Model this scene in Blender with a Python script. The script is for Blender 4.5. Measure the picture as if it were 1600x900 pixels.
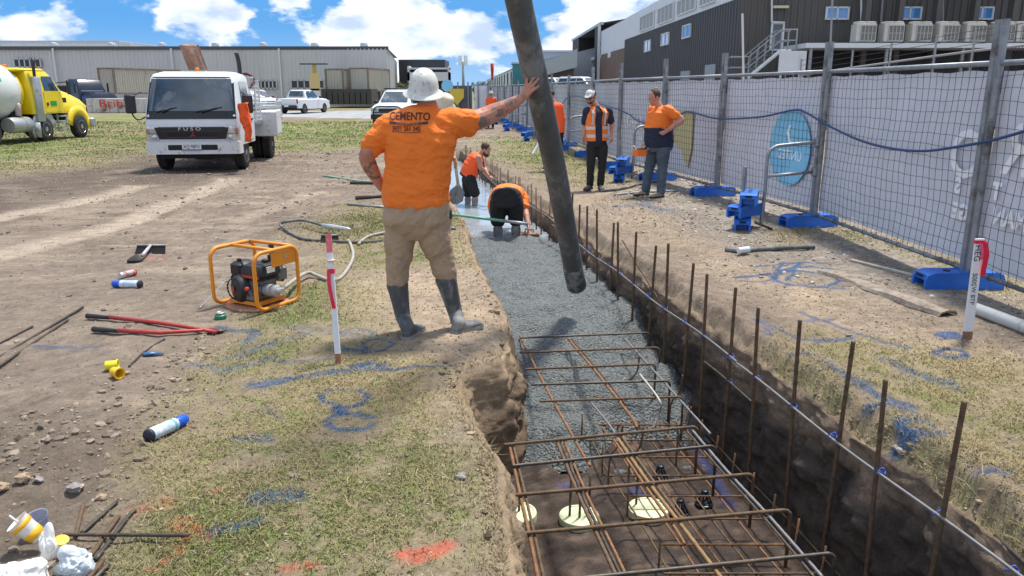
import bpy, math, random
import numpy as np
from mathutils import Vector, Matrix, Euler
from mathutils.bvhtree import BVHTree
random.seed(7)
for o in list(bpy.data.objects): bpy.data.objects.remove(o)
scene = bpy.context.scene
C = scene.collection
R_ = math.radians
# ---------------------------------------------------------------- camera, sky, sun, exposure
CAM_H, FPX, PITCH = 1.77, 1210.0, math.atan(310/1210.0)
cam = bpy.data.objects.new('camera', bpy.data.cameras.new('camera')); C.objects.link(cam)
cam.location = (0, 0, CAM_H); cam.rotation_euler = (math.pi/2 - PITCH, 0, 0)
cam.data.sensor_width = 36; cam.data.lens = FPX/1600*36; cam.data.clip_end = 4000; cam.data.clip_start = .05
scene.camera = cam
scene.view_settings.view_transform = 'Standard'; scene.view_settings.look = 'None'
scene.view_settings.gamma = 1; scene.view_settings.exposure = 0.77
SUN_EL, SUN_AZ = 69, 38          # azimuth clockwise from +Y (the way the camera looks)
w = bpy.data.worlds.new('World'); scene.world = w; w.use_nodes = True
nt = w.node_tree; nt.nodes.clear()
def N(nt, t, **k):
    n = nt.nodes.new(t)
    for a, b in k.items(): setattr(n, a, b)
    return n
sky = N(nt, 'ShaderNodeTexSky', sky_type='NISHITA', sun_disc=False)
sky.sun_elevation = R_(SUN_EL); sky.sun_rotation = R_(SUN_AZ); sky.air_density = 1.0; sky.dust_density = .1; sky.ozone_density = 1.6
hs = N(nt, 'ShaderNodeHueSaturation'); hs.inputs['Saturation'].default_value = 1.42; hs.inputs['Value'].default_value = .76
nt.links.new(sky.outputs[0], hs.inputs['Color'])
tc = N(nt, 'ShaderNodeTexCoord'); mp = N(nt, 'ShaderNodeMapping'); mp.inputs['Scale'].default_value = (1, 1, 2.1)
nt.links.new(tc.outputs['Generated'], mp.inputs[0])
nz = N(nt, 'ShaderNodeTexNoise'); nz.inputs['Scale'].default_value = 8.5; nz.inputs['Detail'].default_value = 9; nz.inputs['Roughness'].default_value = .58
nt.links.new(mp.outputs[0], nz.inputs['Vector'])
def math_n(nt, op, a, b=None, c=None, clamp=False):
    n = N(nt, 'ShaderNodeMath', operation=op); n.use_clamp = clamp
    for i, x in enumerate((a, b, c)):
        if x is None: continue
        if isinstance(x, (int, float)): n.inputs[i].default_value = x
        else: nt.links.new(x, n.inputs[i])
    return n.outputs[0]
def px_dir(u, v):
    x = (u-800)/FPX; y = -(v-450)/FPX; s, c = math.sin(PITCH), math.cos(PITCH)
    return Vector((x, c + y*s, -s + y*c))
# cloud banks: (direction, angular radius, weight)
banks = [((640, 95), .10, .40), ((560, 50), .06, .36), ((720, 85), .075, .40), ((300, 6), .07, .46), ((455, 2), .035, .42), ((760, 115), .07, .36), ((945, 50), .06, .42), ((880, 105), .07, .36),
         ((1010, 20), .05, .3), ((560, -60), .10, .36), ((900, -140), .2, .4), ((1200, -60), .2, .4), ((100, -190), .2, .4), ((640, 140), .12, .3)]
acc = None
for (u, v), rad, wt in banks:
    d = px_dir(u, v).normalized()
    vm = N(nt, 'ShaderNodeVectorMath', operation='DISTANCE'); nt.links.new(tc.outputs['Generated'], vm.inputs[0]); vm.inputs[1].default_value = d
    q = math_n(nt, 'DIVIDE', vm.outputs['Value'], rad); q = math_n(nt, 'MULTIPLY', q, q); q = math_n(nt, 'MULTIPLY', q, -1.0)
    g = math_n(nt, 'MULTIPLY', math_n(nt, 'POWER', 2.718, q), wt)
    acc = g if acc is None else math_n(nt, 'MAXIMUM', acc, g)
sep = N(nt, 'ShaderNodeSeparateXYZ'); nt.links.new(tc.outputs['Generated'], sep.inputs[0])
up_ = N(nt, 'ShaderNodeMapRange', interpolation_type='SMOOTHSTEP'); up_.inputs['From Min'].default_value = .22; up_.inputs['From Max'].default_value = .5; up_.inputs['To Max'].default_value = .34; nt.links.new(sep.outputs['Z'], up_.inputs['Value'])  # unseen cloud overhead, added as neutral white fill light
bk_ = N(nt, 'ShaderNodeMapRange', interpolation_type='SMOOTHSTEP'); bk_.inputs['From Min'].default_value = .35; bk_.inputs['From Max'].default_value = -.1; bk_.inputs['To Max'].default_value = .34; nt.links.new(sep.outputs['Y'], bk_.inputs['Value'])  # unseen cloud behind the camera, added for the same fill
acc = math_n(nt, 'MAXIMUM', acc, math_n(nt, 'MAXIMUM', up_.outputs[0], bk_.outputs[0]))
hz = N(nt, 'ShaderNodeMapRange', interpolation_type='SMOOTHSTEP'); hz.inputs['From Min'].default_value = .34; hz.inputs['From Max'].default_value = .10; nt.links.new(sep.outputs['Z'], hz.inputs['Value'])
hzm = N(nt, 'ShaderNodeMix', data_type='RGBA'); nt.links.new(math_n(nt, 'MULTIPLY', hz.outputs[0], .97), hzm.inputs['Factor']); nt.links.new(hs.outputs[0], hzm.inputs['A']); hzm.inputs['B'].default_value = (.72, 2.35, 5.0, 1)
hz2 = N(nt, 'ShaderNodeMapRange', interpolation_type='SMOOTHSTEP'); hz2.inputs['From Min'].default_value = .085; hz2.inputs['From Max'].default_value = -.01; hz2.inputs['To Max'].default_value = .55; nt.links.new(sep.outputs['Z'], hz2.inputs['Value'])
hzn = N(nt, 'ShaderNodeMix', data_type='RGBA'); nt.links.new(hz2.outputs[0], hzn.inputs['Factor']); nt.links.new(hzm.outputs['Result'], hzn.inputs['A']); hzn.inputs['B'].default_value = (3.4, 4.7, 6.0, 1)
dens = math_n(nt, 'ADD', acc, math_n(nt, 'MULTIPLY', math_n(nt, 'SUBTRACT', nz.outputs['Fac'], .5), 1.9))
mr = N(nt, 'ShaderNodeMapRange', interpolation_type='SMOOTHSTEP'); mr.inputs['From Min'].default_value = .20; mr.inputs['From Max'].default_value = .36
nt.links.new(dens, mr.inputs['Value'])
nz2 = N(nt, 'ShaderNodeTexNoise'); nz2.inputs['Scale'].default_value = 15; nz2.inputs['Detail'].default_value = 6
nt.links.new(mp.outputs[0], nz2.inputs['Vector'])
cr = N(nt, 'ShaderNodeValToRGB'); cr.color_ramp.elements[0].position = .38; cr.color_ramp.elements[0].color = (3.5, 4.3, 5.6, 1)
cr.color_ramp.elements[1].position = .6; cr.color_ramp.elements[1].color = (6.9, 7.1, 7.5, 1)
nt.links.new(nz2.outputs['Fac'], cr.inputs[0])
mx = N(nt, 'ShaderNodeMix', data_type='RGBA'); nt.links.new(mr.outputs[0], mx.inputs['Factor'])
nt.links.new(hzn.outputs['Result'], mx.inputs['A']); nt.links.new(cr.outputs[0], mx.inputs['B'])
bg = N(nt, 'ShaderNodeBackground'); bg.inputs['Strength'].default_value = .105
nt.links.new(mx.outputs['Result'], bg.inputs['Color'])
wo = N(nt, 'ShaderNodeOutputWorld'); nt.links.new(bg.outputs[0], wo.inputs[0])
sl = bpy.data.lights.new('sun', 'SUN'); sl.energy = 3.3; sl.angle = R_(8); sl.color = (1, .95, .87)
sun = bpy.data.objects.new('sun', sl); C.objects.link(sun)
sd = Vector((math.sin(R_(SUN_AZ))*math.cos(R_(SUN_EL)), math.cos(R_(SUN_AZ))*math.cos(R_(SUN_EL)), math.sin(R_(SUN_EL))))
sun.rotation_euler = sd.to_track_quat('Z', 'Y').to_euler(); sun.location = sd*50
# ---------------------------------------------------------------- pixel rays to places
O = Vector((0, 0, CAM_H))
def P(u, v, z=0.0):
    d = px_dir(u, v); t = (z-CAM_H)/d.z
    return O + d*t
def D(u, v, Y):
    d = px_dir(u, v); return O + d*(Y/d.y)
# ---------------------------------------------------------------- noise
def _h(i, j, s):
    n = (i.astype(np.int64)*374761393 + j.astype(np.int64)*668265263 + s*1274126177) & 0xffffffff
    n = ((n ^ (n >> 13))*1274126177) & 0xffffffff
    return ((n ^ (n >> 16)) & 0xffff)/65535.0
def vn(x, y, s=0):
    x = np.asarray(x, float); y = np.asarray(y, float)
    i = np.floor(x); j = np.floor(y); a = x-i; b = y-j
    a = a*a*(3-2*a); b = b*b*(3-2*b)
    return (_h(i, j, s)*(1-a)+_h(i+1, j, s)*a)*(1-b) + (_h(i, j+1, s)*(1-a)+_h(i+1, j+1, s)*a)*b
def fbm(x, y, s=0, o=4, g=.5):
    t = 0; a = 1; n = 0
    for k in range(o):
        t = t + a*vn(x*2**k+17*k, y*2**k-9*k, s+k); n += a; a *= g
    return t/n
def sst(a, b, x): 
    t = np.clip((x-a)/(b-a), 0, 1); return t*t*(3-2*t)
# ---------------------------------------------------------------- materials
MATS = {}
def mat(name, col, rough=.7, metal=0., var=.0, vscale=8., bump=0., bscale=40., dirt_glint=None, dirt_glint_amt=0., dscale=3., stretch=(1, 1, 1), spec=None, coat=0., alpha=None, emit=None, trans=0.):
    if name in MATS: return MATS[name]
    m = bpy.data.materials.new(name); m.use_nodes = True; nt = m.node_tree
    b = nt.nodes['Principled BSDF']; b.inputs['Base Color'].default_value = (*col, 1)
    b.inputs['Roughness'].default_value = rough; b.inputs['Metallic'].default_value = metal
    if spec is not None: b.inputs['Specular IOR Level'].default_value = spec
    if coat: b.inputs['Coat Weight'].default_value = coat; b.inputs['Coat Roughness'].default_value = .15
    if trans: b.inputs['Transmission Weight'].default_value = trans
    tc = N(nt, 'ShaderNodeTexCoord'); mp = N(nt, 'ShaderNodeMapping'); mp.inputs['Scale'].default_value = stretch
    nt.links.new(tc.outputs['Object'], mp.inputs[0])
    out = None
    if var:
        n = N(nt, 'ShaderNodeTexNoise'); n.inputs['Scale'].default_value = vscale; n.inputs['Detail'].default_value = 6; n.inputs['Roughness'].default_value = .65
        nt.links.new(mp.outputs[0], n.inputs['Vector'])
        r = N(nt, 'ShaderNodeMapRange'); r.inputs['From Min'].default_value = .3; r.inputs['From Max'].default_value = .7
        r.inputs['To Min'].default_value = 1-var; r.inputs['To Max'].default_value = 1+var
        nt.links.new(n.outputs['Fac'], r.inputs['Value'])
        vm = N(nt, 'ShaderNodeVectorMath', operation='SCALE'); vm.inputs[0].default_value = col; nt.links.new(r.outputs[0], vm.inputs['Scale'])
        out = vm.outputs[0]
    if dirt_glint:  # second colour in noise patches: dirt, and painted reflections on windscreens
        n = N(nt, 'ShaderNodeTexNoise'); n.inputs['Scale'].default_value = dscale; n.inputs['Detail'].default_value = 9; n.inputs['Roughness'].default_value = .7
        nt.links.new(mp.outputs[0], n.inputs['Vector'])
        r = N(nt, 'ShaderNodeMapRange'); c = .5+.22*(1-2*min(dirt_glint_amt, 1)); r.inputs['From Min'].default_value = c-.05; r.inputs['From Max'].default_value = c+.07
        nt.links.new(n.outputs['Fac'], r.inputs['Value'])
        mx = N(nt, 'ShaderNodeMix', data_type='RGBA'); nt.links.new(r.outputs[0], mx.inputs['Factor'])
        if out: nt.links.new(out, mx.inputs['A'])
        else: mx.inputs['A'].default_value = (*col, 1)
        mx.inputs['B'].default_value = (*dirt_glint, 1); out = mx.outputs['Result']
        r2 = N(nt, 'ShaderNodeMapRange'); r2.inputs['To Min'].default_value = rough; r2.inputs['To Max'].default_value = .9
        nt.links.new(r.outputs[0], r2.inputs['Value']); nt.links.new(r2.outputs[0], b.inputs['Roughness'])
    if out: nt.links.new(out, b.inputs['Base Color'])
    if bump:
        n = N(nt, 'ShaderNodeTexNoise'); n.inputs['Scale'].default_value = bscale; n.inputs['Detail'].default_value = 6; n.inputs['Roughness'].default_value = .6
        nt.links.new(mp.outputs[0], n.inputs['Vector'])
        bp = N(nt, 'ShaderNodeBump'); bp.inputs['Strength'].default_value = min(1, bump); bp.inputs['Distance'].default_value = .6/bscale
        nt.links.new(n.outputs['Fac'], bp.inputs['Height']); nt.links.new(bp.outputs[0], b.inputs['Normal'])
    if alpha is not None: b.inputs['Alpha'].default_value = alpha
    if emit: b.inputs['Emission Color'].default_value = (*emit[0], 1); b.inputs['Emission Strength'].default_value = emit[1]
    MATS[name] = m
    return m
# ---------------------------------------------------------------- mesh builder
def tag(o, label=None, cat=None, group=None, kind=None):
    if label: o['label'] = label
    if cat: o['category'] = cat
    if group: o['group'] = group
    if kind: o['kind'] = kind
    return o
def empty(name, loc=(0, 0, 0), rz=0, label=None, cat=None, group=None):
    o = bpy.data.objects.new(name, None); C.objects.link(o); o.location = loc; o.rotation_euler = (0, 0, rz); o.empty_display_size = .1
    return tag(o, label, cat, group)
def children(o): return [c for c in bpy.data.objects if c.parent == o]
def copy_tree(o, parent=None, kids=None):
    kids = kids or {}
    c = o.copy(); C.objects.link(c); c.parent = parent
    for ch in children(o): copy_tree(ch, c)
    return c
class MB:
    def __init__(s): s.v = []; s.f = []; s.m = []; s.mi = 0; s.T = Matrix()
    def add(s, vs, fs):
        n = len(s.v); s.v += [s.T @ Vector(x) for x in vs]; s.f += [tuple(i+n for i in f) for f in fs]; s.m += [s.mi]*len(fs); return s
    def box(s, c, size, rz=0, M=None, ch=0.0):
        x, y, z = [a/2 for a in size]; ch = min(ch, x*.9, y*.9, z*.9)
        M = M or (Matrix.Translation(c) @ Matrix.Rotation(rz, 4, 'Z'))
        if ch <= 0:
            vs = [M @ Vector((a, b, d)) for d in (-z, z) for b in (-y, y) for a in (-x, x)]
            return s.add(vs, [(0, 2, 3, 1), (4, 5, 7, 6), (0, 1, 5, 4), (2, 6, 7, 3), (0, 4, 6, 2), (1, 3, 7, 5)])
        rings = []
        def ring(ix, iy, zz): # octagon
            return [(-ix+ch, -iy, zz), (ix-ch, -iy, zz), (ix, -iy+ch, zz), (ix, iy-ch, zz), (ix-ch, iy, zz), (-ix+ch, iy, zz), (-ix, iy-ch, zz), (-ix, -iy+ch, zz)]
        R = [ring(x-ch, y-ch, -z), ring(x, y, -z+ch), ring(x, y, z-ch), ring(x-ch, y-ch, z)]
        vs = [M @ Vector(p) for r in R for p in r]; fs = [tuple(range(7, -1, -1)), tuple(range(24, 32))]
        for k in range(3):
            for i in range(8): j = (i+1) % 8; fs.append((k*8+i, k*8+j, k*8+8+j, k*8+8+i))
        return s.add(vs, fs)
    def rings(s, R, cap=True, closed=False):
        n = len(R[0]); vs = [p for r in R for p in r]; fs = []
        K = len(R)
        for k in range(K if closed else K-1):
            a, b = k*n, ((k+1) % K)*n
            for i in range(n): j = (i+1) % n; fs.append((a+i, a+j, b+j, b+i))
        if cap and not closed: fs += [tuple(range(n-1, -1, -1)), tuple((K-1)*n+i for i in range(n))]
        return s.add(vs, fs)
    def tube(s, pts, r, n=8, cap=True, up=None, closed=False):
        pts = [Vector(p) for p in pts]; K = len(pts)
        rs = r if isinstance(r, (list, tuple, np.ndarray)) else [r]*K
        R = []; prev = None
        for k in range(K):
            if closed: t = pts[(k+1) % K]-pts[k-1]
            else: t = pts[min(k+1, K-1)]-pts[max(k-1, 0)]
            if t.length < 1e-9: t = Vector((0, 0, 1))
            t.normalize()
            if prev is None:
                a = Vector((0, 0, 1)) if abs(t.z) < .9 else Vector((1, 0, 0))
                u = (a - t*a.dot(t)).normalized()
            else: u = (prev - t*prev.dot(t)).normalized()
            prev = u; w_ = t.cross(u)
            rr = rs[k]
            ra, rb = rr if isinstance(rr, (tuple, list)) else (rr, rr)
            R.append([pts[k]+u*(math.cos(2*math.pi*i/n)*ra)+w_*(math.sin(2*math.pi*i/n)*rb) for i in range(n)])
        return s.rings(R, cap, closed)
    def bar(s, a, b, r, n=8): return s.tube([a, b], r, n)
    def lathe(s, prof, c=(0, 0, 0), axis=(0, 0, 1), n=16):
        ax = Vector(axis).normalized(); q = Vector((0, 0, 1)).rotation_difference(ax); c = Vector(c)
        R = [[c + q @ Vector((math.cos(2*math.pi*i/n)*r, math.sin(2*math.pi*i/n)*r, z)) for i in range(n)] for r, z in prof]
        return s.rings(R)
    def ell(s, c, rad, n=12, k=8, q=None):
        c = Vector(c); R = []
        for a in range(k+1):
            t = math.pi*a/k; rr = max(math.sin(t), .02); z = -math.cos(t)
            ring = []
            for i in range(n):
                p = Vector((math.cos(2*math.pi*i/n)*rr*rad[0], math.sin(2*math.pi*i/n)*rr*rad[1], z*rad[2]))
                ring.append(c + (q @ p if q else p))
            R.append(ring)
        return s.rings(R)
    def prism(s, poly, a, b): # poly of 3D points translated by vector a..b
        a, b = Vector(a), Vector(b); n = len(poly)
        vs = [Vector(p)+a for p in poly]+[Vector(p)+b for p in poly]
        fs = [tuple(range(n-1, -1, -1)), tuple(range(n, 2*n))]+[(i, (i+1) % n, n+(i+1) % n, n+i) for i in range(n)]
        return s.add(vs, fs)
    def quad(s, a, b, c, d): return s.add([a, b, c, d], [(0, 1, 2, 3)])
    def build(s, name, m, parent=None, origin=None, smooth=False, loc=None):
        me = bpy.data.meshes.new(name); og = Vector(origin) if origin is not None else Vector()
        me.from_pydata([tuple(v-og) for v in s.v], [], s.f)
        for x in (m if isinstance(m, (list, tuple)) else [m]): me.materials.append(x)
        if any(s.m): me.polygons.foreach_set('material_index', s.m)
        me.update(); fixn(me)
        if smooth is True: me.polygons.foreach_set('use_smooth', [True]*len(me.polygons))
        o = bpy.data.objects.new(name, me); C.objects.link(o)
        if smooth == 'auto': autosmooth(me)
        if parent: o.parent = parent
        elif origin is not None: o.location = og
        if loc is not None: o.location = loc
        return o
import bmesh
def fixn(me):
    bm = bmesh.new(); bm.from_mesh(me); bmesh.ops.recalc_face_normals(bm, faces=bm.faces); bm.to_mesh(me); bm.free()
def autosmooth(me, ang=38):
    bm = bmesh.new(); bm.from_mesh(me)
    for f in bm.faces: f.smooth = True
    for e in bm.edges:
        e.smooth = not (len(e.link_faces) == 2 and e.calc_face_angle(0) > R_(ang))
    bm.to_mesh(me); bm.free()
def npmesh(name, V, F, m, col=None, smooth=True, parent=None):
    me = bpy.data.meshes.new(name); k = F.shape[1]
    me.vertices.add(len(V)); me.vertices.foreach_set('co', V.astype(np.float32).ravel())
    me.loops.add(F.size); me.loops.foreach_set('vertex_index', F.astype(np.int32).ravel())
    me.polygons.add(len(F)); me.polygons.foreach_set('loop_start', np.arange(0, F.size, k, dtype=np.int32))
    try: me.polygons.foreach_set('loop_total', np.full(len(F), k, dtype=np.int32))
    except Exception: pass
    me.polygons.foreach_set('use_smooth', np.full(len(F), smooth))
    if col is not None:
        for nm, c in col.items():
            a = me.color_attributes.new(nm, 'FLOAT_COLOR', 'POINT')
            c4 = np.ones((len(V), 4), np.float32); c4[:, :3] = c; a.data.foreach_set('color', c4.ravel())
    me.materials.append(m); me.update(calc_edges=True); me.validate()
    o = bpy.data.objects.new(name, me); C.objects.link(o)
    if parent: o.parent = parent
    return o
def spline(pts, k=6):
    pts = [Vector(p) for p in pts]; out = []
    for i in range(len(pts)-1):
        p0, p1, p2, p3 = pts[max(i-1, 0)], pts[i], pts[i+1], pts[min(i+2, len(pts)-1)]
        for j in range(k):
            t = j/k; out.append(.5*((2*p1)+(p2-p0)*t+(2*p0-5*p1+4*p2-p3)*t*t+(3*p1-p0-3*p2+p3)*t**3))
    out.append(pts[-1]); return out
def text_mesh(s, size, at, right, up, m, name='lettering', parent=None, origin=None, extrude=.002, project=None, align='CENTER', squash=1.0, label=None, bold=0.):
    cu = bpy.data.curves.new('t', 'FONT'); cu.body = s; cu.size = size; cu.extrude = extrude; cu.align_x = align; cu.align_y = 'CENTER'; cu.resolution_u = 3; cu.offset = bold
    to = bpy.data.objects.new('t', cu); C.objects.link(to)
    dg = bpy.context.evaluated_depsgraph_get(); dg.update(); me = bpy.data.meshes.new_from_object(to.evaluated_get(dg))
    bpy.data.objects.remove(to); right = Vector(right).normalized(); up = Vector(up).normalized(); nrm = right.cross(up)
    at = Vector(at); og = Vector(origin) if origin is not None else Vector()
    if project:
        bm = bmesh.new(); bm.from_mesh(me); bmesh.ops.subdivide_edges(bm, edges=[e for e in bm.edges if e.calc_length() > size*.3], cuts=2); bm.to_mesh(me); bm.free()
    for v in me.vertices:
        p = at + right*v.co.x*squash + up*v.co.y + nrm*v.co.z
        if project:
            bvh, dr, off = project
            h = bvh.ray_cast(p - dr*1.0, dr)
            if h[0] is not None: p = h[0] - dr*(off + v.co.z)
        v.co = p - og
    me.materials.clear(); me.materials.append(m); me.name = name
    o = bpy.data.objects.new(name, me); C.objects.link(o); o.parent = parent
    if parent is None and origin is not None: o.location = og
    return o
# ---------------------------------------------------------------- ground with the footing trench
T_END = 24.0
LY = [-50, .3, 2.6, 3.6, 4.2, 4.6, 4.8, 5.0, 5.3, 6.65, 8.3, 11.3, 13.8, 17, 24, 30, 2000]
LX = [.05, .05, -.0, -.10, -.26, -.36, -.30, -.10, -.02, -.14, -.44, -.78, -1.16, -1.6, -2.75, -3.2, -3.2]
RY = [-50, 0, 24, 30, 2000]; RX = [2.56, 2.56, 2.56-.175*24+.1, -2.2, -2.2]
def Lx(y): return np.interp(y, LY, LX) + .07*(fbm(np.asarray(y)*1.7, 0*np.asarray(y)+3., 5, 3)-.5)
def Rx(y): return np.interp(y, RY, RX) + .16*(fbm(np.asarray(y)*1.9, 0*np.asarray(y)+9., 6, 4)-.5)
def depth(y): return .85*sst(-1.2, .2, y)*(1-sst(T_END-.9, T_END, y))
rows = list(np.arange(-60, -4, 8.)) + list(np.arange(-4, 1.8, .2)) + list(np.arange(1.8, 8., .028))
while rows[-1] < 1500: rows.append(rows[-1] + max(.028, (rows[-1]-6.2)*.0165))
rows = np.array(rows)
def side(step, n, g):
    a = [0, .012]
    while a[-1] < .18: a.append(a[-1]+.016)
    while a[-1] < n: a.append(a[-1]+step)
    while a[-1] < 900: a.append(a[-1]*g)
    return np.array(a)
SL = side(.03, 4.6, 1.03)[::-1]; SR = side(.03, 3.4, 1.045)
nW, nF = 46, 44
Y = rows[:, None]
Lr, Rr, Dp = Lx(Y), Rx(Y), depth(Y)
xl = Lr - SL[None, :]; xr = Rr + SR[None, :]
s = np.linspace(0, 1, nW+2)[1:-1][None, :]
fade = (Dp/.85)
def rough(a, b, sd):
    q = fbm(a*3.4, b*3.4, sd, 6, .62)-.5; r = .35-np.abs(fbm(a*5, b*5, sd+50, 5, .6)-.5)*3.2
    return q*.8+r*.28
batL = .02+.16*s**.8; batR = -.03-.10*s**.7
wlx = Lr + (batL*fade + fade*(.20*rough(Y*1.7+0*s, s*1.7, 11)*np.sin(np.pi*np.clip(s, 0, 1))**.5)); wlz = -Dp*s
wrx = Rr + (batR*fade + fade*(.22*rough(Y*1.5+0*s, s*1.7, 14)*np.sin(np.pi*np.clip(s, 0, 1))**.5)); wrz = -Dp*s
fl = np.linspace(0, 1, nF)[None, :]
fx = (Lr+(.02+.16)*fade)*(1-fl) + (Rr-.13*fade)*fl; fz = -Dp + 0*fl
X = np.concatenate([xl, wlx, fx, wrx[:, ::-1], xr], 1)
Z = np.concatenate([0*xl, wlz, fz, wrz[:, ::-1], 0*xr], 1)
YY = np.repeat(Y, X.shape[1], 1)
kindc = np.concatenate([np.zeros(xl.shape[1]), np.ones(nW), np.full(nF, 2), np.ones(nW), np.zeros(xr.shape[1])])[None, :]+0*YY
yc = np.maximum(np.abs(YY), 1)
def region(poly, soft=.15, pxs=True, x=None, y=None):
    x = X if x is None else x; y = YY if y is None else y
    pts = [P(*p)[:2] for p in poly] if pxs else poly
    n = len(pts); ins = np.zeros(x.shape, bool); d = np.full(x.shape, 1e9)
    for i in range(n):
        x1, y1 = pts[i]; x2, y2 = pts[(i+1) % n]
        c = ((y1 > y) != (y2 > y)); ins ^= c & (x < (x2-x1)*(y-y1)/((y2-y1) if abs(y2-y1) > 1e-9 else 1e-9)+x1)
        ex, ey = x2-x1, y2-y1; t = np.clip(((x-x1)*ex+(y-y1)*ey)/(ex*ex+ey*ey+1e-9), 0, 1)
        d = np.minimum(d, np.hypot(x-x1-t*ex, y-y1-t*ey))
    sdist = np.where(ins, d, -d)/np.maximum(1, np.abs(y)/5.)
    return sst(-soft, soft, sdist)
def stroke(pts, wd, pxs=True, x=None, y=None):
    x = X if x is None else x; y = YY if y is None else y
    pts = [P(*p)[:2] for p in pts] if pxs else pts
    d = np.full(x.shape, 1e9)
    for (x1, y1), (x2, y2) in zip(pts[:-1], pts[1:]):
        ex, ey = x2-x1, y2-y1; t = np.clip(((x-x1)*ex+(y-y1)*ey)/(ex*ex+ey*ey+1e-9), 0, 1)
        d = np.minimum(d, np.hypot(x-x1-t*ex, y-y1-t*ey))
    return 1-sst(wd*.45, wd*1.15, d)
def fields(x, y):
    """grass, dryness, blue, red, track, path masks at ground positions"""
    wx = x + .35*np.maximum(1, y/9)*(fbm(x*1.3, y*1.3, 21, 4)-.5)*1.6; wy = y + .35*np.maximum(1, y/7)*(fbm(x*1.3, y*1.3, 31, 4)-.5)*1.6
    R = lambda poly, soft=.2: region(poly, soft, True, wx, wy)
    near = np.maximum.reduce([
        R([(190, 940), (215, 820), (235, 700), (250, 640), (330, 560), (400, 500), (455, 440), (560, 430), (600, 560), (700, 570), (745, 690), (765, 800), (790, 1000), (200, 1000)], .3),
        R([(480, 420), (500, 350), (560, 320), (720, 330), (730, 410), (600, 415)], .3)])
    right = np.maximum.reduce([
        R([(1210, 640), (1180, 560), (1300, 530), (1560, 560), (1700, 600), (1900, 900), (1600, 1000), (1490, 880), (1300, 700)], .3),
        R([(1240, 390), (1290, 360), (1420, 400), (1700, 520), (1700, 470), (1300, 350), (1230, 365)], .12)*.7])
    fargr = np.maximum.reduce([
        R([(-900, 262), (0, 272), (110, 262), (240, 235), (460, 238), (560, 230), (660, 215), (690, 196), (560, 182), (450, 190), (300, 178), (-900, 174)], .35),
        R([(765, 215), (820, 215), (900, 238), (960, 262), (935, 292), (860, 285), (790, 250)], .3),
        R([(300, 166), (620, 166), (600, 171), (390, 173)], .2)])
    beyond = sst(75, 90, y)*.0
    grass = np.maximum.reduce([near, right, fargr])
    blue = np.zeros_like(x)
    def ring(cx, cy, rx, ry, wd, a0=0, a1=360, k=1.):
        return stroke([(cx+rx*math.cos(R_(a)), cy+ry*math.sin(R_(a))) for a in np.linspace(a0, a1, 14)], wd, True, x+.03*(vn(x*9, y*9, 3)-.5), y)*k
    S = lambda pts, wd, k=1.: stroke(pts, wd, True, x+.04*(vn(x*8, y*8, 3)-.5), y+.05*(vn(x*8, y*8, 7)-.5))*k
    for b in [ring(538, 622, 36, 13, .022), ring(548, 658, 34, 13, .025, 20, 330), ring(530, 642, 5, 3, .03), ring(590, 538, 22, 9, .02, k=.9), ring(558, 520, 24, 9, .02, 150, 400, .7),
              S([(400, 605), (480, 585), (560, 578), (640, 578), (715, 570)], .026), S([(390, 600), (470, 590), (600, 572)], .05, .75), S([(555, 572), (575, 568)], .05), S([(440, 565), (520, 560)], .05, .6), S([(540, 545), (570, 548)], .05, .9), S([(400, 780), (455, 778)], .07, .6), S([(375, 690), (420, 685)], .05, .55),
              S([(405, 640), (440, 655)], .04, .4), S([(55, 543), (150, 545)], .03, .7), S([(340, 510), (400, 520), (380, 540)], .05, .7), S([(300, 570), (350, 580), (420, 560)], .06, .45), S([(360, 560), (480, 520)], .08, .35), S([(330, 835), (400, 815)], .05, .5), S([(455, 510), (560, 520)], .08, .35),
              S([(1150, 435), (1240, 425), (1290, 430)], .05), ring(1262, 435, 52, 16, .035), S([(1180, 418), (1260, 412), (1310, 415)], .03), S([(1200, 440), (1225, 412)], .03), S([(1230, 440), (1250, 412)], .03), S([(1160, 440), (1320, 452)], .03, .8),
              ring(1487, 525, 16, 4, .05), S([(1475, 526), (1500, 526)], .06), ring(1486, 553, 24, 7, .035), ring(1438, 690, 38, 14, .03), S([(1400, 705), (1440, 705)], .04), S([(1525, 766), (1568, 766)], .035), S([(1250, 490), (1330, 520), (1420, 545)], .03, .8),
              S([(1180, 520), (1240, 535), (1330, 530)], .045, .8), S([(1300, 590), (1350, 620), (1420, 655)], .08, .75), S([(1360, 630), (1420, 640), (1360, 655)], .05, .8), S([(1240, 570), (1290, 572)], .035, .8), S([(1380, 560), (1450, 590), (1490, 600)], .06, .6), S([(1170, 585), (1230, 600)], .05, .4),
              S([(1000, 320), (1040, 330)], .16, .6), S([(960, 325), (1010, 318)], .14, .5), S([(1250, 505), (1300, 500)], .04, .6), S([(1180, 500), (1200, 540)], .04, .4), S([(1330, 390), (1300, 405)], .05, .4), S([(1440, 590), (1500, 610)], .05, .45)]:
        blue = np.maximum(blue, b)
    red = np.zeros_like(x)
    for b in [S([(632, 858), (700, 848)], .045), S([(645, 868), (690, 862)], .03), S([(440, 890), (490, 880)], .03, .6), S([(210, 795), (260, 790)], .06, .25), S([(235, 885), (275, 860)], .025, .45), S([(340, 770), (370, 775)], .03, .3), S([(225, 405), (260, 403)], .05, .5), S([(280, 820), (310, 840)], .07, .3)]:
        red = np.maximum(red, b)
    br = fbm(x*22, y*22, 41, 3, .7)
    blue = blue*sst(.30, .52, br+.25*blue); red = red*sst(.36, .55, br+.12)
    wob = .12*(fbm(x*.8, y*.8, 61, 3)-.5)
    tr = lambda pts, wd: stroke(pts, wd, True, x+wob*3, y+wob*3)
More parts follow.
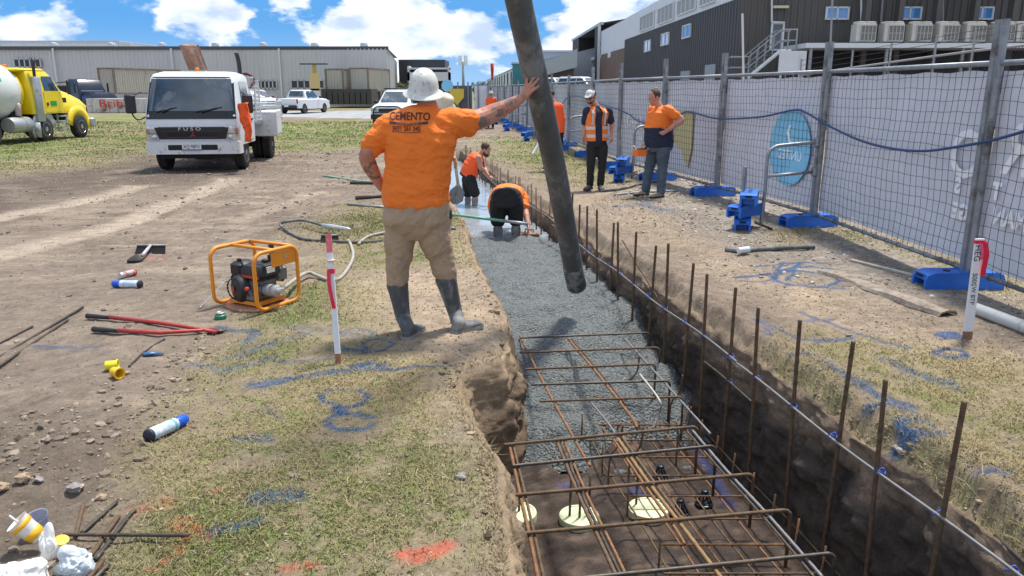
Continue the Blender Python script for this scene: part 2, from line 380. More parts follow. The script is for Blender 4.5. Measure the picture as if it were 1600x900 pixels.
    track = np.maximum.reduce([tr([(-200, 440), (0, 400), (200, 345), (360, 278)], .30), tr([(-200, 372), (0, 342), (110, 318), (215, 290)], .28), tr([(380, 345), (500, 300)], .2)*.5])
    sand = np.maximum.reduce([R([(560, 430), (700, 400), (730, 300), (745, 300), (810, 520), (830, 620), (720, 640), (560, 560), (520, 500)], .3),
                              R([(900, 330), (1100, 420), (1300, 520), (1600, 640), (1700, 620), (1300, 450), (1100, 370), (1000, 290), (900, 280)], .4),
                              R([(390, 430), (600, 450), (600, 500), (430, 480)], .3)*.6])
    gravel = R([(960, 300), (1080, 360), (1250, 440), (1480, 470), (1750, 560), (1750, 480), (1300, 340), (1130, 290), (980, 250), (940, 262)], .3)
    road = R([(385, 182), (640, 186), (700, 177), (640, 168), (560, 173), (400, 174)], .08)
    return grass, blue, red, track, sand, gravel, road
grass, blue, red, track, sand, gravel, road = fields(X, YY)
flat = (kindc == 0)
n1 = fbm(X*.45, YY*.45, 1, 5); n2 = fbm(X*2.3, YY*2.3, 2, 5, .6); n3 = fbm(X*13, YY*13, 3, 4, .65)
n5 = fbm(X*.12, YY*.12, 9, 3)
nearf = 1/np.maximum(1, yc/6)
# relief
rub = region([(-300, 1000), (-300, 640), (60, 640), (170, 640), (260, 700), (200, 800), (150, 900), (150, 1000)], .5)
dz = .05*(n1-.5) + (.030+.03*rub)*(n2-.5) + (.016+.035*rub)*(n3-.5) - .018*track + .012*grass*(n3-.5)
dz += .05*np.maximum(0, fbm(X*5, YY*5, 71, 3)-.6)*(1-track)
lipd = np.concatenate([SL[None, :]+0*Y, np.zeros((len(rows), nW+nF+nW)), SR[None, :]+0*Y], 1)
lipR = np.concatenate([0*xl, 0*wlx, 0*fx, 0*wrx, 1+0*xr], 1)
spoil = lipR*sst(.0, .1, lipd)*(1-sst(.15, .55, lipd))*fade
dz += spoil*(.03+.10*fbm(X*4, YY*4, 81, 4, .6))
dz += -(.03*np.exp(-lipd/.035)+.05*np.exp(-lipd/.10)*sst(.48, .62, fbm(X*5, YY*5, 73, 4)))*flat*fade
# spoil mounds by the left
for (u, v, r, h) in [(215, 520, .35, .05), (140, 600, .4, .05), (430, 372, .5, .05), (300, 455, .3, .04), (90, 700, .4, .06)]:
    c = P(u, v); dz += h*np.exp(-((X-c.x)**2+(YY-c.y)**2)/r**2)
farlift = -.0*YY
dz *= np.where(YY > 60, .3, 1)
Zw = np.where(flat, dz, Z + np.where(kindc == 2, .05*(n2-.5)+.03*(n3-.5), 0)*fade + np.where(fade < 1, 0, 0))
walltop = np.where(kindc == 1, np.exp(-np.abs(Z)/.08), 0); Zw = Zw + walltop*(dz - .05*fade)
# colour
def c3(*a): return np.array(a, float)
def mixc(a, b, t): return a*(1-t[..., None]) + b*t[..., None]
mud = c3(.215, .172, .136); mud2 = c3(.125, .098, .077); tan = c3(.33, .27, .21); sandc = c3(.37, .285, .20); grn = c3(.135, .140, .058); grn2 = c3(.125, .18, .040); dry = c3(.40, .32, .175)
col = np.zeros(X.shape+(3,))+mud
col = mixc(col, c3(.26, .208, .162), sst(.42, .62, n1)); col = mixc(col, mud2, sst(.46, .66, n2*.6+n1*.4)*.8); col = mixc(col, c3(.32, .26, .20), sst(.52, .66, fbm(X*.9, YY*2.6, 19, 5, .6))*.6)
col = mixc(col, c3(.105, .082, .066), np.clip(region([(-600, 300), (0, 282), (120, 255), (235, 238), (440, 258), (330, 285), (120, 300), (0, 345), (-600, 420)], .3)*sst(.30, .62, n2+.12), 0, 1)*.85)
col = mixc(col, mud2*.9, rub*.6)
col = mixc(col, tan*1.15, track*.9); col = mixc(col, sandc, sand*(.55+.6*(n2-.3)))
col = mixc(col, mixc(c3(.36, .32, .27)+0*col, c3(.19, .165, .14)+0*col, sst(.35, .6, n3)), gravel*.8)
gp = grass*sst(.37, .55, n2*.5+n1*.2+n3*.35)
gp = np.where(YY > 15, grass*sst(.2, .55, n2), gp)
gcol = mixc(mixc(grn+0*col, dry*.8, sst(.38, .62, fbm(X*.9, YY*.9, 51, 4))*nearf), grn2, sst(.4, .65, n5+.3*(n3-.5)))
gcol = mixc(gcol, c3(.30, .265, .12), sst(.46, .66, fbm(X*.33, YY*.7, 55, 4))*.55*sst(8, 20, YY))
col = mixc(col, gcol, gp*.85)
col = mixc(col, dry*.85, grass*(1-gp)*.45)
farc = sst(40, 70, YY)
rw = sst(.35, .7, road); col = mixc(col, c3(.33, .34, .35)*1.0+0*col, rw)
col = mixc(col, c3(.17, .19, .08)+0*col, sst(100, 140, YY)*.8)
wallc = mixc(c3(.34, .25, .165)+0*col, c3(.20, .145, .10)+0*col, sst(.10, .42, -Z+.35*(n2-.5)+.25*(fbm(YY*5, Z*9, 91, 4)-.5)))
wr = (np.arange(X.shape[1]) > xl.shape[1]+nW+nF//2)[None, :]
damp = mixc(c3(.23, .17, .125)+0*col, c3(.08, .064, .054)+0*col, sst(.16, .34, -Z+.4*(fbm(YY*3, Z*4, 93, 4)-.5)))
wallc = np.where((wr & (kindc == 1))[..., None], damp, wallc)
bw = sst(.62, .7, fbm(YY*2.1, Z*3, 97, 3))*sst(.3, .5, -Z)*sst(3.6, 4.2, YY)*(1-sst(6.4, 7, YY))*wr
wallc = mixc(wallc, c3(.02, .09, .42)+0*col, bw*.0)
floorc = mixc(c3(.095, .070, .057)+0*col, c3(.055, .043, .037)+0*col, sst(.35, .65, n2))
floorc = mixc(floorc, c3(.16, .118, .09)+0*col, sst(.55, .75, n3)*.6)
fb = stroke([(1120, 690), (1165, 770)], .06, False) if False else 0*X
for a, b in [((1090, 700), (1140, 790)), ((985, 760), (1000, 775)), ((880, 757), (905, 757))]:
    pa, pb = P(*a, -.85), P(*b, -.85); fb = np.maximum(fb, stroke([(pa.x, pa.y), (pb.x, pb.y)], .05, False))
floorc = mixc(floorc, c3(.02, .08, .38)+0*col, fb*.25)
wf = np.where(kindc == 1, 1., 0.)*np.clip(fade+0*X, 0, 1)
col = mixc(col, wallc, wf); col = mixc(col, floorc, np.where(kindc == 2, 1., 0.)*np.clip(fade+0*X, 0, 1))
lipmix = flat*np.exp(-lipd/.05)*fade; col = mixc(col, c3(.33, .25, .165)+0*col, lipmix*.6)
spm = np.clip(spoil*sst(.4, .6, n3+.1), 0, 1); col = mixc(col, c3(.22, .17, .13)+0*col, spm*.7)
col = mixc(col, c3(.012, .075, .20)+0*col, blue*flat*.78); col = mixc(col, c3(.62, .10, .07)+0*col, red*flat*.6)
n6 = fbm(X*31, YY*31, 13, 3, .7)
col *= (1+.6*(n3-.5)+.45*(n2-.5)+.6*(n6-.5))[..., None]
V = np.stack([X, YY, Zw], -1).reshape(-1, 3)
nr, nc = X.shape; idx = np.arange(nr*nc).reshape(nr, nc)
F = np.stack([idx[:-1, :-1], idx[:-1, 1:], idx[1:, 1:], idx[1:, :-1]], -1).reshape(-1, 4)
def ground_mat(name, bump=.55, rough=.95, fine=1.0):
    m = bpy.data.materials.new(name); m.use_nodes = True; nt = m.node_tree; b = nt.nodes['Principled BSDF']
    b.inputs['Roughness'].default_value = rough; b.inputs['Specular IOR Level'].default_value = .15
    at = N(nt, 'ShaderNodeAttribute', attribute_name='Col'); tc = N(nt, 'ShaderNodeTexCoord')
    fac = None
    for sc_, lo, hi in ((55, .74, 1.26), (190, .72, 1.28), (9, .86, 1.14)):
        n = N(nt, 'ShaderNodeTexNoise'); n.inputs['Scale'].default_value = sc_; n.inputs['Detail'].default_value = 5; n.inputs['Roughness'].default_value = .7
        nt.links.new(tc.outputs['Object'], n.inputs['Vector'])
        r = N(nt, 'ShaderNodeMapRange'); r.inputs['From Min'].default_value = .3; r.inputs['From Max'].default_value = .7; r.inputs['To Min'].default_value = lo; r.inputs['To Max'].default_value = hi
        nt.links.new(n.outputs['Fac'], r.inputs['Value'])
        fac = r.outputs[0] if fac is None else math_n(nt, 'MULTIPLY', fac, r.outputs[0])
    vm = N(nt, 'ShaderNodeVectorMath', operation='SCALE'); nt.links.new(at.outputs['Color'], vm.inputs[0]); nt.links.new(fac, vm.inputs['Scale'])
    nt.links.new(vm.outputs[0], b.inputs['Base Color'])
    bp = N(nt, 'ShaderNodeBump'); bp.inputs['Strength'].default_value = bump; bp.inputs['Distance'].default_value = .014
    nt.links.new(fac, bp.inputs['Height']); nt.links.new(bp.outputs[0], b.inputs['Normal'])
    return m
GM = ground_mat('earth')
ground = npmesh('ground', V, F, GM, {'Col': np.clip(col, 0, 1).reshape(-1, 3)}); tag(ground, kind='structure')
# height lookup on the open ground
_gz = {}
def gz(x, y):
    """interpolated ground height (open ground only)"""
    i = int(np.clip(np.searchsorted(rows, y), 1, nr-1)); xs = X[i]
    if x < Lr[i, 0]: sl = slice(0, xl.shape[1])
    else: sl = slice(nc-xr.shape[1], nc)
    return float(np.interp(x, xs[sl], Zw[i][sl]))
def gzv(x, y):
    x = np.asarray(x, float); y = np.asarray(y, float)
    fi = np.interp(y, rows, np.arange(nr)); i = np.clip(fi.astype(int), 0, nr-2); fy = fi-i; out = 0
    nl = xl.shape[1]; base = nc-xr.shape[1]
    for k, wt in ((0, 1-fy), (1, fy)):
        r_ = i+k; lft = x < Lr[r_, 0]; dL = np.maximum(Lr[r_, 0]-x, 0); dR = np.maximum(x-Rr[r_, 0], 0)
        jl = nl-1-np.interp(dL, SL[::-1], np.arange(nl)); jr = base+np.interp(dR, SR, np.arange(len(SR)))
        j = np.where(lft, jl, jr); j0 = np.clip(np.floor(j).astype(int), 0, nc-2); f = j-j0
        out = out + wt*(Zw[r_, j0]*(1-f)+Zw[r_, j0+1]*f)
    return out
def G(u, v, up=0.0):
    p = P(u, v); z = gz(p.x, p.y); p = P(u, v, z); return Vector((p.x, p.y, gz(p.x, p.y)+up))
# ---------------------------------------------------------------- poured concrete
cy = [4.95]
while cy[-1] < 23.4: cy.append(cy[-1]+max(.022, (cy[-1]-5)*.006))
cy = np.array(cy)[:, None]; cs = np.linspace(0, 1, 70)[None, :]
cl = np.interp(cy, LY, LX)-.02; crr = np.interp(cy, RY, RX)+.1
cx = cl*(1-cs)+crr*cs; cyy = cy+0*cs
toe = 5.0+.9*(fbm(cx*2.2, cyy*1.2, 33, 4)-.5)+.75*cs**1.5
lvl = -.30 - .57*(1-np.clip((cyy-toe)/2.0, 0, 1)**.6)
lvl += (.12*(fbm(cx*2.6, cyy*2.6, 34, 5, .55)-.5)+.05*(fbm(cx*8, cyy*8, 39, 4, .6)-.5))*(1-sst(10, 13, cyy)) + .018*(fbm(cx*14, cyy*14, 35, 3)-.5)*2*(1-sst(11, 12.5, cyy))
cV = np.stack([cx, cyy, lvl], -1).reshape(-1, 3); a, b = cx.shape; ix = np.arange(a*b).reshape(a, b)
cF = np.stack([ix[:-1, :-1], ix[:-1, 1:], ix[1:, 1:], ix[1:, :-1]], -1).reshape(-1, 4)
sm = sst(10.6, 12.2, cyy+.8*(fbm(cx*1.5, cyy*1.5, 37, 3)-.5))
cc = mixc(c3(.165, .18, .178)+0*cV.reshape(a, b, 3), c3(.31, .35, .38)+0*cV.reshape(a, b, 3), sm)  # paler blue of the far smooth pour paints the sky's reflection into the colour
cc *= (1+.35*(fbm(cx*6, cyy*6, 38, 4)-.5)[..., None]); 
dk = stroke([P(800, 460, -.3)[:2], P(812, 466, -.3)[:2]], .07, False, cx, cyy); cc = mixc(cc, c3(.10, .10, .10), dk*.7)
cm = bpy.data.materials.new('wet_concrete'); cm.use_nodes = True; nt = cm.node_tree; b_ = nt.nodes['Principled BSDF']
at = N(nt, 'ShaderNodeAttribute', attribute_name='Col'); tc = N(nt, 'ShaderNodeTexCoord')
vo = N(nt, 'ShaderNodeTexVoronoi'); vo.inputs['Scale'].default_value = 48; nt.links.new(tc.outputs['Object'], vo.inputs['Vector'])
no = N(nt, 'ShaderNodeTexNoise'); no.inputs['Scale'].default_value = 45; no.inputs['Detail'].default_value = 6; no.inputs['Roughness'].default_value = .75; nt.links.new(tc.outputs['Object'], no.inputs['Vector'])
r = N(nt, 'ShaderNodeMapRange'); r.inputs['From Min'].default_value = .3; r.inputs['From Max'].default_value = .7; r.inputs['To Min'].default_value = .30; r.inputs['To Max'].default_value = 1.75; nt.links.new(no.outputs['Fac'], r.inputs['Value'])
atm = N(nt, 'ShaderNodeAttribute', attribute_name='Smooth')
f1 = math_n(nt, 'MULTIPLY', math_n(nt, 'SUBTRACT', 1., atm.outputs['Fac']), math_n(nt, 'SUBTRACT', r.outputs[0], 1.)); f1 = math_n(nt, 'ADD', f1, 1.)
vm = N(nt, 'ShaderNodeVectorMath', operation='SCALE'); nt.links.new(at.outputs['Color'], vm.inputs[0]); nt.links.new(f1, vm.inputs['Scale']); nt.links.new(vm.outputs[0], b_.inputs['Base Color'])
hh = math_n(nt, 'ADD', math_n(nt, 'MULTIPLY', vo.outputs['Distance'], -1.2), no.outputs['Fac']); bp = N(nt, 'ShaderNodeBump'); bp.inputs['Distance'].default_value = .022
nt.links.new(math_n(nt, 'SUBTRACT', 1.02, atm.outputs['Fac'], clamp=True), bp.inputs['Strength']); nt.links.new(hh, bp.inputs['Height']); nt.links.new(bp.outputs[0], b_.inputs['Normal'])
rr = math_n(nt, 'ADD', .34, math_n(nt, 'MULTIPLY', atm.outputs['Fac'], -.22)); nt.links.new(rr, b_.inputs['Roughness'])
conc = npmesh('wet_concrete', cV, cF, cm, {'Col': np.clip(cc, 0, 1).reshape(-1, 3), 'Smooth': np.repeat(sm.reshape(-1, 1), 3, 1)})
tag(conc, 'grey wet concrete poured along the footing trench', 'concrete', kind='stuff')
# ---------------------------------------------------------------- grass blades, straw
rng = np.random.default_rng(3)
def blades(n, ymin, ymax, k, name, label, hmul=1.0):
    u = rng.random(n); y = (ymin**(1-k) + u*(ymax**(1-k)-ymin**(1-k)))**(1/(1-k)); x = (rng.random(n)*2-1)*(.80*y+1.2)
    g, bl, rd, tk, sn, gv, ro = fields(x, y)
    a1 = fbm(x*.45, y*.45, 1, 5); a2 = fbm(x*2.3, y*2.3, 2, 5, .6); a3 = fbm(x*13, y*13, 3, 4, .65)
    dens = g*(.03+.62*sst(.40, .58, a2*.5+a1*.2+a3*.35))
    lx = Lx(y); rx = Rx(y); dl = np.minimum(np.abs(x-lx), np.abs(x-rx)); dens = np.maximum(dens, .8*np.exp(-dl/.07)*(y < 5.2)*sst(.3, .5, a2)); ok = (rng.random(n) < dens) & ((x < lx-.0) | (x > rx+.0) | (y > T_END)) & (tk < .3)
    x, y, bl, rd, a2 = x[ok], y[ok], bl[ok], rd[ok], a2[ok]; m = len(x)
    z = gzv(x, y)
    dryn = np.clip(.24+sst(.30, .56, fbm(x*.9, y*.9, 51, 4))*.9 + .25*(x > 0)*(y < 8) + .0, 0, 1)*(1/np.maximum(1, y/7))
    edge = np.exp(-np.minimum(np.abs(x-Lx(y)), np.abs(x-Rx(y)))/.12)
    dryn = np.clip(np.maximum(dryn, edge), 0, 1)
    isdry = rng.random(m) < dryn*.85+.12
    h = (.007+.019*rng.random(m)**2.2)*(1+.5*edge)*np.where(isdry, 1.1, 1.)*np.maximum(1, y/9)*hmul; wd = (.0012+.0014*rng.random(m))*np.maximum(1, y/4.2)
    an = rng.random(m)*2*np.pi; lean = (.5+1.3*rng.random(m))*np.where(isdry, 1.7, 1.)
    bx, by = np.cos(an), np.sin(an); pn = rng.random(m)*np.pi; cxp, cyp = np.cos(pn)*wd, np.sin(pn)*wd
    tip = np.stack([x+bx*h*lean, y+by*h*lean, z+h*.9], -1); mid = np.stack([x+bx*h*lean*.4, y+by*h*lean*.4, z+h*.62], -1)
    A = np.stack([x-cxp, y-cyp, z-.004], -1); B = np.stack([x+cxp, y+cyp, z-.004], -1)
    M1 = mid - np.stack([cxp, cyp, 0*cxp], -1)*.8; M2 = mid + np.stack([cxp, cyp, 0*cxp], -1)*.8
    V = np.stack([A, B, M2, M1, tip, tip+np.array([.0004, 0, 0])], 1).reshape(-1, 3); i0 = np.arange(m)[:, None]*6
    F = np.concatenate([i0+np.array([[0, 1, 2, 3]]), i0+np.array([[3, 2, 5, 4]])], 0)
    gc = mixc(c3(.11, .118, .04)+0*A, c3(.24, .225, .10)+0*A, rng.random(m)); gc = mixc(gc, c3(.13, .20, .035)+0*A, sst(12, 20, y)*.85); dryn = dryn*1.; dc = mixc(c3(.27, .21, .115)+0*A, c3(.42, .345, .21)+0*A, rng.random(m)**1.5)
    cl_ = np.where(isdry[:, None], dc, gc); cl_ = mixc(cl_, c3(.015, .095, .25)+0*A, (rng.random(m) < bl*.7)*.8); cl_ = mixc(cl_, c3(.70, .12, .08)+0*A, (rng.random(m) < rd*.6)*.85)
    V_c = np.repeat(cl_, 6, 0)
    o = npmesh(name, V, F, BLM, {'Col': V_c}, smooth=False); tag(o, label, 'grass', kind='stuff'); return o
BLM = bpy.data.materials.new('blades'); BLM.use_nodes = True; nt = BLM.node_tree; bb = nt.nodes['Principled BSDF']; bb.inputs['Roughness'].default_value = .8; bb.inputs['Specular IOR Level'].default_value = .1
at = N(nt, 'ShaderNodeAttribute', attribute_name='Col'); nt.links.new(at.outputs['Color'], bb.inputs['Base Color'])
bb.inputs['Subsurface Weight'].default_value = 0
blades(900000, 2.0, 11, 1.15, 'grass', 'short dry and green grass on both sides of the trench')
blades(500000, 9, 45, 1.6, 'grass', 'green grass of the field around the parked trucks', .8)
# ---------------------------------------------------------------- small stones and clods
def clods(n, polys, rmin, rmax, name, label, cols, seed, sub=1, pw=2.2):
    rg = np.random.default_rng(seed)
    ico = bmesh.new()
    if sub: bmesh.ops.create_icosphere(ico, subdivisions=sub, radius=1)
    else:
        vs_ = [ico.verts.new(c) for c in ((1, 0, 0), (0, 1, 0), (-1, 0, 0), (0, -1, 0), (0, 0, 1))]
        for k in range(4): ico.faces.new((vs_[k], vs_[(k+1) % 4], vs_[4]))
    ico.verts.index_update(); iv = np.array([v.co[:] for v in ico.verts]); iF = np.array([[v.index for v in f.verts] for f in ico.faces]); ico.free()
    px_, py_ = [], []
    for poly, cnt in polys:
        pts = [P(*p) for p in poly]; xs = [p.x for p in pts]; ys = [p.y for p in pts]
        xx = rg.uniform(min(xs), max(xs), cnt*5); yy = rg.uniform(min(ys), max(ys), cnt*5)
        ins = (region(poly, .02, True, xx, yy) > .5) & (fbm(xx*1.7, yy*1.7, seed, 3) > .38+.2*rg.random(len(xx))-.1); px_.append(xx[ins][:cnt]); py_.append(yy[ins][:cnt])
    x, y = np.concatenate(px_), np.concatenate(py_); ok = ~((Lx(y) < x) & (x < Rx(y)) & (y < T_END)); x, y = x[ok], y[ok]; m = len(x)
    r = rmin*(rmax/rmin)**(rg.random(m)**pw)*np.maximum(1, y/9); q = iv[None]*(1+.25*rg.standard_normal((m, len(iv), 1)))*r[:, None, None]*np.stack([np.ones(m), rg.uniform(.6, 1, m), rg.uniform(.45, .8, m)], -1)[:, None, :]
    a = rg.random(m)*6.3; ca, sa = np.cos(a)[:, None], np.sin(a)[:, None]
    q = np.stack([q[..., 0]*ca-q[..., 1]*sa, q[..., 0]*sa+q[..., 1]*ca, q[..., 2]], -1)+np.stack([x, y, gzv(x, y)+r*.2], -1)[:, None, :]
    F = (iF[None]+np.arange(m)[:, None, None]*len(iv)).reshape(-1, iF.shape[1])
    c_ = np.array(cols)[rg.integers(len(cols), size=m)]*rg.uniform(.78, 1.2, (m, 1))
    o = npmesh(name, q.reshape(-1, 3), F, CLM, {'Col': np.repeat(c_, len(iv), 0)}, smooth=False); tag(o, label, 'rubble', kind='stuff')
CLM = bpy.data.materials.new('clod'); CLM.use_nodes = True; nt = CLM.node_tree; bb = nt.nodes['Principled BSDF']; bb.inputs['Roughness'].default_value = .95; bb.inputs['Specular IOR Level'].default_value = .1
at = N(nt, 'ShaderNodeAttribute', attribute_name='Col'); nt.links.new(at.outputs['Color'], bb.inputs['Base Color'])
E_ = [(.22, .175, .14), (.27, .22, .17), (.18, .145, .112), (.34, .28, .225)]
clods(1500, [([(-60, 900), (-60, 660), (120, 640), (250, 700), (190, 800), (140, 900)], 420), ([(150, 620), (260, 560), (350, 500), (300, 620), (200, 700)], 260), ([(0, 640), (0, 300), (520, 300), (400, 430), (300, 560), (120, 640)], 420), ([(0, 300), (250, 240), (560, 240), (560, 320), (380, 330), (0, 380)], 250)], .005, .03, 'rubble', 'loose clods and stones on the churned mud', E_, 5)
clods(1, [([(1080, 540), (1300, 680), (1560, 900), (1640, 880), (1350, 660), (1150, 530)], 500), ([(960, 300), (1080, 360), (1250, 440), (1480, 470), (1750, 560), (1750, 480), (1300, 340), (1130, 290), (980, 250)], 1800), ([(900, 330), (1100, 420), (1300, 520), (1500, 600), (1300, 450), (1000, 290)], 350)], .006, .028, 'gravel', 'loose gravel and clods between trench and fence', E_+[(.45, .41, .36), (.5, .46, .42)], 6)
clods(1, [([(1010, 500), (1080, 535), (1300, 665), (1480, 830), (1560, 890), (1640, 960), (1700, 900), (1400, 690), (1200, 560), (1080, 490), (960, 400), (930, 400)], 1500), ([(690, 560), (730, 570), (760, 640), (775, 700), (800, 900), (770, 900), (745, 700), (690, 600)], 260), ([(740, 390), (745, 400), (800, 520), (822, 590), (800, 590), (780, 520), (725, 390)], 220)], .004, .026, 'crumbled_earth', 'crumbled clods of earth along the trench lips', [(.2, .155, .11), (.27, .205, .145), (.34, .26, .18), (.13, .1, .075)], 9)
clods(1, [([(560, 430), (700, 400), (735, 310), (800, 520), (810, 600), (720, 600), (560, 540)], 350), ([(300, 900), (300, 640), (560, 600), (740, 700), (780, 900)], 300)], .004, .014, 'soil_crumbs', 'fine soil crumbs along the left edge of the trench', E_, 7)

clods(1, [([(-300, 960), (-300, 250), (240, 240), (560, 236), (600, 330), (480, 420), (330, 560), (230, 700), (190, 960)], 26000), ([(560, 430), (700, 400), (735, 310), (800, 520), (815, 600), (790, 900), (200, 940), (230, 640), (400, 500)], 7000)], .002, .012, 'fine_crumbs', 'fine crumbs of dry earth over the mud', E_+[(.40, .34, .27), (.12, .095, .075)], 15, 0, 1.3)
clods(1, [([(900, 330), (960, 300), (1750, 500), (1750, 960), (1640, 960), (1300, 680), (1060, 520)], 22000)], .002, .011, 'fine_crumbs', 'fine gravel and crumbs right of the trench', E_+[(.44, .39, .33), (.15, .12, .095)], 16, 0, 1.3)
# ---------------------------------------------------------------- metals and plastics
M_rust = mat('rusty_steel', (.13, .088, .055), .75, .35, .45, 30, .3, 120, dirt_glint=(.20, .105, .05), dirt_glint_amt=.38, dscale=14)
M_rust2 = mat('orange_rust', (.24, .12, .055), .8, .2, .4, 30, .3, 120, dirt_glint=(.19, .10, .05), dirt_glint_amt=.4, dscale=10)
M_dark = mat('dark_steel', (.085, .075, .065), .55, .6, .35, 30, dirt_glint=(.2, .13, .08), dirt_glint_amt=.3, dscale=10)
M_galv = mat('galvanised', (.30, .32, .34), .48, .55, .22, 12, dirt_glint=(.26, .25, .24), dirt_glint_amt=.25, dscale=5)
M_galv2 = mat('galvanised_worn', (.27, .29, .31), .5, .5, .25, 9, dirt_glint=(.17, .165, .16), dirt_glint_amt=.35, dscale=4)
M_greybar = mat('grey_bar', (.21, .205, .205), .6, .35, .2, 10, dirt_glint=(.24, .16, .1), dirt_glint_amt=.15, dscale=7)
M_tie = mat('blue_tie', (.02, .10, .55), .5)
ORD = 'first second third fourth fifth sixth seventh eighth ninth tenth eleventh twelfth thirteenth fourteenth fifteenth sixteenth seventeenth eighteenth nineteenth twentieth'.split()
TENS = {20: 'twenty', 30: 'thirty', 40: 'forty', 50: 'fifty'}
def ordw(i):
    if i < 20: return ORD[i]
    n = i+1; t, u = n//10*10, n % 10
    return (TENS[t][:-1]+'ieth') if u == 0 else TENS[t]+'-'+ORD[u-1]
def rib_bar(a, b, r, ribs=True, n=7, name='rebar', m=None, label=None, cat='rebar', group=None, hook=None, bend=0.0):
    a, b = Vector(a), Vector(b); pts = [a, b]; L = (b-a).length
    K = max(2, int(L/.0065)) if ribs else max(2, int(L/.15))
    mb = MB(); ps = []; rs = []
    side_ = Vector((0, 0, 1)).cross(b-a); side_ = side_.normalized() if side_.length > .01 else Vector((1, 0, 0))
    for k in range(K+1):
        t = k/K; ps.append(a.lerp(b, t)+side_*bend*math.sin(math.pi*t)); rs.append(r*(1.14 if (ribs and k % 2) else .95))
    if hook:
        d = (b-a).normalized(); dn = Vector(hook).normalized(); hl = Vector(hook).length
        for t in (.3, .7, 1): ps.append(b+d*(r*4*math.sin(t*1.57))+dn*(r*4*(1-math.cos(t*1.57)))); rs.append(r)
        q = b+d*(r*4)+dn*(r*4); ps.append(q+dn*hl); rs.append(r)
    mb.tube(ps, rs, n); o = mb.build(name, m or M_rust, origin=a, smooth=True)
    return tag(o, label, cat, group)
# upright starter bars along the right wall
def bx(y): return 2.43-.175*y
ub = MB(); K = 208; ub.tube([(0, 0, 1.33*k/K) for k in range(K+1)], [.0115*(1.13 if k % 2 else .94) for k in range(K+1)], 7)
ub0 = ub.build('starter_bar', M_rust, smooth=True)
ub1 = MB(); ub1.tube([(0, 0, 0), (0, 0, 1.3)], .010, 6); ubf = ub1.build('starter_bar', M_rust, smooth=True)
ys = [3.07, 3.47, 3.88, 4.29, 4.74, 5.12] + [5.55+.41*i for i in range(39)]
ys = [2.66] + ys
for i, y in enumerate(ys):
    src = ub0 if y < 10 else ubf
    o = src.copy(); C.objects.link(o); h = .47 + (.05*math.sin(i*2.3)) - (.06 if i == 6 else 0) - (.12 if y > 10 else 0)
    if i == 0: h = -.25
    o.location = (bx(y)+.012*math.sin(i*5), y, h-1.33); o.rotation_euler = (R_(1.6*math.sin(i*1.7)), R_(1.5*math.cos(i*2.9)), i)
    tag(o, 'rusty upright bar, %s from the camera along the right trench wall' % ordw(i), 'rebar', 'upright bars in a row along the trench')
for s_ in (ub0, ubf): bpy.data.objects.remove(s_)
# long bars tied along the uprights
def long_bar(y0, y1, z, name, label, m, r=.008, off=.022):
    mb = MB(); K = int((y1-y0)/.02); mb.tube([(bx(y0+(y1-y0)*k/K)-off, y0+(y1-y0)*k/K, z+.012*math.sin(k*.02*3)) for k in range(K+1)], r, 6)
    og = (bx(y0), y0, z); e = empty(name, og, label=label, cat='rebar')
    mb.build('rod', m, e, og, True)
    for y in [y for y in ys if y0 < y < y1 and y < 9]:
        t = MB(); t.tube([Vector((bx(y)-.008, y, z))+Vector((math.cos(a)*.024, math.sin(a)*.018, .012*math.sin(2*a))) for a in np.linspace(0, 6.28, 9)], .0035, 5); t.build('wire_tie', M_tie, e, og, True)
long_bar(2.2, 5.15, -.05, 'tie_rod', 'grey rod wired with blue ties across the nearest upright bars', M_greybar)
long_bar(5.0, 10.6, -.03, 'tie_rod', 'dull grey rod wired across the upright bars left of the grey hose foot', M_greybar)
long_bar(10.4, 16.5, .02, 'tie_rod', 'pale thin rod tied across the far upright bars beside the bending workers', M_greybar, .009)
long_bar(4.75, 5.5, -.22, 'tie_rod', 'short dark rod tied low across two upright bars', M_dark)
tag(rib_bar(D(972, 375, 7.5), D(1030, 470, 6.9), .007, m=M_rust, name='loose_rod'), 'thin rusty rod leaning diagonally between the upright bars', 'rod')
# cage of the footing: cross bars hooked at their right ends
ZC = -.35
cross = [((812, 528), (1010, 520)), ((812, 551), (1025, 543)), ((820, 577), (1018, 569)), ((830, 601), (1040, 595)), ((843, 627), (1060, 620)), ((787, 695), (1082, 667)),
         ((800, 728), (1110, 697)), ((778, 776), (1168, 741)), ((810, 834), (1225, 797)), ((950-130, 912), (1293, 865))]
for i, (a, b) in enumerate(cross):
    dz_ = 0 if i > 1 else .02
    pa, pb = P(*a, ZC+.012+dz_), P(*b, ZC+.012+dz_)
    lab = 'bent rusty cross bar of the trench cage, %s from the camera' % ordw(9-i)
    rib_bar(pa, pb, .0098 if i > 4 else .0085, label=lab, group='cross bars of the trench cage', name='cross_bar', m=M_rust if i % 3 else M_dark, hook=(0, .0, -.30 if i > 1 else -.1))
for k, y in enumerate((2.75, 2.3)):
    rib_bar((.1, y, ZC+.012), (1.62, y+.03, ZC+.012), .0098, ribs=False, label='cross bar of the trench cage below the frame, number %s' % ordw(k), name='cross_bar', group='cross bars of the trench cage')
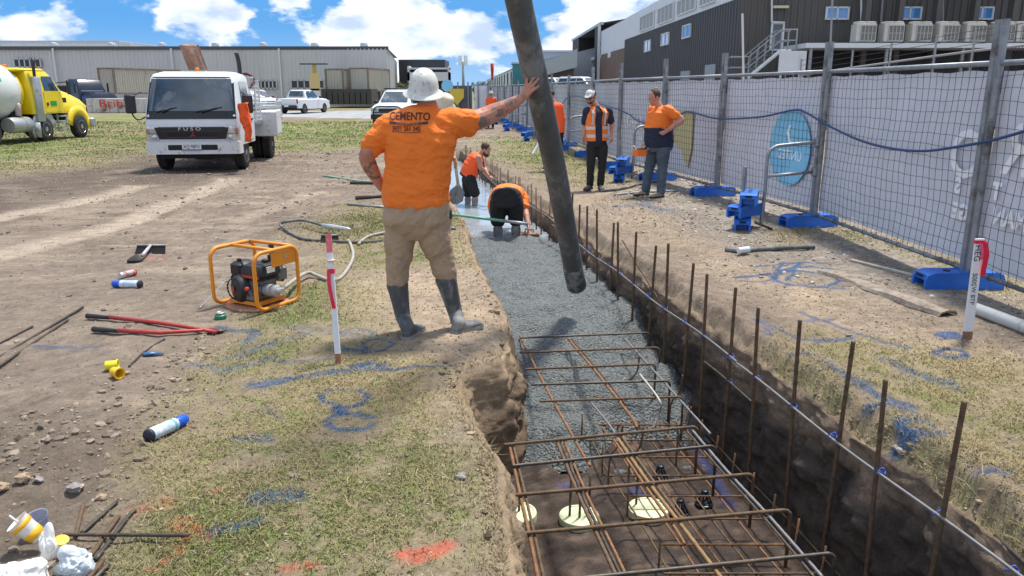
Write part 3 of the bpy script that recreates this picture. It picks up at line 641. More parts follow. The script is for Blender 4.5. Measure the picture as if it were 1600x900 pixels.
longs = [([(812, 525), (850, 600), (905, 700), (922, 728)], 'rusty', M_rust2, .009, 'rusty lengthwise bar entering the wet concrete on the left of the cage'),
         ([(797, 700), (812, 770), (828, 840), (841, 905)], 'a', M_rust2, .010, 'brown lengthwise bar at the left edge of the cage'),
         ([(803, 700), (820, 770), (836, 840), (850, 905)], 'a', M_rust, .008, 'darker lengthwise bar doubled on the left edge bar'),
         ([(870, 690), (905, 775), (935, 840), (965, 905)], 'a', M_rust, .010, 'lengthwise bar, left of the three through the middle of the cage'),
         ([(876, 690), (911, 775), (942, 840), (973, 905)], 'a', M_dark, .008, 'lengthwise bar, dark centre one of the middle three'),
         ([(882, 690), (918, 775), (950, 840), (981, 905)], 'a', M_rust2, .008, 'lengthwise bar, orange right one of the middle three'),
         ([(965, 685), (1010, 750), (1060, 815), (1128, 905)], 'a', mat('yellow_rust', (.25, .155, .065), .65, .2, .3, 20), .011, 'thick yellow brown lengthwise bar running to the bottom of the photo'),
         ([(972, 683), (1018, 748), (1066, 812)], 'a', M_rust, .009, 'lengthwise bar lying right of the yellow brown one'),
         ([(959, 687), (1003, 752), (1050, 818), (1070, 850)], 'a', M_rust2, .008, 'orange lengthwise bar lying left of the yellow brown one'),
         ([(888, 530), (930, 580), (985, 650), (995, 668)], 'a', M_rust2, .010, 'orange lengthwise bar from the concrete to the middle of the cage'),
         ([(893, 530), (936, 580), (978, 632)], 'a', M_rust, .008, 'brown bar beside the orange one at the edge of the concrete'),
         ([(975, 528), (1040, 600), (1110, 678)], 'a', M_greybar, .008, 'dull grey bar at the far right corner of the cage'),
         ([(1078, 668), (1135, 735), (1200, 805), (1285, 902)], 'a', M_greybar, .0085, 'dull grey bar along the right side of the cage'),
         ([(1068, 668), (1126, 735), (1190, 805), (1272, 902)], 'a', M_dark, .008, 'second grey bar just left of the outer side bar'),
         ([(920, 625), (955, 668), (965, 690)], 'a', M_greybar, .007, 'thin grey bar behind the first full cross bar')]
for pts, _, m, r, lab in longs:
    mb = MB(); q = spline([P(u, v, ZC-.008-.0015*k) for k, (u, v) in enumerate(pts)], 14)
    mb.tube(q, [r*(1.1 if k % 2 else .95) for k in range(len(q))], 7); tag(mb.build('lengthwise_bar', m, origin=q[0], smooth=True), lab, 'rebar', 'lengthwise bars of the trench cage')
# bottom mat of thin rusty mesh on the right, with plastic chairs
zb = -.74
for k in range(7):
    a, b = P(948+k*23, 605+k*5, zb), None
    y0, y1 = 3.2, 5.6; x0 = .62+.15*k
    q = [(x0+.30-.165*(y-3.2)+.006*math.sin(y*5+k), y, zb) for y in np.linspace(y0, y1, 60)]
    mb = MB(); mb.tube(q, [.0058*(1.12 if j % 2 else .93) for j in range(60)], 6)
    tag(mb.build('bottom_bar', M_rust2 if k % 3 else M_rust, origin=q[0], smooth=True), 'thin rusty bottom bar lengthwise, %s from the middle towards the wall' % ordw(k), 'rebar', 'thin bars of the bottom mat')
for k in range(9):
    y = 3.35+.27*k; x0 = .85-.165*(y-3.2)
    mb = MB(); q = [(x0, y, zb+.22), (x0, y, zb+.03), (x0+.03, y, zb+.012)] if k % 2 else []
    mb.tube([Vector(p) for p in q]+[(x0+.1, y, zb+.012), (x0+.82, y, zb+.012), (x0+.87, y, zb+.03), (x0+.88, y+.01, zb+.17)], .0065, 6)
    tag(mb.build('stirrup', M_rust if k % 2 else M_rust2, origin=(x0, y, zb), smooth=True), 'bent rusty stirrup low in the trench, %s from the camera' % ordw(k), 'rebar', 'stirrups of the bottom mat')
for k, (u, v, h) in enumerate([(968, 668, .3), (1000, 672, .45), (1062, 590, .5), (1075, 640, .5), (995, 560, .4)]):
    q = P(u, v, ZC); m_ = MB(); m_.tube(spline([q+Vector((.02, 0, .02)), q+Vector((.01, .02, -.12)), q+Vector((-.05, .02, -.22)), q+Vector((-.06, 0, -.42))], 5), .007, 6)
    tag(m_.build('hanging_bar', M_rust, origin=q, smooth=True), 'short bent bar hanging in the cage, %s in this knot from the left' % ordw(k), 'rebar', 'short hanging bars')
mb = MB(); q = [P(1000, 585, ZC+.04), P(1030, 625, ZC+.02), P(1030, 645, ZC-.1), P(1020, 670, ZC-.2)]
tag((mb.tube(spline(q, 6), .008, 6), mb.build('bent_conduit', mat('pale_pipe', (.45, .42, .38), .6), origin=q[0], smooth=True))[1], 'pale thin bent pipe rising through the cage', 'pipe')
M_chair = mat('black_blue_plastic', (.012, .018, .03), .35)
for k, (u, v) in enumerate([(985, 664), (1047, 658), (1031, 738), (1100, 778), (1062, 793)]):
    c = P(u, v+10, -.84); e = empty('bar_chair', c, label='small black plastic bar support on the trench floor, %s of five' % ordw(k), cat='bar support', group='black bar supports under the mat')
    mb = MB(); mb.lathe([(.055, 0), (.06, .006), (.05, .012)], n=14); mb.build('foot', M_chair, e, None, True)
    mb = MB()
    for j in range(6):
        a = j*math.pi/3; mb.tube([(math.cos(a)*.05, math.sin(a)*.05, .008), (math.cos(a)*.03, math.sin(a)*.03, .05), (math.cos(a)*.018, math.sin(a)*.018, .09)], .006, 5)
    mb.lathe([(.024, .085), (.024, .10), (.012, .103)], n=12); mb.build('stem', M_chair, e, None, True)
# round pile caps with starter pins
M_cap = mat('pale_yellow_cap', (.62, .66, .42), .55, .0, .10, 9, dirt_glint=(.16, .13, .09), dirt_glint_amt=.12, dscale=22)
for k, (u, v, w_, lab, pins) in enumerate([(806, 801, .21, 'round pale yellow cap half covered by grass, left of three on the trench floor', [(-.03, 0, .22), (.02, .02, .25)]),
                                     (905, 806, .20, 'round pale cap with three pins, middle of three on the trench floor', [(-.06, .0, .26), (.0, -.02, .3), (.06, .02, .27)]),
                                     (1013, 794, .205, 'round pale yellow cap, right of three on the trench floor', [(-.07, .05, .34)])]):
    c = P(u, v, -.81); r = w_*.62; e = empty('pile_cap', c, label=lab, cat='pile cap', group='round caps on the trench floor')
    mb = MB(); mb.lathe([(r*.2, -.06), (r, -.06), (r*1.02, -.004), (r*1.0, .006), (r*.9, .006), (r*.88, .001), (.01, .001)], n=36); mb.build('disc', M_cap, e, None, 'auto')
    for (dx, dy, h) in pins:
        mb = MB(); mb.tube([(dx, dy, 0), (dx+.006, dy, h)], .008, 6); mb.build('pin', M_dark, e, None, True)
# ---------------------------------------------------------------- fence
FN = [(4.35, .5), (4.29, 3.7), (4.18, 6.95), (4.0, 10.2), (3.5, 13.25), (3.0, 15.7), (2.47, 18.2), (2.15, 21.3), (1.77, 24.9), (1.4, 28.2), (1.02, 31.8), (.65, 35.2), (.3, 38.7), (0, 42), (-.45, 46), (-.9, 50), (-1.5, 55), (-2.1, 60)]
def FX(u, v, off=0.0):
    """point where the ray through a pixel meets the fence line"""
    d = px_dir(u, v); sx = d.x/d.y
    for (x1, y1), (x2, y2) in zip(FN[:-1], FN[1:]):
        den = (x2-x1)-sx*(y2-y1)
        if abs(den) < 1e-9: continue
        t = (sx*y1-x1)/den
        if -.0001 <= t <= 1.0001:
            p = O + d*((y1+t*(y2-y1))/d.y); n = Vector((-(y2-y1), (x2-x1), 0)).normalized(); return p + n*off, Vector((x2-x1, y2-y1, 0)).normalized()
    return None
M_ban = mat('banner_cloth', (.71, .72, .78), .75, 0, .07, 1.5, .25, 5)
M_wire = mat('wire', (.035, .038, .045), .6, .4)
M_banw = mat('banner_white', (.96, .96, .96), .7); M_bany = mat('banner_yellow', (.66, .58, .30), .7); M_banb = mat('banner_cyan', (.25, .60, .82), .7)
DESC = ['beside the camera, cut by the photo edge', 'at the right photo edge with reversed big letter R', 'with the half letter O and the plain long banner', 'with the cyan oval sign', 'between yellow emblem and cyan oval', 'right behind the man with the remote control', 'behind the man in the orange vest', 'just left of the man in the orange vest',
        'behind the upper part of the grey hose', 'left of the grey hose', 'second left of the grey hose', 'third left of the grey hose', 'fourth left of the grey hose', 'fifth left of the hose, far off', 'sixth left of the hose, far off', 'seventh left of the hose, far off', 'last of the long row, farthest off']
for i, ((x1, y1), (x2, y2)) in enumerate(zip(FN[:-1], FN[1:])):
    og = Vector((x1, y1, 0)); d = Vector((x2-x1, y2-y1, 0)); L = d.length; d.normalize(); nrm = Vector((-d.y, d.x, 0))
    e = empty('mesh_barrier', og, label='galvanised wire mesh fence panel '+DESC[i], cat='fence panel', group='temporary fence panels along the trench')
    a, b = d*.05, d*(L-.05); zt, zb_ = 1.99, .17
    pr = .030 if i < 6 else .034
    ext = .36
    for q, nm in ((a, 0), (b, 1)):
        mb = MB(); mb.tube([q+Vector((0, 0, .04)), q+Vector((0, 0, zt+ext*(1 if (i+nm) % 2 or i < 6 else .6)))], pr, 10); mb.build('post', M_galv2, e, None, 'auto')
    mb = MB(); mb.tube([a+Vector((0, 0, zt)), b+Vector((0, 0, zt))], .024, 8); mb.build('rail', M_galv, e, None, True)
    mb = MB(); mb.tube([a+Vector((0, 0, zb_)), b+Vector((0, 0, zb_))], .022, 8); mb.build('rail', M_galv2, e, None, True)
    mb = MB(); wr_ = .0026*(1 if i < 4 else 1.25 if i < 7 else 1.6); nv = int(L/(.105 if i < 8 else .16)); nh = 17 if i < 8 else 11
    def wob(s_, z): return nrm*(.012*math.sin(s_*3.1+i)+.008*math.sin(z*5+s_*2))+d*(.010*math.sin(z*6+s_*1.3)+.006*math.sin(s_*37+z*9))
    for k in range(1, nv):
        s_ = .05+(L-.1)*k/nv; mb.tube([d*s_+wob(s_, z)+Vector((0, 0, z)) for z in np.linspace(zb_, zt, 14 if i < 5 else 4)], wr_, 3, False)
    for k in range(1, nh):
        z = zb_+(zt-zb_)*k/nh; mb.tube([d*s_+wob(s_, z)+Vector((0, 0, z+.008*math.sin(s_*4+k)+.004*math.sin(s_*31))) for s_ in np.linspace(.05, L-.05, 24 if i < 5 else 5)], wr_, 3, False)
    mb.build('wire_mesh', M_wire, e)
    if i < 8:
        ties = MB()
        for k in range(int(L/.25)): s_ = .15+k*.25; ties.tube([d*s_+Vector((0, 0, zb_))+nrm*(math.cos(t)*.03)+Vector((0, 0, math.sin(t)*.03)) for t in np.linspace(0, 6.28, 7)], .003, 4)
        ties.build('clip', M_dark, e)
    # banner on the far side of the mesh
    nx, nz_ = 40, 24; vs = []; og2 = og - nrm*.045
    for r_ in range(nz_+1):
        for c_ in range(nx+1):
            s_ = .02+(L-.04)*c_/nx; z = .22+(1.93-.22)*r_/nz_
            bil = -.022*float(fbm(s_*1.6+i*9, z*2.2, 5, 3)) + .010*math.sin(s_*11+i)*(z/2)**3
            top = .008*math.sin(s_*9+i*2)*(r_ == nz_)
            vs.append(d*s_+nrm*(bil)+Vector((0, 0, z+top)))
    fs = [(r_*(nx+1)+c_, r_*(nx+1)+c_+1, (r_+1)*(nx+1)+c_+1, (r_+1)*(nx+1)+c_) for r_ in range(nz_) for c_ in range(nx)]
    eb = empty('banner', og2, label='pale grey printed mesh banner hung '+DESC[i], cat='banner', group='pale banners behind the fence')
    mb = MB(); mb.add(vs, fs); cl_ = mb.build('cloth', M_ban, eb, None, True)
    def onb(u, v): p, dd = FX(u, v, -.020); return p - og2, dd
    def btext(s, u, v, size, m, squash=1.0):
        p, dd = onb(u, v)
        text_mesh(s, size, p, dd, (0, 0, 1), m, 'lettering', eb, None, .001, squash=squash, bold=.008)
    if i == 2-1:
        btext('R', 1588, 238, .62, M_banw); btext('T', 1553, 300, .2, M_banw); btext('MAN', 1573, 344, .20, M_banw)
    if i == 2:
        btext('O', 1506, 245, .62, M_banw, 1.0); btext('S', 1493, 291, .2, M_banw); btext('GE', 1497, 332, .20, M_banw); btext('ACTION', 1335, 345, .07, M_banw)
    if i == 3:
        p, dd = onb(1231, 230); ring = [p + dd*(-.56*math.cos(t)*1.0)+Vector((0, 0, .47*1.12*math.sin(t)-0.01)) for t in np.linspace(0, 2*math.pi, 40)[:-1]]
        w2 = MB(); w2.prism(ring, (0, 0, 0), nrm*.004); w2.build('oval_emblem', M_banb, eb)
        w2 = MB(); p2 = p+nrm*.007
        w2.tube([p2+Vector((0, 0, .30)), p2+dd*.05+Vector((0, 0, .2)), p2-dd*.04+Vector((0, 0, .06))], (.04, .004) and .018, 6); w2.build('mark', M_banw, eb)
        p3, _ = onb(1231, 243); text_mesh('UNITED', .19, p3+nrm*.006, dd, (0, 0, 1), M_banw, 'lettering', eb, None, .001)
    if i == 4:
        p, dd = onb(1062, 210); poly = [(-.60, .60), (.6, .62), (.62, -.3), (.45, -.85), (.05, -.35), (-.5, -.2), (-.3, .1)]
        w2 = MB(); w2.prism([p - dd*x*.85+Vector((0, 0, z*.72)) for x, z in poly], (0, 0, 0), nrm*.004); w2.build('yellow_emblem', M_bany, eb)
    if i == 5:
        btext('KARO', 990, 190, .34, M_banw); btext('JEC', 1000, 216, .13, M_banw)
# fence feet: blue plastic blocks
M_blue = mat('blue_plastic', (.012, .135, .56), .42, 0, .16, 5, .1, 30, dirt_glint=(.16, .19, .25), dirt_glint_amt=.16, dscale=6)
M_hole = mat('dark_recess', (.008, .012, .03), .8)
def foot_block():
    e = empty('ballast_block')
    L, W, H = .37, .115, .155
    mb = MB()
    prof = [(-L, .0), (-L, .09), (-L+.02, H*.86), (-L+.09, H), (L-.09, H), (L-.02, H*.86), (L, .09), (L, .0)]
    R = []
    for x, z in prof: pass
    # side profile extruded over the width with chamfered long edges and an open channel underneath at the ends
    for s_ in (-1, 1):
        mb.prism([(x, s_*W, z) for x, z in prof], (0, 0, 0), (0, -s_*.03, 0))
    mb.prism([(-L+.012, 0, .085), (-L+.022, 0, H*.86), (-L+.09, 0, H-.002), (L-.09, 0, H-.002), (L-.022, 0, H*.86), (L-.012, 0, .085)], (0, -W+.03, 0), (0, W-.03, 0))
    for x in (-.20, 0, .20): mb.box((x, 0, .043), (.05, 2*W-.064, .083))
    mb.build('body', M_blue, e, None, 'auto')
    mb = MB()
    for x in (-.12, .12): mb.lathe([(.032, H-.004), (.032, H+.004), (.028, H+.004), (.026, H+.001), (.001, H+.001)], (x, 0, 0), n=14)
    mb.build('socket', M_hole, e, None, True)
    for s_ in (-1, 1): mb = MB(); mb.box((s_*L, 0, .118), (.006, .09, .03)); mb.build('slot', M_hole, e)
    return e
fb0 = foot_block()
def foot(loc, rz, label, group, tz=0):
    o = copy_tree(fb0); o.scale = (.8, .9, .98) if 'stack' in group else (1, 1, 1); o.location = loc; o.rotation_euler = (0, tz, rz); return tag(o, label, 'fence foot', group)
for i, (x, y) in enumerate(FN[:-1]):
    d = Vector((FN[i+1][0]-x, FN[i+1][1]-y, 0)); rz = math.atan2(d.y, d.x)+math.pi/2
    foot((x-.06, y, gz(x, y)), rz+.06*math.sin(i*3), 'blue plastic block under the fence joint, %s joint counted from the camera' % ordw(i), 'blue blocks under the fence joints')
def brace(i, length=.62, h=1.08, lab=''):
    x, y = FN[i]; d = Vector((FN[i][0]-FN[i-1][0], FN[i][1]-FN[i-1][1], 0)).normalized(); n = Vector((-d.y, d.x, 0)); n = (n - d*.12).normalized()
    og = Vector((x, y, 0)); e = empty('bracing_prop', og, label=lab, cat='fence brace', group='bent tube braces of the fence')
    mb = MB(); mb.tube(spline([n*.04+Vector((0, 0, h+.03)), n*(length-.25)+Vector((0, 0, h)), n*(length-.08)+Vector((0, 0, h-.03)), n*length+Vector((0, 0, h-.15)), n*(length+.0)+Vector((0, 0, .5)), n*(length+.02)+Vector((0, 0, .05))], 6), .023, 10); mb.build('tube', M_galv, e, None, True)
    mb = MB(); mb.tube([n*.04+Vector((0, 0, h-.35)), n*(length)+Vector((0, 0, h-.40))], .021, 10); mb.build('rail', M_galv, e, None, True)
    for z in (h+.03, h-.35):
        mb = MB(); mb.box(n*.03+Vector((0, 0, z)), (.10, .10, .13), ch=.02, rz=math.atan2(n.y, n.x)); mb.build('clamp', M_galv2, e, None, 'auto')
    return og+n*length
for k, (i, lab) in enumerate([(3, 'bent steel tube brace in front of the cyan oval banner'), (5, 'bent steel tube brace beside the man holding the remote'), (7, 'bent steel tube brace left of the man in the orange vest'), (9, 'bent steel tube brace just left of the grey hose'), (11, 'bent steel tube brace, second left of the hose'), (13, 'bent steel tube brace, far down the fence')]):
    q = brace(i, .72 if i == 3 else .62, lab=lab)
    n_ = 3 if i < 9 else 2; nm = ['top', 'middle', 'bottom'][-n_:]
    place = ['below the cyan oval banner', 'beside the vest man', 'behind the grey hose', 'left of the grey hose', 'second stack left of the hose', 'farthest stack'][k]
    for j in range(n_):
        foot((q.x-.28+.03*j, q.y-.05-.02*j, gz(q.x, q.y)+.165*j), [1.30, .75, 1.22][j]+.1*k, 'blue plastic block, %s one of the stack %s' % (nm[n_-1-j], place), 'stacked blue blocks, stack weighting the braces')
    if i in (3, 5):
        mb = MB(); mb.tube([(0, 0, 0), (.0, 0, .30)], .028, 10); tag(mb.build('pipe_stub', M_galv2, smooth='auto', loc=(q.x-.30, q.y-.06, gz(q.x, q.y)+.49)), 'short grey pipe standing in the top block '+place, 'pipe')
for s_ in children(fb0): bpy.data.objects.remove(s_)
bpy.data.objects.remove(fb0)
# blue hose slung along the fence
hp = [(1760, 150), (1680, 182), (1600, 208), (1550, 221), (1500, 230), (1450, 236), (1400, 232), (1350, 219), (1300, 196), (1265, 176), (1245, 172), (1190, 183), (1125, 185), (1083, 175), (1068, 178), (1040, 195), (1003, 190), (985, 178), (966, 170), (940, 162), (905, 150), (890, 152), (878, 166)]
q = [FX(u, v, .05)[0] for u, v in hp]
mb = MB(); mb.tube(spline(q, 7), [.013+.002*min(1, p.y/15) for p in spline(q, 7)], 7)
tag(mb.build('water_hose', mat('navy_hose', (.012, .05, .17), .35), origin=q[2], smooth=True), 'long blue hose slung in curves along the fence', 'hose')
# ---------------------------------------------------------------- buildings
def plane_pt(A, B, u, v):
    d = px_dir(u, v); sx = d.x/d.y; (x1, y1), (x2, y2) = A, B
    t = (sx*y1-x1)/((x2-x1)-sx*(y2-y1)); y = y1+t*(y2-y1); return O + d*(y/d.y)
def corr(mb, A, B, z0, z1, pitch=.25, dep=.03, nrm=None, ztop=None):
    A, B = Vector((*A, 0)), Vector((*B, 0)); d = B-A; L = d.length; d.normalize(); n = nrm or Vector((d.y, -d.x, 0))
    k = max(1, int(L/pitch)); ps = []
    for i in range(k):
        for f, h in ((0, 0), (.55, 0), (.65, dep), (.9, dep)): ps.append(A+d*(L*(i+f)/k)+n*h)
    ps.append(B.copy())
    zt = lambda p: z1 if ztop is None else z1+(ztop-z1)*((p-A).dot(d)/L)
    vs = []; 
    for p in ps: vs += [p+Vector((0, 0, z0)), p+Vector((0, 0, zt(p)))]
    mb.add(vs, [(2*i, 2*i+2, 2*i+3, 2*i+1) for i in range(len(ps)-1)])
def wallbox(mb, A, B, z0, z1, th=.2, out=0.):
    A, B = Vector((*A, 0)), Vector((*B, 0)); d = (B-A); L = d.length; d.normalize(); n = Vector((d.y, -d.x, 0))
    c = (A+B)/2 - n*(th/2-out)+Vector((0, 0, (z0+z1)/2)); mb.box(c, (L, th, z1-z0), rz=math.atan2(d.y, d.x))
M_shed = mat('grey_shed_cladding', (.56, .56, .55), .55, .0, .06, .3, dirt_glint=(.47, .47, .46), dirt_glint_amt=.3, dscale=.25, stretch=(1, 1, .15))
M_trimd = mat('dark_gutter', (.07, .075, .085), .5); M_glassd = mat('dark_window', (.03, .035, .04), .15, 0, .3, 2)
M_roof = mat('pale_roof', (.42, .45, .48), .5, .1); M_white = mat('white_trim', (.66, .68, .69), .5, 0, .05, 1)
def wpt(u, v, Y): return D(u, v, Y)
e = empty('warehouse', (-64, 88, 0), label='long low grey metal warehouse across the field behind the trucks', cat='warehouse')
og = Vector((-64, 88, 0)); Z1 = D(400, 76, 88).z
mb = MB(); corr(mb, (-118, 88.2), (-13.6, 87.6), 0, Z1, .45, .05); corr(mb, (-13.6, 87.6), (-18.6, 130), 0, Z1, .6, .05); mb.build('wall', M_shed, e, og)
mb = MB(); mb.add([(-118, 88, Z1+.1), (-13.4, 87.5, Z1), (-18.4, 130, Z1+.6), (-118, 130, Z1+1)], [(0, 1, 2, 3)]); rf = mb.build('roof', M_roof, e, og)
mb = MB(); mb.box((-65.8, 87.75, Z1+.05), (104.8, .35, .35)); mb.build('gutter', M_trimd, e, og)
for (u0, u1, v0, v1) in [(22, 65, 92, 105), (402, 433, 126, 138), (455, 507, 125.5, 138), (97, 108, 153, 159), (124, 135, 153, 159)]:
    a, b = D(u0, v0, 87.6), D(u1, v1, 87.6); k = 5 if u1-u0 > 20 else 2
    mb = MB(); mb.box(((a.x+b.x)/2, 87.6, (a.z+b.z)/2), (b.x-a.x, .12, a.z-b.z)); wn = mb.build('window', M_glassd, e, og)
    mb = MB()
    for j in range(k+1): mb.box((a.x+(b.x-a.x)*j/k, 87.5, (a.z+b.z)/2), (.12, .1, a.z-b.z+.1))
    mb.box(((a.x+b.x)/2, 87.5, a.z), (b.x-a.x, .1, .12)); mb.box(((a.x+b.x)/2, 87.5, b.z), (b.x-a.x, .1, .12)); mb.build('frame', M_shed, wn)
    wn.parent = e; children(wn)[0].location = (0, 0, 0)
    for v in children(wn)[0].data.vertices: v.co -= og
for u in (85, 269, 437):
    x = D(u, 100, 87.4).x; mb = MB(); mb.box((x, 87.45, Z1/2), (.16, .14, Z1)); mb.build('downpipe', M_white, e, og)
for u in (85, 175, 254, 337, 412, 492, 569):
    c = D(u, 76, 92); mb = MB(); mb.lathe([(.30, -.1), (.30, .3), (.42, .35), (.45, .55), (.38, .75), (.1, .85)], (c.x, 92, Z1+.05), n=12); mb.build('roof_vent', M_roof, rf, og)
mb = MB(); corr(mb, (D(-60, 70, 112).x, 112), (D(185, 70, 112).x, 112), 0, D(100, 65, 112).z, .6, .05)
a = D(185, 65, 112); b = D(246, 74, 112); mb.add([(a.x, 112, 0), (b.x, 112, 0), (b.x, 112, b.z), (a.x, 112, a.z)], [(0, 1, 2, 3)])
e2 = empty('warehouse', (-60, 112, 0), label='second higher grey shed roof showing behind the long warehouse', cat='warehouse')
mb.build('wall', M_shed, e2, (-60, 112, 0)); mb = MB(); mb.box(((D(-60, 70, 112).x+a.x)/2, 118, a.z+.05), (a.x-D(-60, 70, 112).x+.4, 12.5, .16)); mb.build('roof', M_roof, e2, (-60, 112, 0))
# shipping containers on dark blocks
M_cont = mat('old_container', (.47, .45, .38), .7, 0, .1, 1, dirt_glint=(.22, .14, .09), dirt_glint_amt=.28, dscale=.9, stretch=(1, 1, .25)); M_dk = mat('dark_block', (.06, .058, .055), .8, 0, .2, 2)
def container(u0, u1, v0, v1, Y, Lg, lab, rot=0):
    a, b = D(u0, v0, Y), D(u1, v1, Y); W, H = b.x-a.x, a.z-b.z; og = Vector(((a.x+b.x)/2, Y, b.z)); e = empty('shipping_container', og, rot, label=lab, cat='container', group='old containers by the warehouse')
    mb = MB(); x, y = W/2, Lg
    corr(mb, (-x, 0), (x, 0), 0.05, H-.05, .28, .05); corr(mb, (x, 0), (x, y), .05, H-.05, .28, .05); corr(mb, (x, y), (-x, y), .05, H-.05, .28, .05); corr(mb, (-x, y), (-x, 0), .05, H-.05, .28, .05); mb.add([(-x, 0, H-.04), (x, 0, H-.04), (x, y, H-.04), (-x, y, H-.04)], [(0, 1, 2, 3)]); mb.build('wall', M_cont, e)
    mb = MB()
    for px_ in (-x, x):
        for py in (0, y): mb.box((px_, py, H/2), (.16, .16, H))
    for z in (.06, H-.05):
        mb.box((0, 0, z), (W, .14, .14)); mb.box((0, y, z), (W, .14, .14)); mb.box((-x, y/2, z), (.14, y, .14)); mb.box((x, y/2, z), (.14, y, .14))
    mb.build('frame', mat('rusty_frame', (.22, .17, .13), .7, 0, .3, 2), e); return e, og
container(150, 184, 106, 147, 74, 11, 'old cream container behind the white truck cab, rust streaked', -.30)
container(507, 538, 107.5, 143, 80, 6, 'weathered grey container, left of two on dark blocks', -.25)
container(545, 577, 106, 143, 80, 6, 'cream container with a small square vent, right of two on dark blocks', -.20)
mb = MB(); a, b = D(503, 144, 79), D(583, 158, 79)
for k in range(9): mb.box((a.x+(b.x-a.x)*(k+.5)/9, 79+2, b.z/1+.0+(a.z-b.z)/2), ((b.x-a.x)/9-.08, 5, a.z-max(0, b.z)+.6))
tag(mb.build('block_wall', M_dk, origin=((a.x+b.x)/2, 79, 0)), 'low dark block wall carrying two containers', 'wall')
og = Vector((D(494, 160, 77).x, 77, 0)); e = empty('sign_pole', og, label='thin yellow pole with white sign boards before the containers', cat='sign')
H = D(490, 100, 77).z; mb = MB(); mb.box((0, 0, H/2), (.3, .2, H)); mb.build('pole', mat('ochre', (.55, .34, .05), .6), e); mb = MB(); mb.box((0, -.15, H*.60), (1.0, .08, 1.6)); mb.build('sign_board', mat('cream_board', (.62, .48, .22), .6), e)
mb = MB(); mb.box((0, -.15, H*.28), (.9, .08, 1.4)); mb.build('sign_board', M_white, e); mb = MB(); mb.box((0, 0, H), (2.6, .5, .12)); mb.build('solar_panel', M_trimd, e)
# low white rusty barge-like barrier with graffiti
a, b = D(134, 154, 62), D(300, 171, 62); og = Vector((a.x, 62, 0)); e = empty('barrier_bin', og, label='low white rust stained steel bin with red scrawled letters', cat='bin')
mb = MB(); L = b.x-a.x; H = a.z; mb.prism([(0, 0, 0.03), (L, 0, .03), (L, 0, H), (0, 0, H)], (0, 0, 0), (0, 2.2, 0)); 
for k in range(12): mb.box((L*(k+.5)/12, -.04, H/2), (.1, .08, H*.9))
mb.build('body', mat('rusty_white', (.58, .56, .53), .7, 0, .1, 1, dirt_glint=(.24, .12, .07), dirt_glint_amt=.35, dscale=1.2), e)
text_mesh('Brib', H*.75, D(173, 162, 61.85)-og, (1, 0, 0), (0, 0, 1), mat('graffiti_red', (.55, .05, .03), .7), 'graffiti', e, squash=1.4)
# right-hand industrial building
M_char = mat('charcoal_cladding', (.055, .051, .050), .5, 0, .06, .4); M_brown = mat('brown_grey_cladding', (.098, .088, .077), .55, 0, .06, .5); M_brick = mat('brown_panel', (.17, .115, .085), .75, 0, .15, .8)
M_win = mat('blue_glass', (.08, .28, .62), .06, .0, spec=1.0, emit=None); M_lv = mat('louvre', (.30, .31, .31), .5)
A0, B0, B1, B2 = (11.7, 42), (10.7, 77), (10.24, 93), (9.33, 125)
og = Vector((25, 45, 0)); e = empty('factory', og, label='big dark clad factory rising behind the fence on the right', cat='factory')
mb = MB(); corr(mb, B0, A0, 0, 6.3, .5, .05); mb.build('wall', M_char, e, og)
mb = MB(); corr(mb, A0, (60, 40.5), 0, 13.5, .34, .06); mb.build('wall', M_brown, e, og)
mb = MB(); corr(mb, B1, B0, 0, 5.6, 1.2, .03); mb.build('wall', M_brick, e, og)
mb = MB(); wallbox(mb, (10.22, 93), (10.68, 77), 5.62, 8.2, .2, 0.0); wallbox(mb, (10.7, 76.9), (11.68, 42.2), 6.32, 8.25, .3, .06); mb.build('parapet', M_white, e, og)
mb = MB(); mb.add([(10.7, 77, 8.28), (11.6, 42, 8.28), (60, 41, 13.5), (60, 90, 13.5), (10.2, 93, 8.28)], [(0, 1, 2, 3, 4)]); mb.build('roof', M_roof, e, og)
def wallquad(A, B, u0, u1, v0, v1, m, name, par, out=.12, th=.1, frame=None, bars=1):
    p = plane_pt(A, B, u0, (v0+v1)/2); q = plane_pt(A, B, u1, (v0+v1)/2); um = (u0+u1)/2; t = plane_pt(A, B, um, v0).z; b = plane_pt(A, B, um, v1).z
    if p.y < q.y and abs(p.x-q.x) < 5: p, q = q, p
    mb = MB(); wallbox(mb, (p.x, p.y), (q.x, q.y), b, t, th, out); w_ = mb.build(name, m, par, og)
    if frame:
        mb = MB(); d = (q-p); d.z = 0
        for k in range(bars+2):
            c = Vector((p.x, p.y, 0))+d*(k/(bars+1)); dn = d.normalized(); n = Vector((dn.y, -dn.x, 0)); mb.box(c+n*(out+.0)+Vector((0, 0, (t+b)/2)), (.09, .1, t-b+.08), rz=math.atan2(dn.y, dn.x))
        for z in (t, b): wallbox(mb, (p.x, p.y), (q.x, q.y), z-.04, z+.04, .14, out+.05)
        mb.build('frame', frame, w_, og)
    return w_
for (u0, u1, v0, v1) in [(1009, 1018, 64, 80), (1035.5, 1047, 52.5, 70), (1069, 1081, 39.5, 58.5)]: wallquad(B0, A0, u0, u1, v0, v1, M_win, 'window', e, .1, .08, M_white, 1)
for (u0, u1, v0, v1) in [(1003, 1024, 22, 45), (1031, 1055, 9, 34), (1062, 1090, -4, 19), (1098, 1120, -16, 6)]: wallquad(B0, A0, u0, u1, v0, v1, M_lv, 'louvre', e, .14, .08, M_white, 3)
for (u0, u1, v0, v1) in [(1065, 1079, 111, 140), (1103, 1119, 101, 140), (1040, 1046, 118, 140)]: wallquad(B0, A0, u0, u1, v0, v1, mat('grey_door', (.30, .33, .35), .5), 'door', e, .1, .08)
wallquad(B1, B0, 951, 955, 80, 90, M_white, 'window', e, .1, .08)
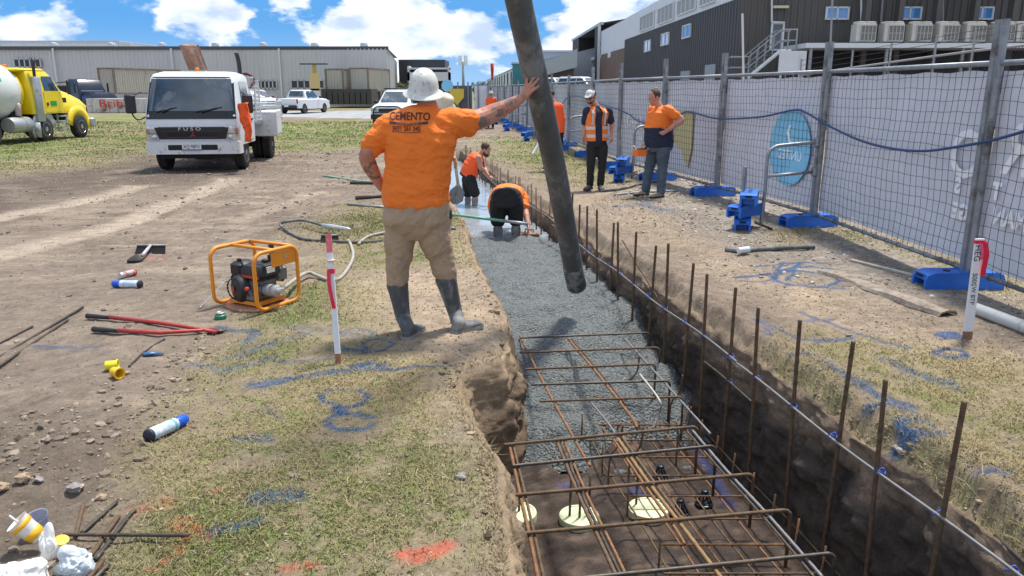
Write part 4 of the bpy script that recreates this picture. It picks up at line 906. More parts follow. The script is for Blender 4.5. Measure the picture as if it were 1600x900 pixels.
RA, RB = A0, (60, 40.5)
for u in (1307, 1420, 1532): wallquad(RA, RB, u-17, u+17, 12, 30, M_win, 'window', e, .12, .08, M_white, 1)
wallquad(RA, RB, 1204, 1222, 37, 78, mat('slate_door', (.13, .14, .145), .5), 'door', e, .12, .08, M_white, 0)
wallquad(RA, RB, 1206, 1230, 9.5, 13.5, mat('tube_lamp', (.6, .58, .35), .4), 'wall_light', e, .3, .2)
for (u0, v0, u1, v1) in [(1204, -20, 1204, 35), (1204, 35, 1224, 36), (1343, -20, 1343, 40), (1377, -10, 1372, 60), (1470, -20, 1470, 46)]:
    p, q = plane_pt(RA, RB, u0, v0), plane_pt(RA, RB, u1, v1); mb = MB(); mb.bar(p-Vector((0, .2, 0)), q-Vector((0, .2, 0)), .05, 6); mb.build('pipe', M_white if u0 < 1350 else M_lv, e, og)
for u in (1338, 1388, 1445, 1502, 1560):
    p = plane_pt(RA, RB, u, 30); mb = MB(); mb.box((p.x, 40.9+ (p.x-11.7)*-.03, 7), (.25, .5, 13)); mb.build('pilaster', M_brown, e, og)
# hangar section
og = Vector((9.8, 110, 0)); e = empty('hangar', og, label='dark hangar with tall open door beyond the factory', cat='hangar')
mb = MB()
def hp_(u): p = plane_pt(B1, B2, u, 100); return (p.x, p.y)
corr(mb, hp_(894), hp_(903.5), 0, 9.0, .8, .06); corr(mb, hp_(928.5), hp_(936.5), 0, 9.1, .8, .06)
z1 = plane_pt(B1, B2, 916, 46).z; wallbox(mb, hp_(903.5), hp_(928.5), z1-.3, 9.05, .2)
mb.build('wall', M_char, e, og)
mb = MB(); a, b = hp_(903.5), hp_(928.5); mb.add([(a[0]+8, a[1], 0), (b[0]+8, b[1], 0), (b[0]+8, b[1], 9), (a[0]+8, a[1], 9)], [(0, 1, 2, 3)]); mb.add([(a[0], a[1], 0), (a[0]+8, a[1], 0), (a[0]+8, a[1], 9), (a[0], a[1], 9)], [(0, 1, 2, 3)]); mb.add([(a[0], a[1], 8.9), (a[0]+8, a[1], 8.9), (b[0]+8, b[1], 8.9), (b[0], b[1], 8.9)], [(0, 1, 2, 3)]); mb.build('interior', mat('hangar_inside', (.02, .02, .022), .8), e, og)
mb = MB(); wallbox(mb, (a[0]+1, a[1]), (b[0]+1, b[1]), 5.6, 6.0, .2); mb.build('crane_beam', M_white, e, og)
mb = MB(); a, b = hp_(893), hp_(937.5); mb.add([(a[0], a[1], 9.05), (b[0], b[1], 9.2), (b[0]+22, b[1]-2, 12.5), (a[0]+22, a[1], 12.5)], [(0, 1, 2, 3)]); wallbox(mb, a, b, 9.0, 9.3, .4, .1); mb.build('roof', M_roof, e, og)
mb = MB(); mb.box((hp_(936.5)[0]-.1, hp_(936.5)[1], 4.6), (.3, .3, 9.2)); mb.build('downpipe', M_white, e, og)
# raised yard behind the fence
mb = MB(); mb.prism([(9.6, 50, 0), (11, 46, 0), (70, 46, 0), (70, 38, 0), (14.5, 36, 0), (8.6, 36.2, 0), (6.5, 60, 0), (5.2, 100, 0), (4, 135, 0), (9, 135, 0)], (0, 0, -.5), (0, 0, 1.55)); yd = mb.build('raised_yard_ground', GM_FLAT if 'GM_FLAT' in globals() else mat('yard_gravel', (.22, .2, .18), .9, 0, .2, 2)); tag(yd, kind='structure')
# carport with air conditioners, stairs
AY = 38.5
og = Vector((20, AY, 1.5)); e = empty('carport', og, label='long low carport with white roof edge along the factory', cat='carport')
a = D(1255, 75, AY); b = D(1690, 64, AY)
mb = MB(); mb.box(((a.x+b.x)/2, AY+1.2, (a.z+.1)), (b.x-a.x, 3.2, .22)); mb.build('roof', M_white, e, og)
mb = MB(); mb.box(((a.x+b.x)/2+.4, AY+2.4, (a.z+1.5)/2), (b.x-a.x-1, .2, a.z-1.55)); mb.build('dark_backing', mat('carport_black', (.018, .018, .022), .8), e, og)  # near-black panel filling the dark area below the carport roof
mb = MB()
for x in np.arange(a.x+.3, b.x, 3.6):
    mb = MB(); mb.box((x, AY-.2, (a.z+1.5)/2), (.12, .12, a.z-1.5)); mb.build('post', M_lv, e, og)
M_ac = mat('ac_beige', (.52, .50, .44), .5, 0, .05, 3)
for k, u in enumerate([1347, 1390, 1433, 1475, 1517, 1561, 1595]):
    c = D(u, 70, AY+.6); c.z = a.z+.21; o_ = empty('air_conditioner', c, label='beige air conditioner on the carport roof, %s from the left' % ordw(k), cat='air conditioner', group='air conditioners in a row on the carport roof')
    mb = MB(); mb.box((0, 0, .5), (.95, .7, .82), ch=.02); mb.build('casing', M_ac, o_)
    mb = MB(); mb.box((.08, -.36, .48), (.74, .02, .70)); gr = mb.build('grille', mat('ac_grille', (.16, .16, .15), .5), o_)
    mb = MB()
    for j in range(5): mb.box((-.27+.175*j, -.38, .48), (.02, .02, .70))
    for z in (.14, .48, .82): mb.box((.08, -.38, z), (.76, .02, .02))
    mb.build('guard', M_ac, gr)
    mb = MB(); mb.lathe([(.3, .90), (.3, 1.0), (.26, 1.02), (.05, 1.0)], (-.22, 0, 0), n=14); mb.lathe([(.3, .90), (.3, 1.0), (.26, 1.02), (.05, 1.0)], (.25, 0, 0), n=14); mb.build('fan_ring', M_ac, o_, None, True)
og = D(1165, 124, 39.2); og.z = 1.5; e = empty('staircase', og, label='grey steel stairs rising to the slate door with handrails', cat='stairs')
p0 = D(1168, 122, 39.2); p1 = D(1219, 80, 39.2); 
mb = MB(); mb.tube([p0, p1, D(1235, 87, 39.2)+Vector((0, 0, .2))], .09, 6); mb.build('stringer', M_white, e, og); mb = MB(); mb.tube([p0+Vector((0, 1, 0)), p1+Vector((0, 1, 0))], .08, 6); mb.build('stringer', M_white, e, og)
for k in range(12):
    c = p0.lerp(p1, (k+.5)/12); mb = MB(); mb.box(c+Vector((0, .5, .05)), (.28, 1.0, .04)); mb.build('tread', M_trimd, e, og)
for dy in (0, 1):
    for h in (.5, 1.0):
        mb = MB(); mb.tube([p0+Vector((-.9, dy, h)), p0+Vector((0, dy, h)), p1+Vector((0, dy, h)), D(1244, 80, 39.2)+Vector((0, dy, h))], .028, 6); mb.build('handrail', M_lv, e, og)
    for k in range(5):
        c = p0.lerp(p1, k/4)+Vector((0, dy, 0)); mb = MB(); mb.bar(c, c+Vector((0, 0, 1.0)), .028, 6); mb.build('post', M_lv, e, og)
for u in (1230, 1243):
    c = D(u, 80, 39.2); mb = MB(); mb.bar((c.x, 39.2, 1.5), (c.x, 39.2, c.z+1), .04, 6); mb.build('post', M_lv, e, og)
c = D(1238, 97, 37.6); mb = MB(); mb.box((0, 0, 0), (1.25, .08, 1.0)); mb.box((.35, -.06, -.1), (.08, .05, 1.1)); mb.box((-.5, .0, -.8), (.08, .06, 1.6)); mb.box((.5, .0, -.8), (.08, .06, 1.6))
tag(mb.build('notice_board', M_white, loc=c), 'blank white board on legs at the foot of the carport', 'board')
for (u0, v0, u1, v1, Y, r, lab) in [(1160, 21, 1162, 126, 36, .05, 'tall white measuring pole standing before the steel stairs'), (1302, -30, 1295, 112, 34, .045, 'slender grey lamp pole in front of the carport')]:
    p, q = D(u1, v1+14, Y), D(u0, v0, Y); mb = MB(); mb.bar((0, 0, 0), q-p, r, 8); tag(mb.build('pole', M_white if r > .047 else M_lv, loc=p), lab, 'pole')
# chain link fence behind
mb = MB(); pts = [D(1250, 118, 30), D(1330, 106, 28), D(1460, 88, 24), D(1520, 80, 22), D(1640, 66, 20)]
e = empty('chain_link_fence', (14, 25, 0), label='old chain link fence with pipe rail and strands behind the white banners', cat='fence')
mb.tube(pts, .035, 6); mb.build('rail', M_lv, e, (14, 25, 0))
mb = MB()
for dz in (.18, .36, .54): mb.tube([p+Vector((0, .0, dz)) for p in pts], .008, 4)
mb.build('wire_strand', M_wire, e, (14, 25, 0)); mb = MB()
for p, q in zip(pts[:-1], pts[1:]):
    n_ = int((q-p).length/.09)
    for k in range(n_):
        t = k/n_; c = p.lerp(q, t)
        for s_ in (-1, 1):
            f_ = c.lerp(c, 0)+(q-p).normalized()*s_*1.0; mb.tube([c, Vector((f_.x, f_.y, c.z-1.0))], .005, 3, False)
mb.build('link_mesh', M_wire, e, (14, 25, 0))
for p in pts + [pts[1].lerp(pts[2], .5)]: mb = MB(); mb.bar((p.x, p.y, 0), (p.x, p.y, p.z+.6), .035, 6); mb.build('post', M_lv, e, (14, 25, 0))
# farther sheds, house, tower
og = Vector((1, 110, 0)); e = empty('long_shed', og, label='long white shed with many doors beyond the fence end', cat='shed')
z1 = D(808, 103, 110).z; mb = MB(); corr(mb, (-9, 284), (1, 110), 0, z1, 1.5, .06); mb.build('wall', M_white, e, og)
mb = MB(); mb.add([(-9.3, 284, z1), (.8, 110, z1), (14, 110, z1+3), (5, 284, z1+3)], [(0, 1, 2, 3)]); mb.add([(1, 110, 0), (14, 110, 0), (14, 110, z1+3), (1, 110, z1)], [(0, 1, 2, 3)]); mb.build('roof', M_roof, e, og)
for k in range(14):
    y = 118+k*11; x = 1-(y-110)*10/174; mb = MB(); mb.box((x-.08, y, 3.4), (.1, 3.5, 2.2)); mb.build('window', M_trimd, e, og)
og = D(814, 110, 100); og.z = 0; e = empty('teal_shed', og, label='small teal shed between the white shed and grey hose', cat='shed')
mb = MB(); h = D(814, 100, 100).z; mb.box((.4, 3, h/2), (2.9, 6, h)); mb.build('wall', mat('teal', (.05, .22, .24), .6), e); mb = MB(); mb.box((.4, 3, h+.1), (3.2, 6.3, .2)); mb.build('roof', M_roof, e)
og = D(868, 110, 92); og.z = 0; e = empty('sloped_shed', og, label='white shed with a sloping roof beside the hangar', cat='shed')
a, b = D(838, 108, 92)-og, D(897, 78, 92)-og; mb = MB(); mb.prism([(a.x, 0, 0), (b.x, 0, 0), (b.x, 0, b.z-.8), (a.x, 0, a.z-.8)], (0, 0, 0), (0, 20, 0)); mb.build('wall', mat('dark_brown_wall', (.12, .10, .085), .7), e)  # wall in one even dark brown
mb = MB(); mb.prism([(b.x+.3, 0, b.z-1.9), (b.x+.3, 0, b.z+.1), (a.x-.5, 0, a.z+.1), (a.x-.5, 0, a.z-1.1)], (0, -1, 0), (0, 14, 0)); mb.build('roof', mat('pale_green_roof', (.40, .45, .45), .5), e)
og = D(865, 100, 150); og.z = 0; mb = MB(); h = D(865, 82, 150).z; mb.box((0, 0, h/2), (9, 6, h)); mb.box((0, -.2, h+.1), (9.6, 7, .3)); tag(mb.build('grey_shed', mat('pale_blue_grey', (.42, .46, .52), .6), loc=og), 'pale blue grey roofed shed far behind the hose', 'shed')
og = D(661, 120, 118); og.z = 0; e = empty('modern_house', og, label='dark box shaped house with white balcony beyond the warehouse', cat='house')
a = D(622.5, 93, 118)-og; b = D(695, 93, 118)-og; H = a.z
mb = MB(); mb.box(((a.x+b.x)/2, 4, H/2), (b.x-a.x, 8, H), ch=.05); mb.build('wall', mat('navy_cladding', (.022, .026, .036), .5), e)
c, d_ = D(637, 106, 116)-og, D(703, 133, 116)-og
mb = MB(); mb.box(((c.x+d_.x)/2, -1.2, c.z-.1), (d_.x-c.x, 2.6, .25)); mb.box(((c.x+d_.x)/2, -1.2, d_.z+1.2), (d_.x-c.x, 2.4, 1.2)); mb.box((c.x+.15, -1.2, (c.z+d_.z)/2+.3), (.3, 2.4, 2.3)); mb.box((d_.x-.1, -1.2, (c.z+d_.z)/2+.3), (.2, 2.4, 2.3)); mb.build('balcony', M_white, e)
mb = MB(); mb.box(((c.x+d_.x)/2, -.1, (c.z+d_.z)/2+.6), (d_.x-c.x-1, .2, 1.4)); mb.build('window', mat('grey_glass', (.12, .15, .18), .2), e)
og = D(724, 136, 190); og.z = 0; e = empty('phone_mast', og, label='slim grey phone mast with a cluster of antennas on top', cat='mast')
H = D(724, 96, 190).z; mb = MB(); mb.tube([(0, 0, 0), (0, 0, H)], [.38, .25], 8); mb.build('pole', M_lv, e, None, True); mb = MB()
for k in range(6): a_ = k*1.05; mb.box((.9*math.cos(a_), .9*math.sin(a_), H+.2), (.3, .3, 2.2)); mb.bar((0, 0, H-.2), (.9*math.cos(a_), .9*math.sin(a_), H), .07, 5)
mb.build('antenna', M_white, e)
og = D(768, 136, 150); og.z = 0; e = empty('windsock', og, label='small red windsock hanging on a thin pole above the fence', cat='windsock'); H = D(768, 99, 150).z
mb = MB(); mb.bar((0, 0, 0), (0, 0, H), .06, 6); mb.build('pole', M_lv, e); mb = MB(); mb.lathe([(.34, H), (.3, H-1.2), (.2, H-2.4), (.15, H-3.0)], (.15, 0, 0), n=10); mb.build('sock', mat('red_cloth', (.6, .04, .02), .7), e, None, True)
# end fence with site boards
og = Vector((-3.4, 58, 0)); e = empty('site_gate', og, label='grey panel fence with blue and yellow signs closing the trench line', cat='gate')
mb = MB(); a, b = D(684, 145, 57), D(765, 172, 60); 
for k in range(6): x = a.x+(b.x-a.x)*k/5; mb = MB(); mb.bar((x, 57, 0), (x, 57, 2.3), .05, 6); mb.build('post', M_galv, e, og)
mb = MB(); mb.box(((a.x*.6+b.x*.4), 57.1, 1.1), ((b.x-a.x)*.55, .06, 1.9)); mb.build('board', mat('dark_board', (.10, .11, .13), .6), e, og)
mb = MB(); mb.box(((a.x*.1+b.x*.9), 57.1, 1.1), ((b.x-a.x)*.35, .06, 1.9)); mb.build('board', M_ban, e, og)
c = D(699, 134, 56.9); mb = MB(); mb.lathe([(.001, -.03), (.42, -.03), (.42, .03), (.001, .03)], c, (0, 1, 0), 20); mb.build('emblem', M_banb, e, og)
c = D(714, 150, 56.9); mb = MB(); mb.prism([c+Vector(p) for p in [(-.5, 0, .5), (.5, 0, .5), (.5, 0, -.1), (0, 0, -.65), (-.5, 0, -.1)]], (0, 0, 0), (0, -.05, 0)); mb.build('emblem', mat('yellow_sign', (.66, .50, .06), .6), e, og)
# trees
M_leafs = [mat('leaf_dark', (.030, .055, .020), .8), mat('leaf_mid', (.055, .085, .030), .8), mat('leaf_light', (.10, .13, .045), .8)]; M_bark = mat('bark', (.10, .075, .055), .9, 0, .3, 10)
def tree(u0, u1, v0, Y, lab, n=900, seed=1, name='tree'):
    rg = random.Random(seed); a, b = D(u0, v0, Y), D(u1, v0, Y); W = b.x-a.x; H = a.z; og = Vector(((a.x+b.x)/2, Y, 0)); e = empty(name, og, label=lab, cat='tree', group='trees on the skyline')
    mb = MB(); mb.tube([(0, 0, 0), (.05*W, 0, H*.35), (0, 0, H*.75)], [.05*H, .03*H, .01*H], 7)
    for k in range(6): a_ = k*1.1; mb.tube([(0, 0, H*.3), (math.cos(a_)*W*.3, math.sin(a_)*W*.3, H*.65)], [.02*H, .008*H], 5)
    mb.build('trunk', M_bark, e, None, True)
    mb = MB(); cl = [(rg.uniform(-.36, .36)*W, rg.uniform(-.36, .36)*W, H*rg.uniform(.38, .86), W*rg.uniform(.12, .24)) for _ in range(16)]
    for i in range(n):
        cx, cy_, cz, r = cl[i % 16]; d = Vector((rg.gauss(0, 1), rg.gauss(0, 1), rg.gauss(0, 1))).normalized()*r*rg.uniform(.5, 1.05); p = Vector((cx, cy_, cz))+d; s = H*.035*rg.uniform(.6, 1.5)
        t = Vector((rg.gauss(0, 1), rg.gauss(0, 1), rg.gauss(0, 1))).normalized(); q = t.orthogonal().normalized(); mb.mi = (i % 16+rg.randint(0, 1)) % 3; mb.quad(p-t*s, p+q*s*.6, p+t*s, p-q*s*.6)
    mb.build('crown', M_leafs, e)
tree(620, 648, 126, 108, 'dense dark tree at the left foot of the dark house', seed=1)
tree(686, 702, 130, 104, 'small dark tree under the white balcony', seed=2, n=500)
tree(733, 750, 127, 140, 'scrubby grey green tree, left of those at the fence end', seed=3, n=400); tree(745, 765, 125, 150, 'scrubby grey green tree, right of those at the fence end', seed=4, n=400)
tree(608, 622, 134, 125, 'low tree squeezed between the warehouse and the dark house', seed=5, n=300)
# ---------------------------------------------------------------- vehicles
M_wpaint = mat('white_paint', (.70, .72, .74), .35, 0, .04, 1.5, coat=.3); M_wdirty = mat('chipped_white', (.66, .67, .67), .45, 0, .05, 3, dirt_glint=(.13, .07, .045), dirt_glint_amt=.22, dscale=7)
M_tyre = mat('tyre_rubber', (.022, .021, .021), .85, 0, .3, 8, .3, 40, dirt_glint=(.14, .11, .085), dirt_glint_amt=.2, dscale=5); M_blk = mat('black_plastic', (.02, .021, .024), .5, 0, .2, 6)
M_ws = mat('windscreen', (.035, .055, .075), .06, .0, .6, 1.6, spec=1.0, dirt_glint=(.10, .14, .18), dirt_glint_amt=.3, dscale=1.3, coat=.6); M_chr = mat('chrome', (.62, .63, .65), .18, .9); M_rim = mat('grey_rim', (.30, .30, .31), .5, .4, .2, 6)  # windscreen: tone variation and paler blue patches are sky reflections painted into the glass
M_lamp = mat('headlight_glass', (.55, .57, .58), .12, .4, .25, 14, spec=.8); M_red = mat('red_lens', (.5, .02, .015), .25); M_amb = mat('amber_lens', (.75, .20, .02), .3); M_under = mat('chassis_black', (.018, .017, .017), .8)
M_plate = mat('number_plate', (.72, .72, .70), .5); M_ink = mat('dark_ink', (.02, .02, .04), .6)
def rrect(hx, y0, y1, z, r=.08, n=5):
    """rounded rectangle ring in the ground plane: half width hx, from y0 (front) to y1"""
    out = []; cs = [(hx-r, y1-r, 0), (-hx+r, y1-r, 90), (-hx+r, y0+r, 180), (hx-r, y0+r, 270)]
    for cx, cy_, a0 in cs:
        for k in range(n): a = R_(a0+90*k/(n-1)); out.append(Vector((cx+r*math.cos(a), cy_+r*math.sin(a), z)))
    return out
def wheel(par, c, r, wd, rim=M_rim, nm='wheel', n=24, out=1, holes=6):
    """wheel turning round the x axis, outer face towards out*x"""
    e = MB(); x = wd/2
    e.lathe([(r*.55, -x), (r*.9, -x), (r*.98, -x*.8), (r, -x*.5), (r*.992, -x*.45), (r*.992, x*.45), (r, x*.5), (r*.98, x*.8), (r*.9, x), (r*.55, x)], c, (1, 0, 0), n); t = e.build(nm, M_tyre, par, None, 'auto')
    m = MB(); c = Vector(c); m.lathe([(r*.60, -x*.9), (r*.60, x*.98), (r*.55, x*1.02), (r*.50, x*.75), (r*.26, x*.55), (r*.22, x*.95), (r*.14, x*1.05), (.005, x*1.05)], c, (out, 0, 0), n); m.build('rim', rim, t, None, 'auto')
    m = MB()
    for k in range(holes): a = k*2*math.pi/holes; m.lathe([(r*.065, x*.55), (r*.065, x*.74), (.003, x*.745)], c+Vector((0, math.cos(a)*r*.39, math.sin(a)*r*.39)), (out, 0, 0), 8)
    m.build('hub_hole', M_under, t)
    return t
def ute(name, loc, rz, label, sc=1.0, tray=True, cat='ute', rack=False, bull=False, col=None, simple=False, plate=None, group='white utility vehicles parked in the distance'):
    """front towards -y"""
    e = empty(name, loc, rz, label=label, cat=cat, group=group); e.scale = (sc, sc, sc); pm = col or M_wpaint
    W = .92
    def ring(y, zb, zt, hw, top=.86):  # cross section in xz at y
        r = []
        for x, z in ((-hw, zb), (-hw, zb+(zt-zb)*.55), (-hw*.985, zb+(zt-zb)*.85), (-hw*top, zt), (-hw*.4, zt+.02), (hw*.4, zt+.02), (hw*top, zt), (hw*.985, zb+(zt-zb)*.85), (hw, zb+(zt-zb)*.55), (hw, zb)): r.append((x, y, z))
        return r
    mb = MB(); mb.rings([ring(-2.62, .42, .78, W*.86), ring(-2.55, .36, .95, W*.95), ring(-2.2, .34, 1.05, W), ring(-1.2, .34, 1.14, W), ring(-.9, .34, 1.16, W), ring(1.0, .34, 1.14, W), ring(1.05, .38, 1.14, W), ring(2.45, .42, 1.12, W*.99), ring(2.5, .5, 1.08, W*.96)]); mb.build('body', pm, e, None, 'auto')
    mb = MB(); prof = [(-1.0, 1.15, .84), (-.30, 1.70, .66), (-.05, 1.76, .64), (.8, 1.76, .64), (1.0, 1.70, .64), (1.12, 1.15, .82)] if tray else [(-1.0, 1.15, .84), (-.30, 1.72, .68), (-.05, 1.80, .66), (1.9, 1.80, .66), (2.2, 1.70, .66), (2.42, 1.12, .82)]
    R = [[(-w_, y, 1.10), (-w_*.97 if z > 1.3 else -w_, y, z-.05), (-w_*.85, y, z), (w_*.85, y, z), (w_*.97 if z > 1.3 else w_, y, z-.05), (w_, y, 1.10)] for y, z, w_ in prof]
    # taper sides: lower edge wider
    for q in R: q[0] = (-.86, q[0][1], 1.08); q[5] = (.86, q[5][1], 1.08)
    mb.rings(R); mb.build('cabin', pm, e, None, 'auto')
    mb = MB(); mb.quad((-.72, -.99, 1.19), (.72, -.99, 1.19), (.56, -.36, 1.68), (-.56, -.36, 1.68)); g = mb.build('windscreen', M_ws, e); 
    for v in g.data.vertices: v.co += Vector((0, -.03, .02))
    yb = 1.1 if tray else 2.38
    mb = MB(); mb.quad((-.62, yb+.06, 1.25), (.62, yb+.06, 1.25), (.54, yb-.09, 1.66), (-.54, yb-.09, 1.66)); mb.build('rear_window', M_ws, e)
    for s_ in (-1, 1):
        for (y0, y1, y2, y3) in ([(-.72, -.28, .25, .25), (.33, .33, .90, .84)] if tray else [(-.72, -.28, .25, .25), (.33, .33, 1.1, 1.1), (1.2, 1.2, 2.1, 1.95)]):
            mb = MB(); mb.quad((s_*.865, y0, 1.20), (s_*.865, y3 if y3 > y2 else y2, 1.20), (s_*.70, y2 if y3 > y2 else y3, 1.66), (s_*.70, y1, 1.66)); mb.build('side_window', M_ws, e)
        mb = MB(); mb.box((s_*1.02, -.78, 1.20), (.2, .1, .17), ch=.03); mb.build('mirror', M_blk, e, None, 'auto')
        mb = MB(); mb.box((s_*.70, -2.56, .86), (.36, .12, .17), ch=.03); mb.build('headlight', M_lamp, e, None, 'auto')
        mb = MB(); mb.box((s_*.84, 2.49, .93), (.13, .06, .34), ch=.02); mb.build('tail_light', M_red, e)
        for y in (-1.62, 1.55): wheel(e, (s_*.82, y, .38), .38, .24, out=s_, n=16)
    mb = MB(); mb.box((0, -2.62, .80), (.95, .06, .20), ch=.02); mb.build('grille', M_blk, e)
    mb = MB(); mb.box((0, -2.62, .50), (1.75, .16, .24), ch=.04); mb.build('bumper', M_blk if bull else pm, e, None, 'auto')
    mb = MB(); mb.box((0, 2.56, .52), (1.6, .16, .22), ch=.04); mb.build('bumper', M_blk, e, None, 'auto')
    mb = MB(); mb.box((0, 2.65, .58), (.36, .02, .11)); mb.box((0, -2.71, .52), (.36, .02, .11)); mb.build('number_plate', M_plate, e)
    mb = MB(); mb.box((0, 0, .36), (1.5, 4.6, .2)); mb.build('chassis', M_under, e)
    if bull: mb = MB(); mb.tube(spline([(-.75, -2.7, .5), (-.6, -2.78, .95), (0, -2.8, 1.0), (.6, -2.78, .95), (.75, -2.7, .5)], 5), .035, 6); mb.tube([(-.7, -2.75, .72), (.7, -2.75, .72)], .03, 6); mb.build('bull_bar', M_blk, e, None, True)
    if rack:
        mb = MB()
        for y in (-.1, .4, .85): mb.bar((-.7, y, 1.86), (.7, y, 1.86), .03, 6)
        for s_ in (-1, 1): mb.tube([(s_*.62, -.2, 1.86), (s_*.62, 1.0, 1.86)], .03, 6); mb.bar((s_*.6, 0, 1.7), (s_*.6, 0, 1.86), .025, 5); mb.bar((s_*.6, .8, 1.7), (s_*.6, .8, 1.86), .025, 5)
        mb.build('roof_rack', M_blk, e, None, True)
    return e
p = P(474, 172); ute('parked_ute', (D(474, 150, 62).x, 62, 0), math.pi-.25, 'white dual cab ute parked with its tail towards the camera near containers', 1.0)
ute('parked_ute', (D(413, 150, 66).x, 64, 0), .75, 'white ute half hidden behind the tray of the white truck', 1.0)
ute('parked_car', (D(614, 150, 41).x+.25, 41, 0), -.05, 'white four wheel drive with roof rack facing us behind the main worker', .98, False, 'car', True, True, group=None)
ute('parked_car', (D(872, 120, 62).x-.2, 62, 1.05), .9, 'white pickup parked in the raised yard, left of two beside the hangar', .92, True, 'car', group='white cars in the raised yard')
ute('parked_car', (D(913, 120, 60).x, 60, 1.05), .9, 'white wagon parked in the raised yard, right of two beside the hangar', .92, False, 'car', group='white cars in the raised yard')
ute('parked_car', (D(629, 150, 85).x, 85, 0), .9, 'grey car far off below the dark house, left one', 1.0, False, 'car', group='cars under the dark house', col=mat('grey_paint', (.2, .21, .22), .3))
# dark blue truck behind the mixer
og = Vector((D(130, 150, 66).x, 66, 0)); e = empty('parked_truck', og, .95, label='dark navy bonneted truck parked behind the yellow mixer', cat='truck')
M_navy = mat('navy_paint', (.014, .022, .042), .3, coat=.3)
mb = MB(); mb.rings([rrect(1.0, -3.6, -1.4, .7, .2), rrect(1.0, -3.6, -1.4, 1.25, .25), rrect(.85, -3.4, -1.4, 1.55, .3)]); mb.build('bonnet', M_navy, e, None, 'auto')
mb = MB(); mb.rings([rrect(1.1, -1.6, .4, .6, .1), rrect(1.1, -1.6, .4, 1.7, .1), rrect(1.0, -1.2, .4, 2.5, .15), rrect(.9, -1.0, .3, 2.62, .15)]); mb.build('cab', M_navy, e, None, 'auto')
mb = MB(); mb.quad((-.9, -1.62, 1.65), (.9, -1.62, 1.65), (.85, -1.24, 2.42), (-.85, -1.24, 2.42)); mb.build('windscreen', mat('bright_glass', (.25, .35, .45), .05, spec=1), e)
mb = MB(); mb.box((0, 3, 1.3), (2.2, 5, 1.6), ch=.05); mb.build('tray', M_under, e)
for s_ in (-1, 1):
    for y in (-2.6, 2.2, 3.4): wheel(e, (s_*.95, y, .5), .5, .3, out=s_, n=16)
    mb = MB(); mb.box((s_*1.35, -1.5, 1.9), (.1, .2, .8), ch=.03); mb.build('mirror', M_blk, e)
# ---- white cab-over tray truck facing the camera
og = Vector((-6.98, 17.25, 0)); tr = empty('tray_truck', og, math.atan2(.115, 1)+0.0, label='white cab-over tray truck with black grille facing the camera', cat='truck')
def yf(z): return float(np.interp(z, [.5, .62, .95, 1.22, 1.32, 2.0, 2.1, 2.16], [.06, .0, -.04, .0, .05, .30, .40, .62]))
def hw(z): return float(np.interp(z, [.5, .9, 1.3, 2.0, 2.1, 2.16], [.985, 1.0, .985, .90, .86, .70]))
zs = [.58, .62, .8, .95, 1.1, 1.22, 1.32, 1.5, 1.7, 1.9, 2.0, 2.06, 2.1, 2.135, 2.16]
mb = MB(); mb.rings([rrect(hw(z), yf(z), 1.72-(.0 if z < 2.05 else (z-2.05)*1.6), z, .13, 6) for z in zs]); mb.build('cab', M_wpaint, tr, None, 'auto')
def fpatch(name, x0, x1, z0, z1, m, par=tr, off=.014, nx=14, nz=6, taper=0., zc=0, th=0.):
    vs = []; 
    for j in range(nz+1):
        z = z0+(z1-z0)*j/nz
        for i in range(nx+1):
            s_ = i/nx; xx = x0+(x1-x0)*s_; xx *= 1-taper*(j/nz)
            ex = max(0, abs(xx)-(hw(z)-.13)); bend = .13-math.sqrt(max(0, .13**2-min(ex, .125)**2))
            vs.append((xx, yf(z)-off+bend, z))
    fs = [(j*(nx+1)+i, j*(nx+1)+i+1, (j+1)*(nx+1)+i+1, (j+1)*(nx+1)+i) for j in range(nz) for i in range(nx)]
    mb = MB(); mb.add(vs, fs); return mb.build(name, m, par, None, True)
sur = fpatch('screen_surround', -.945, .945, 1.15, 2.04, mat('black_screen_band', (.012, .014, .018), .15), taper=.07, nx=24)
fpatch('windscreen', -.90, .90, 1.32, 2.0, M_ws, sur, .022, taper=.07, nx=24)
fpatch('panel_gap', -.90, .90, .975, .982, M_blk, tr, .016, nz=1)
gr = fpatch('grille', -.70, .70, .72, .975, mat('grille_black', (.014, .015, .019), .4), off=.03, taper=-.12)
for k in range(16): 
    mb = MB() if k == 0 else mb
    mb.box((-.49+.065*k, yf(.82)-.038, .82), (.008, .012, .085))
mb.build('slat', M_under, gr); mb = MB(); mb.box((0, yf(.9)-.04, .895), (1.25, .014, .012)); mb.box((0, yf(.9)-.04, .765), (1.1, .014, .012)); mb.build('grille_bar', mat('grille_edge', (.05, .05, .055), .4), gr)
text_mesh('F U S O', .095, (-.04, yf(.94)-.045, .938), (1, 0, 0), (0, 0, 1), M_chr, 'lettering', gr, None, .004, squash=1.55)
mb = MB()
for a_ in (90, 210, 330):
    d = Vector((math.cos(R_(a_)), 0, math.sin(R_(a_)))); n = Vector((-d.z, 0, d.x)); c = Vector((.02, yf(.82)-.05, .815))
    mb.prism([c, c+d*.035+n*.02, c+d*.07, c+d*.035-n*.02], (0, 0, 0), (0, -.012, 0))
mb.build('emblem', mat('emblem_red', (.35, .02, .05), .3, .4), gr)
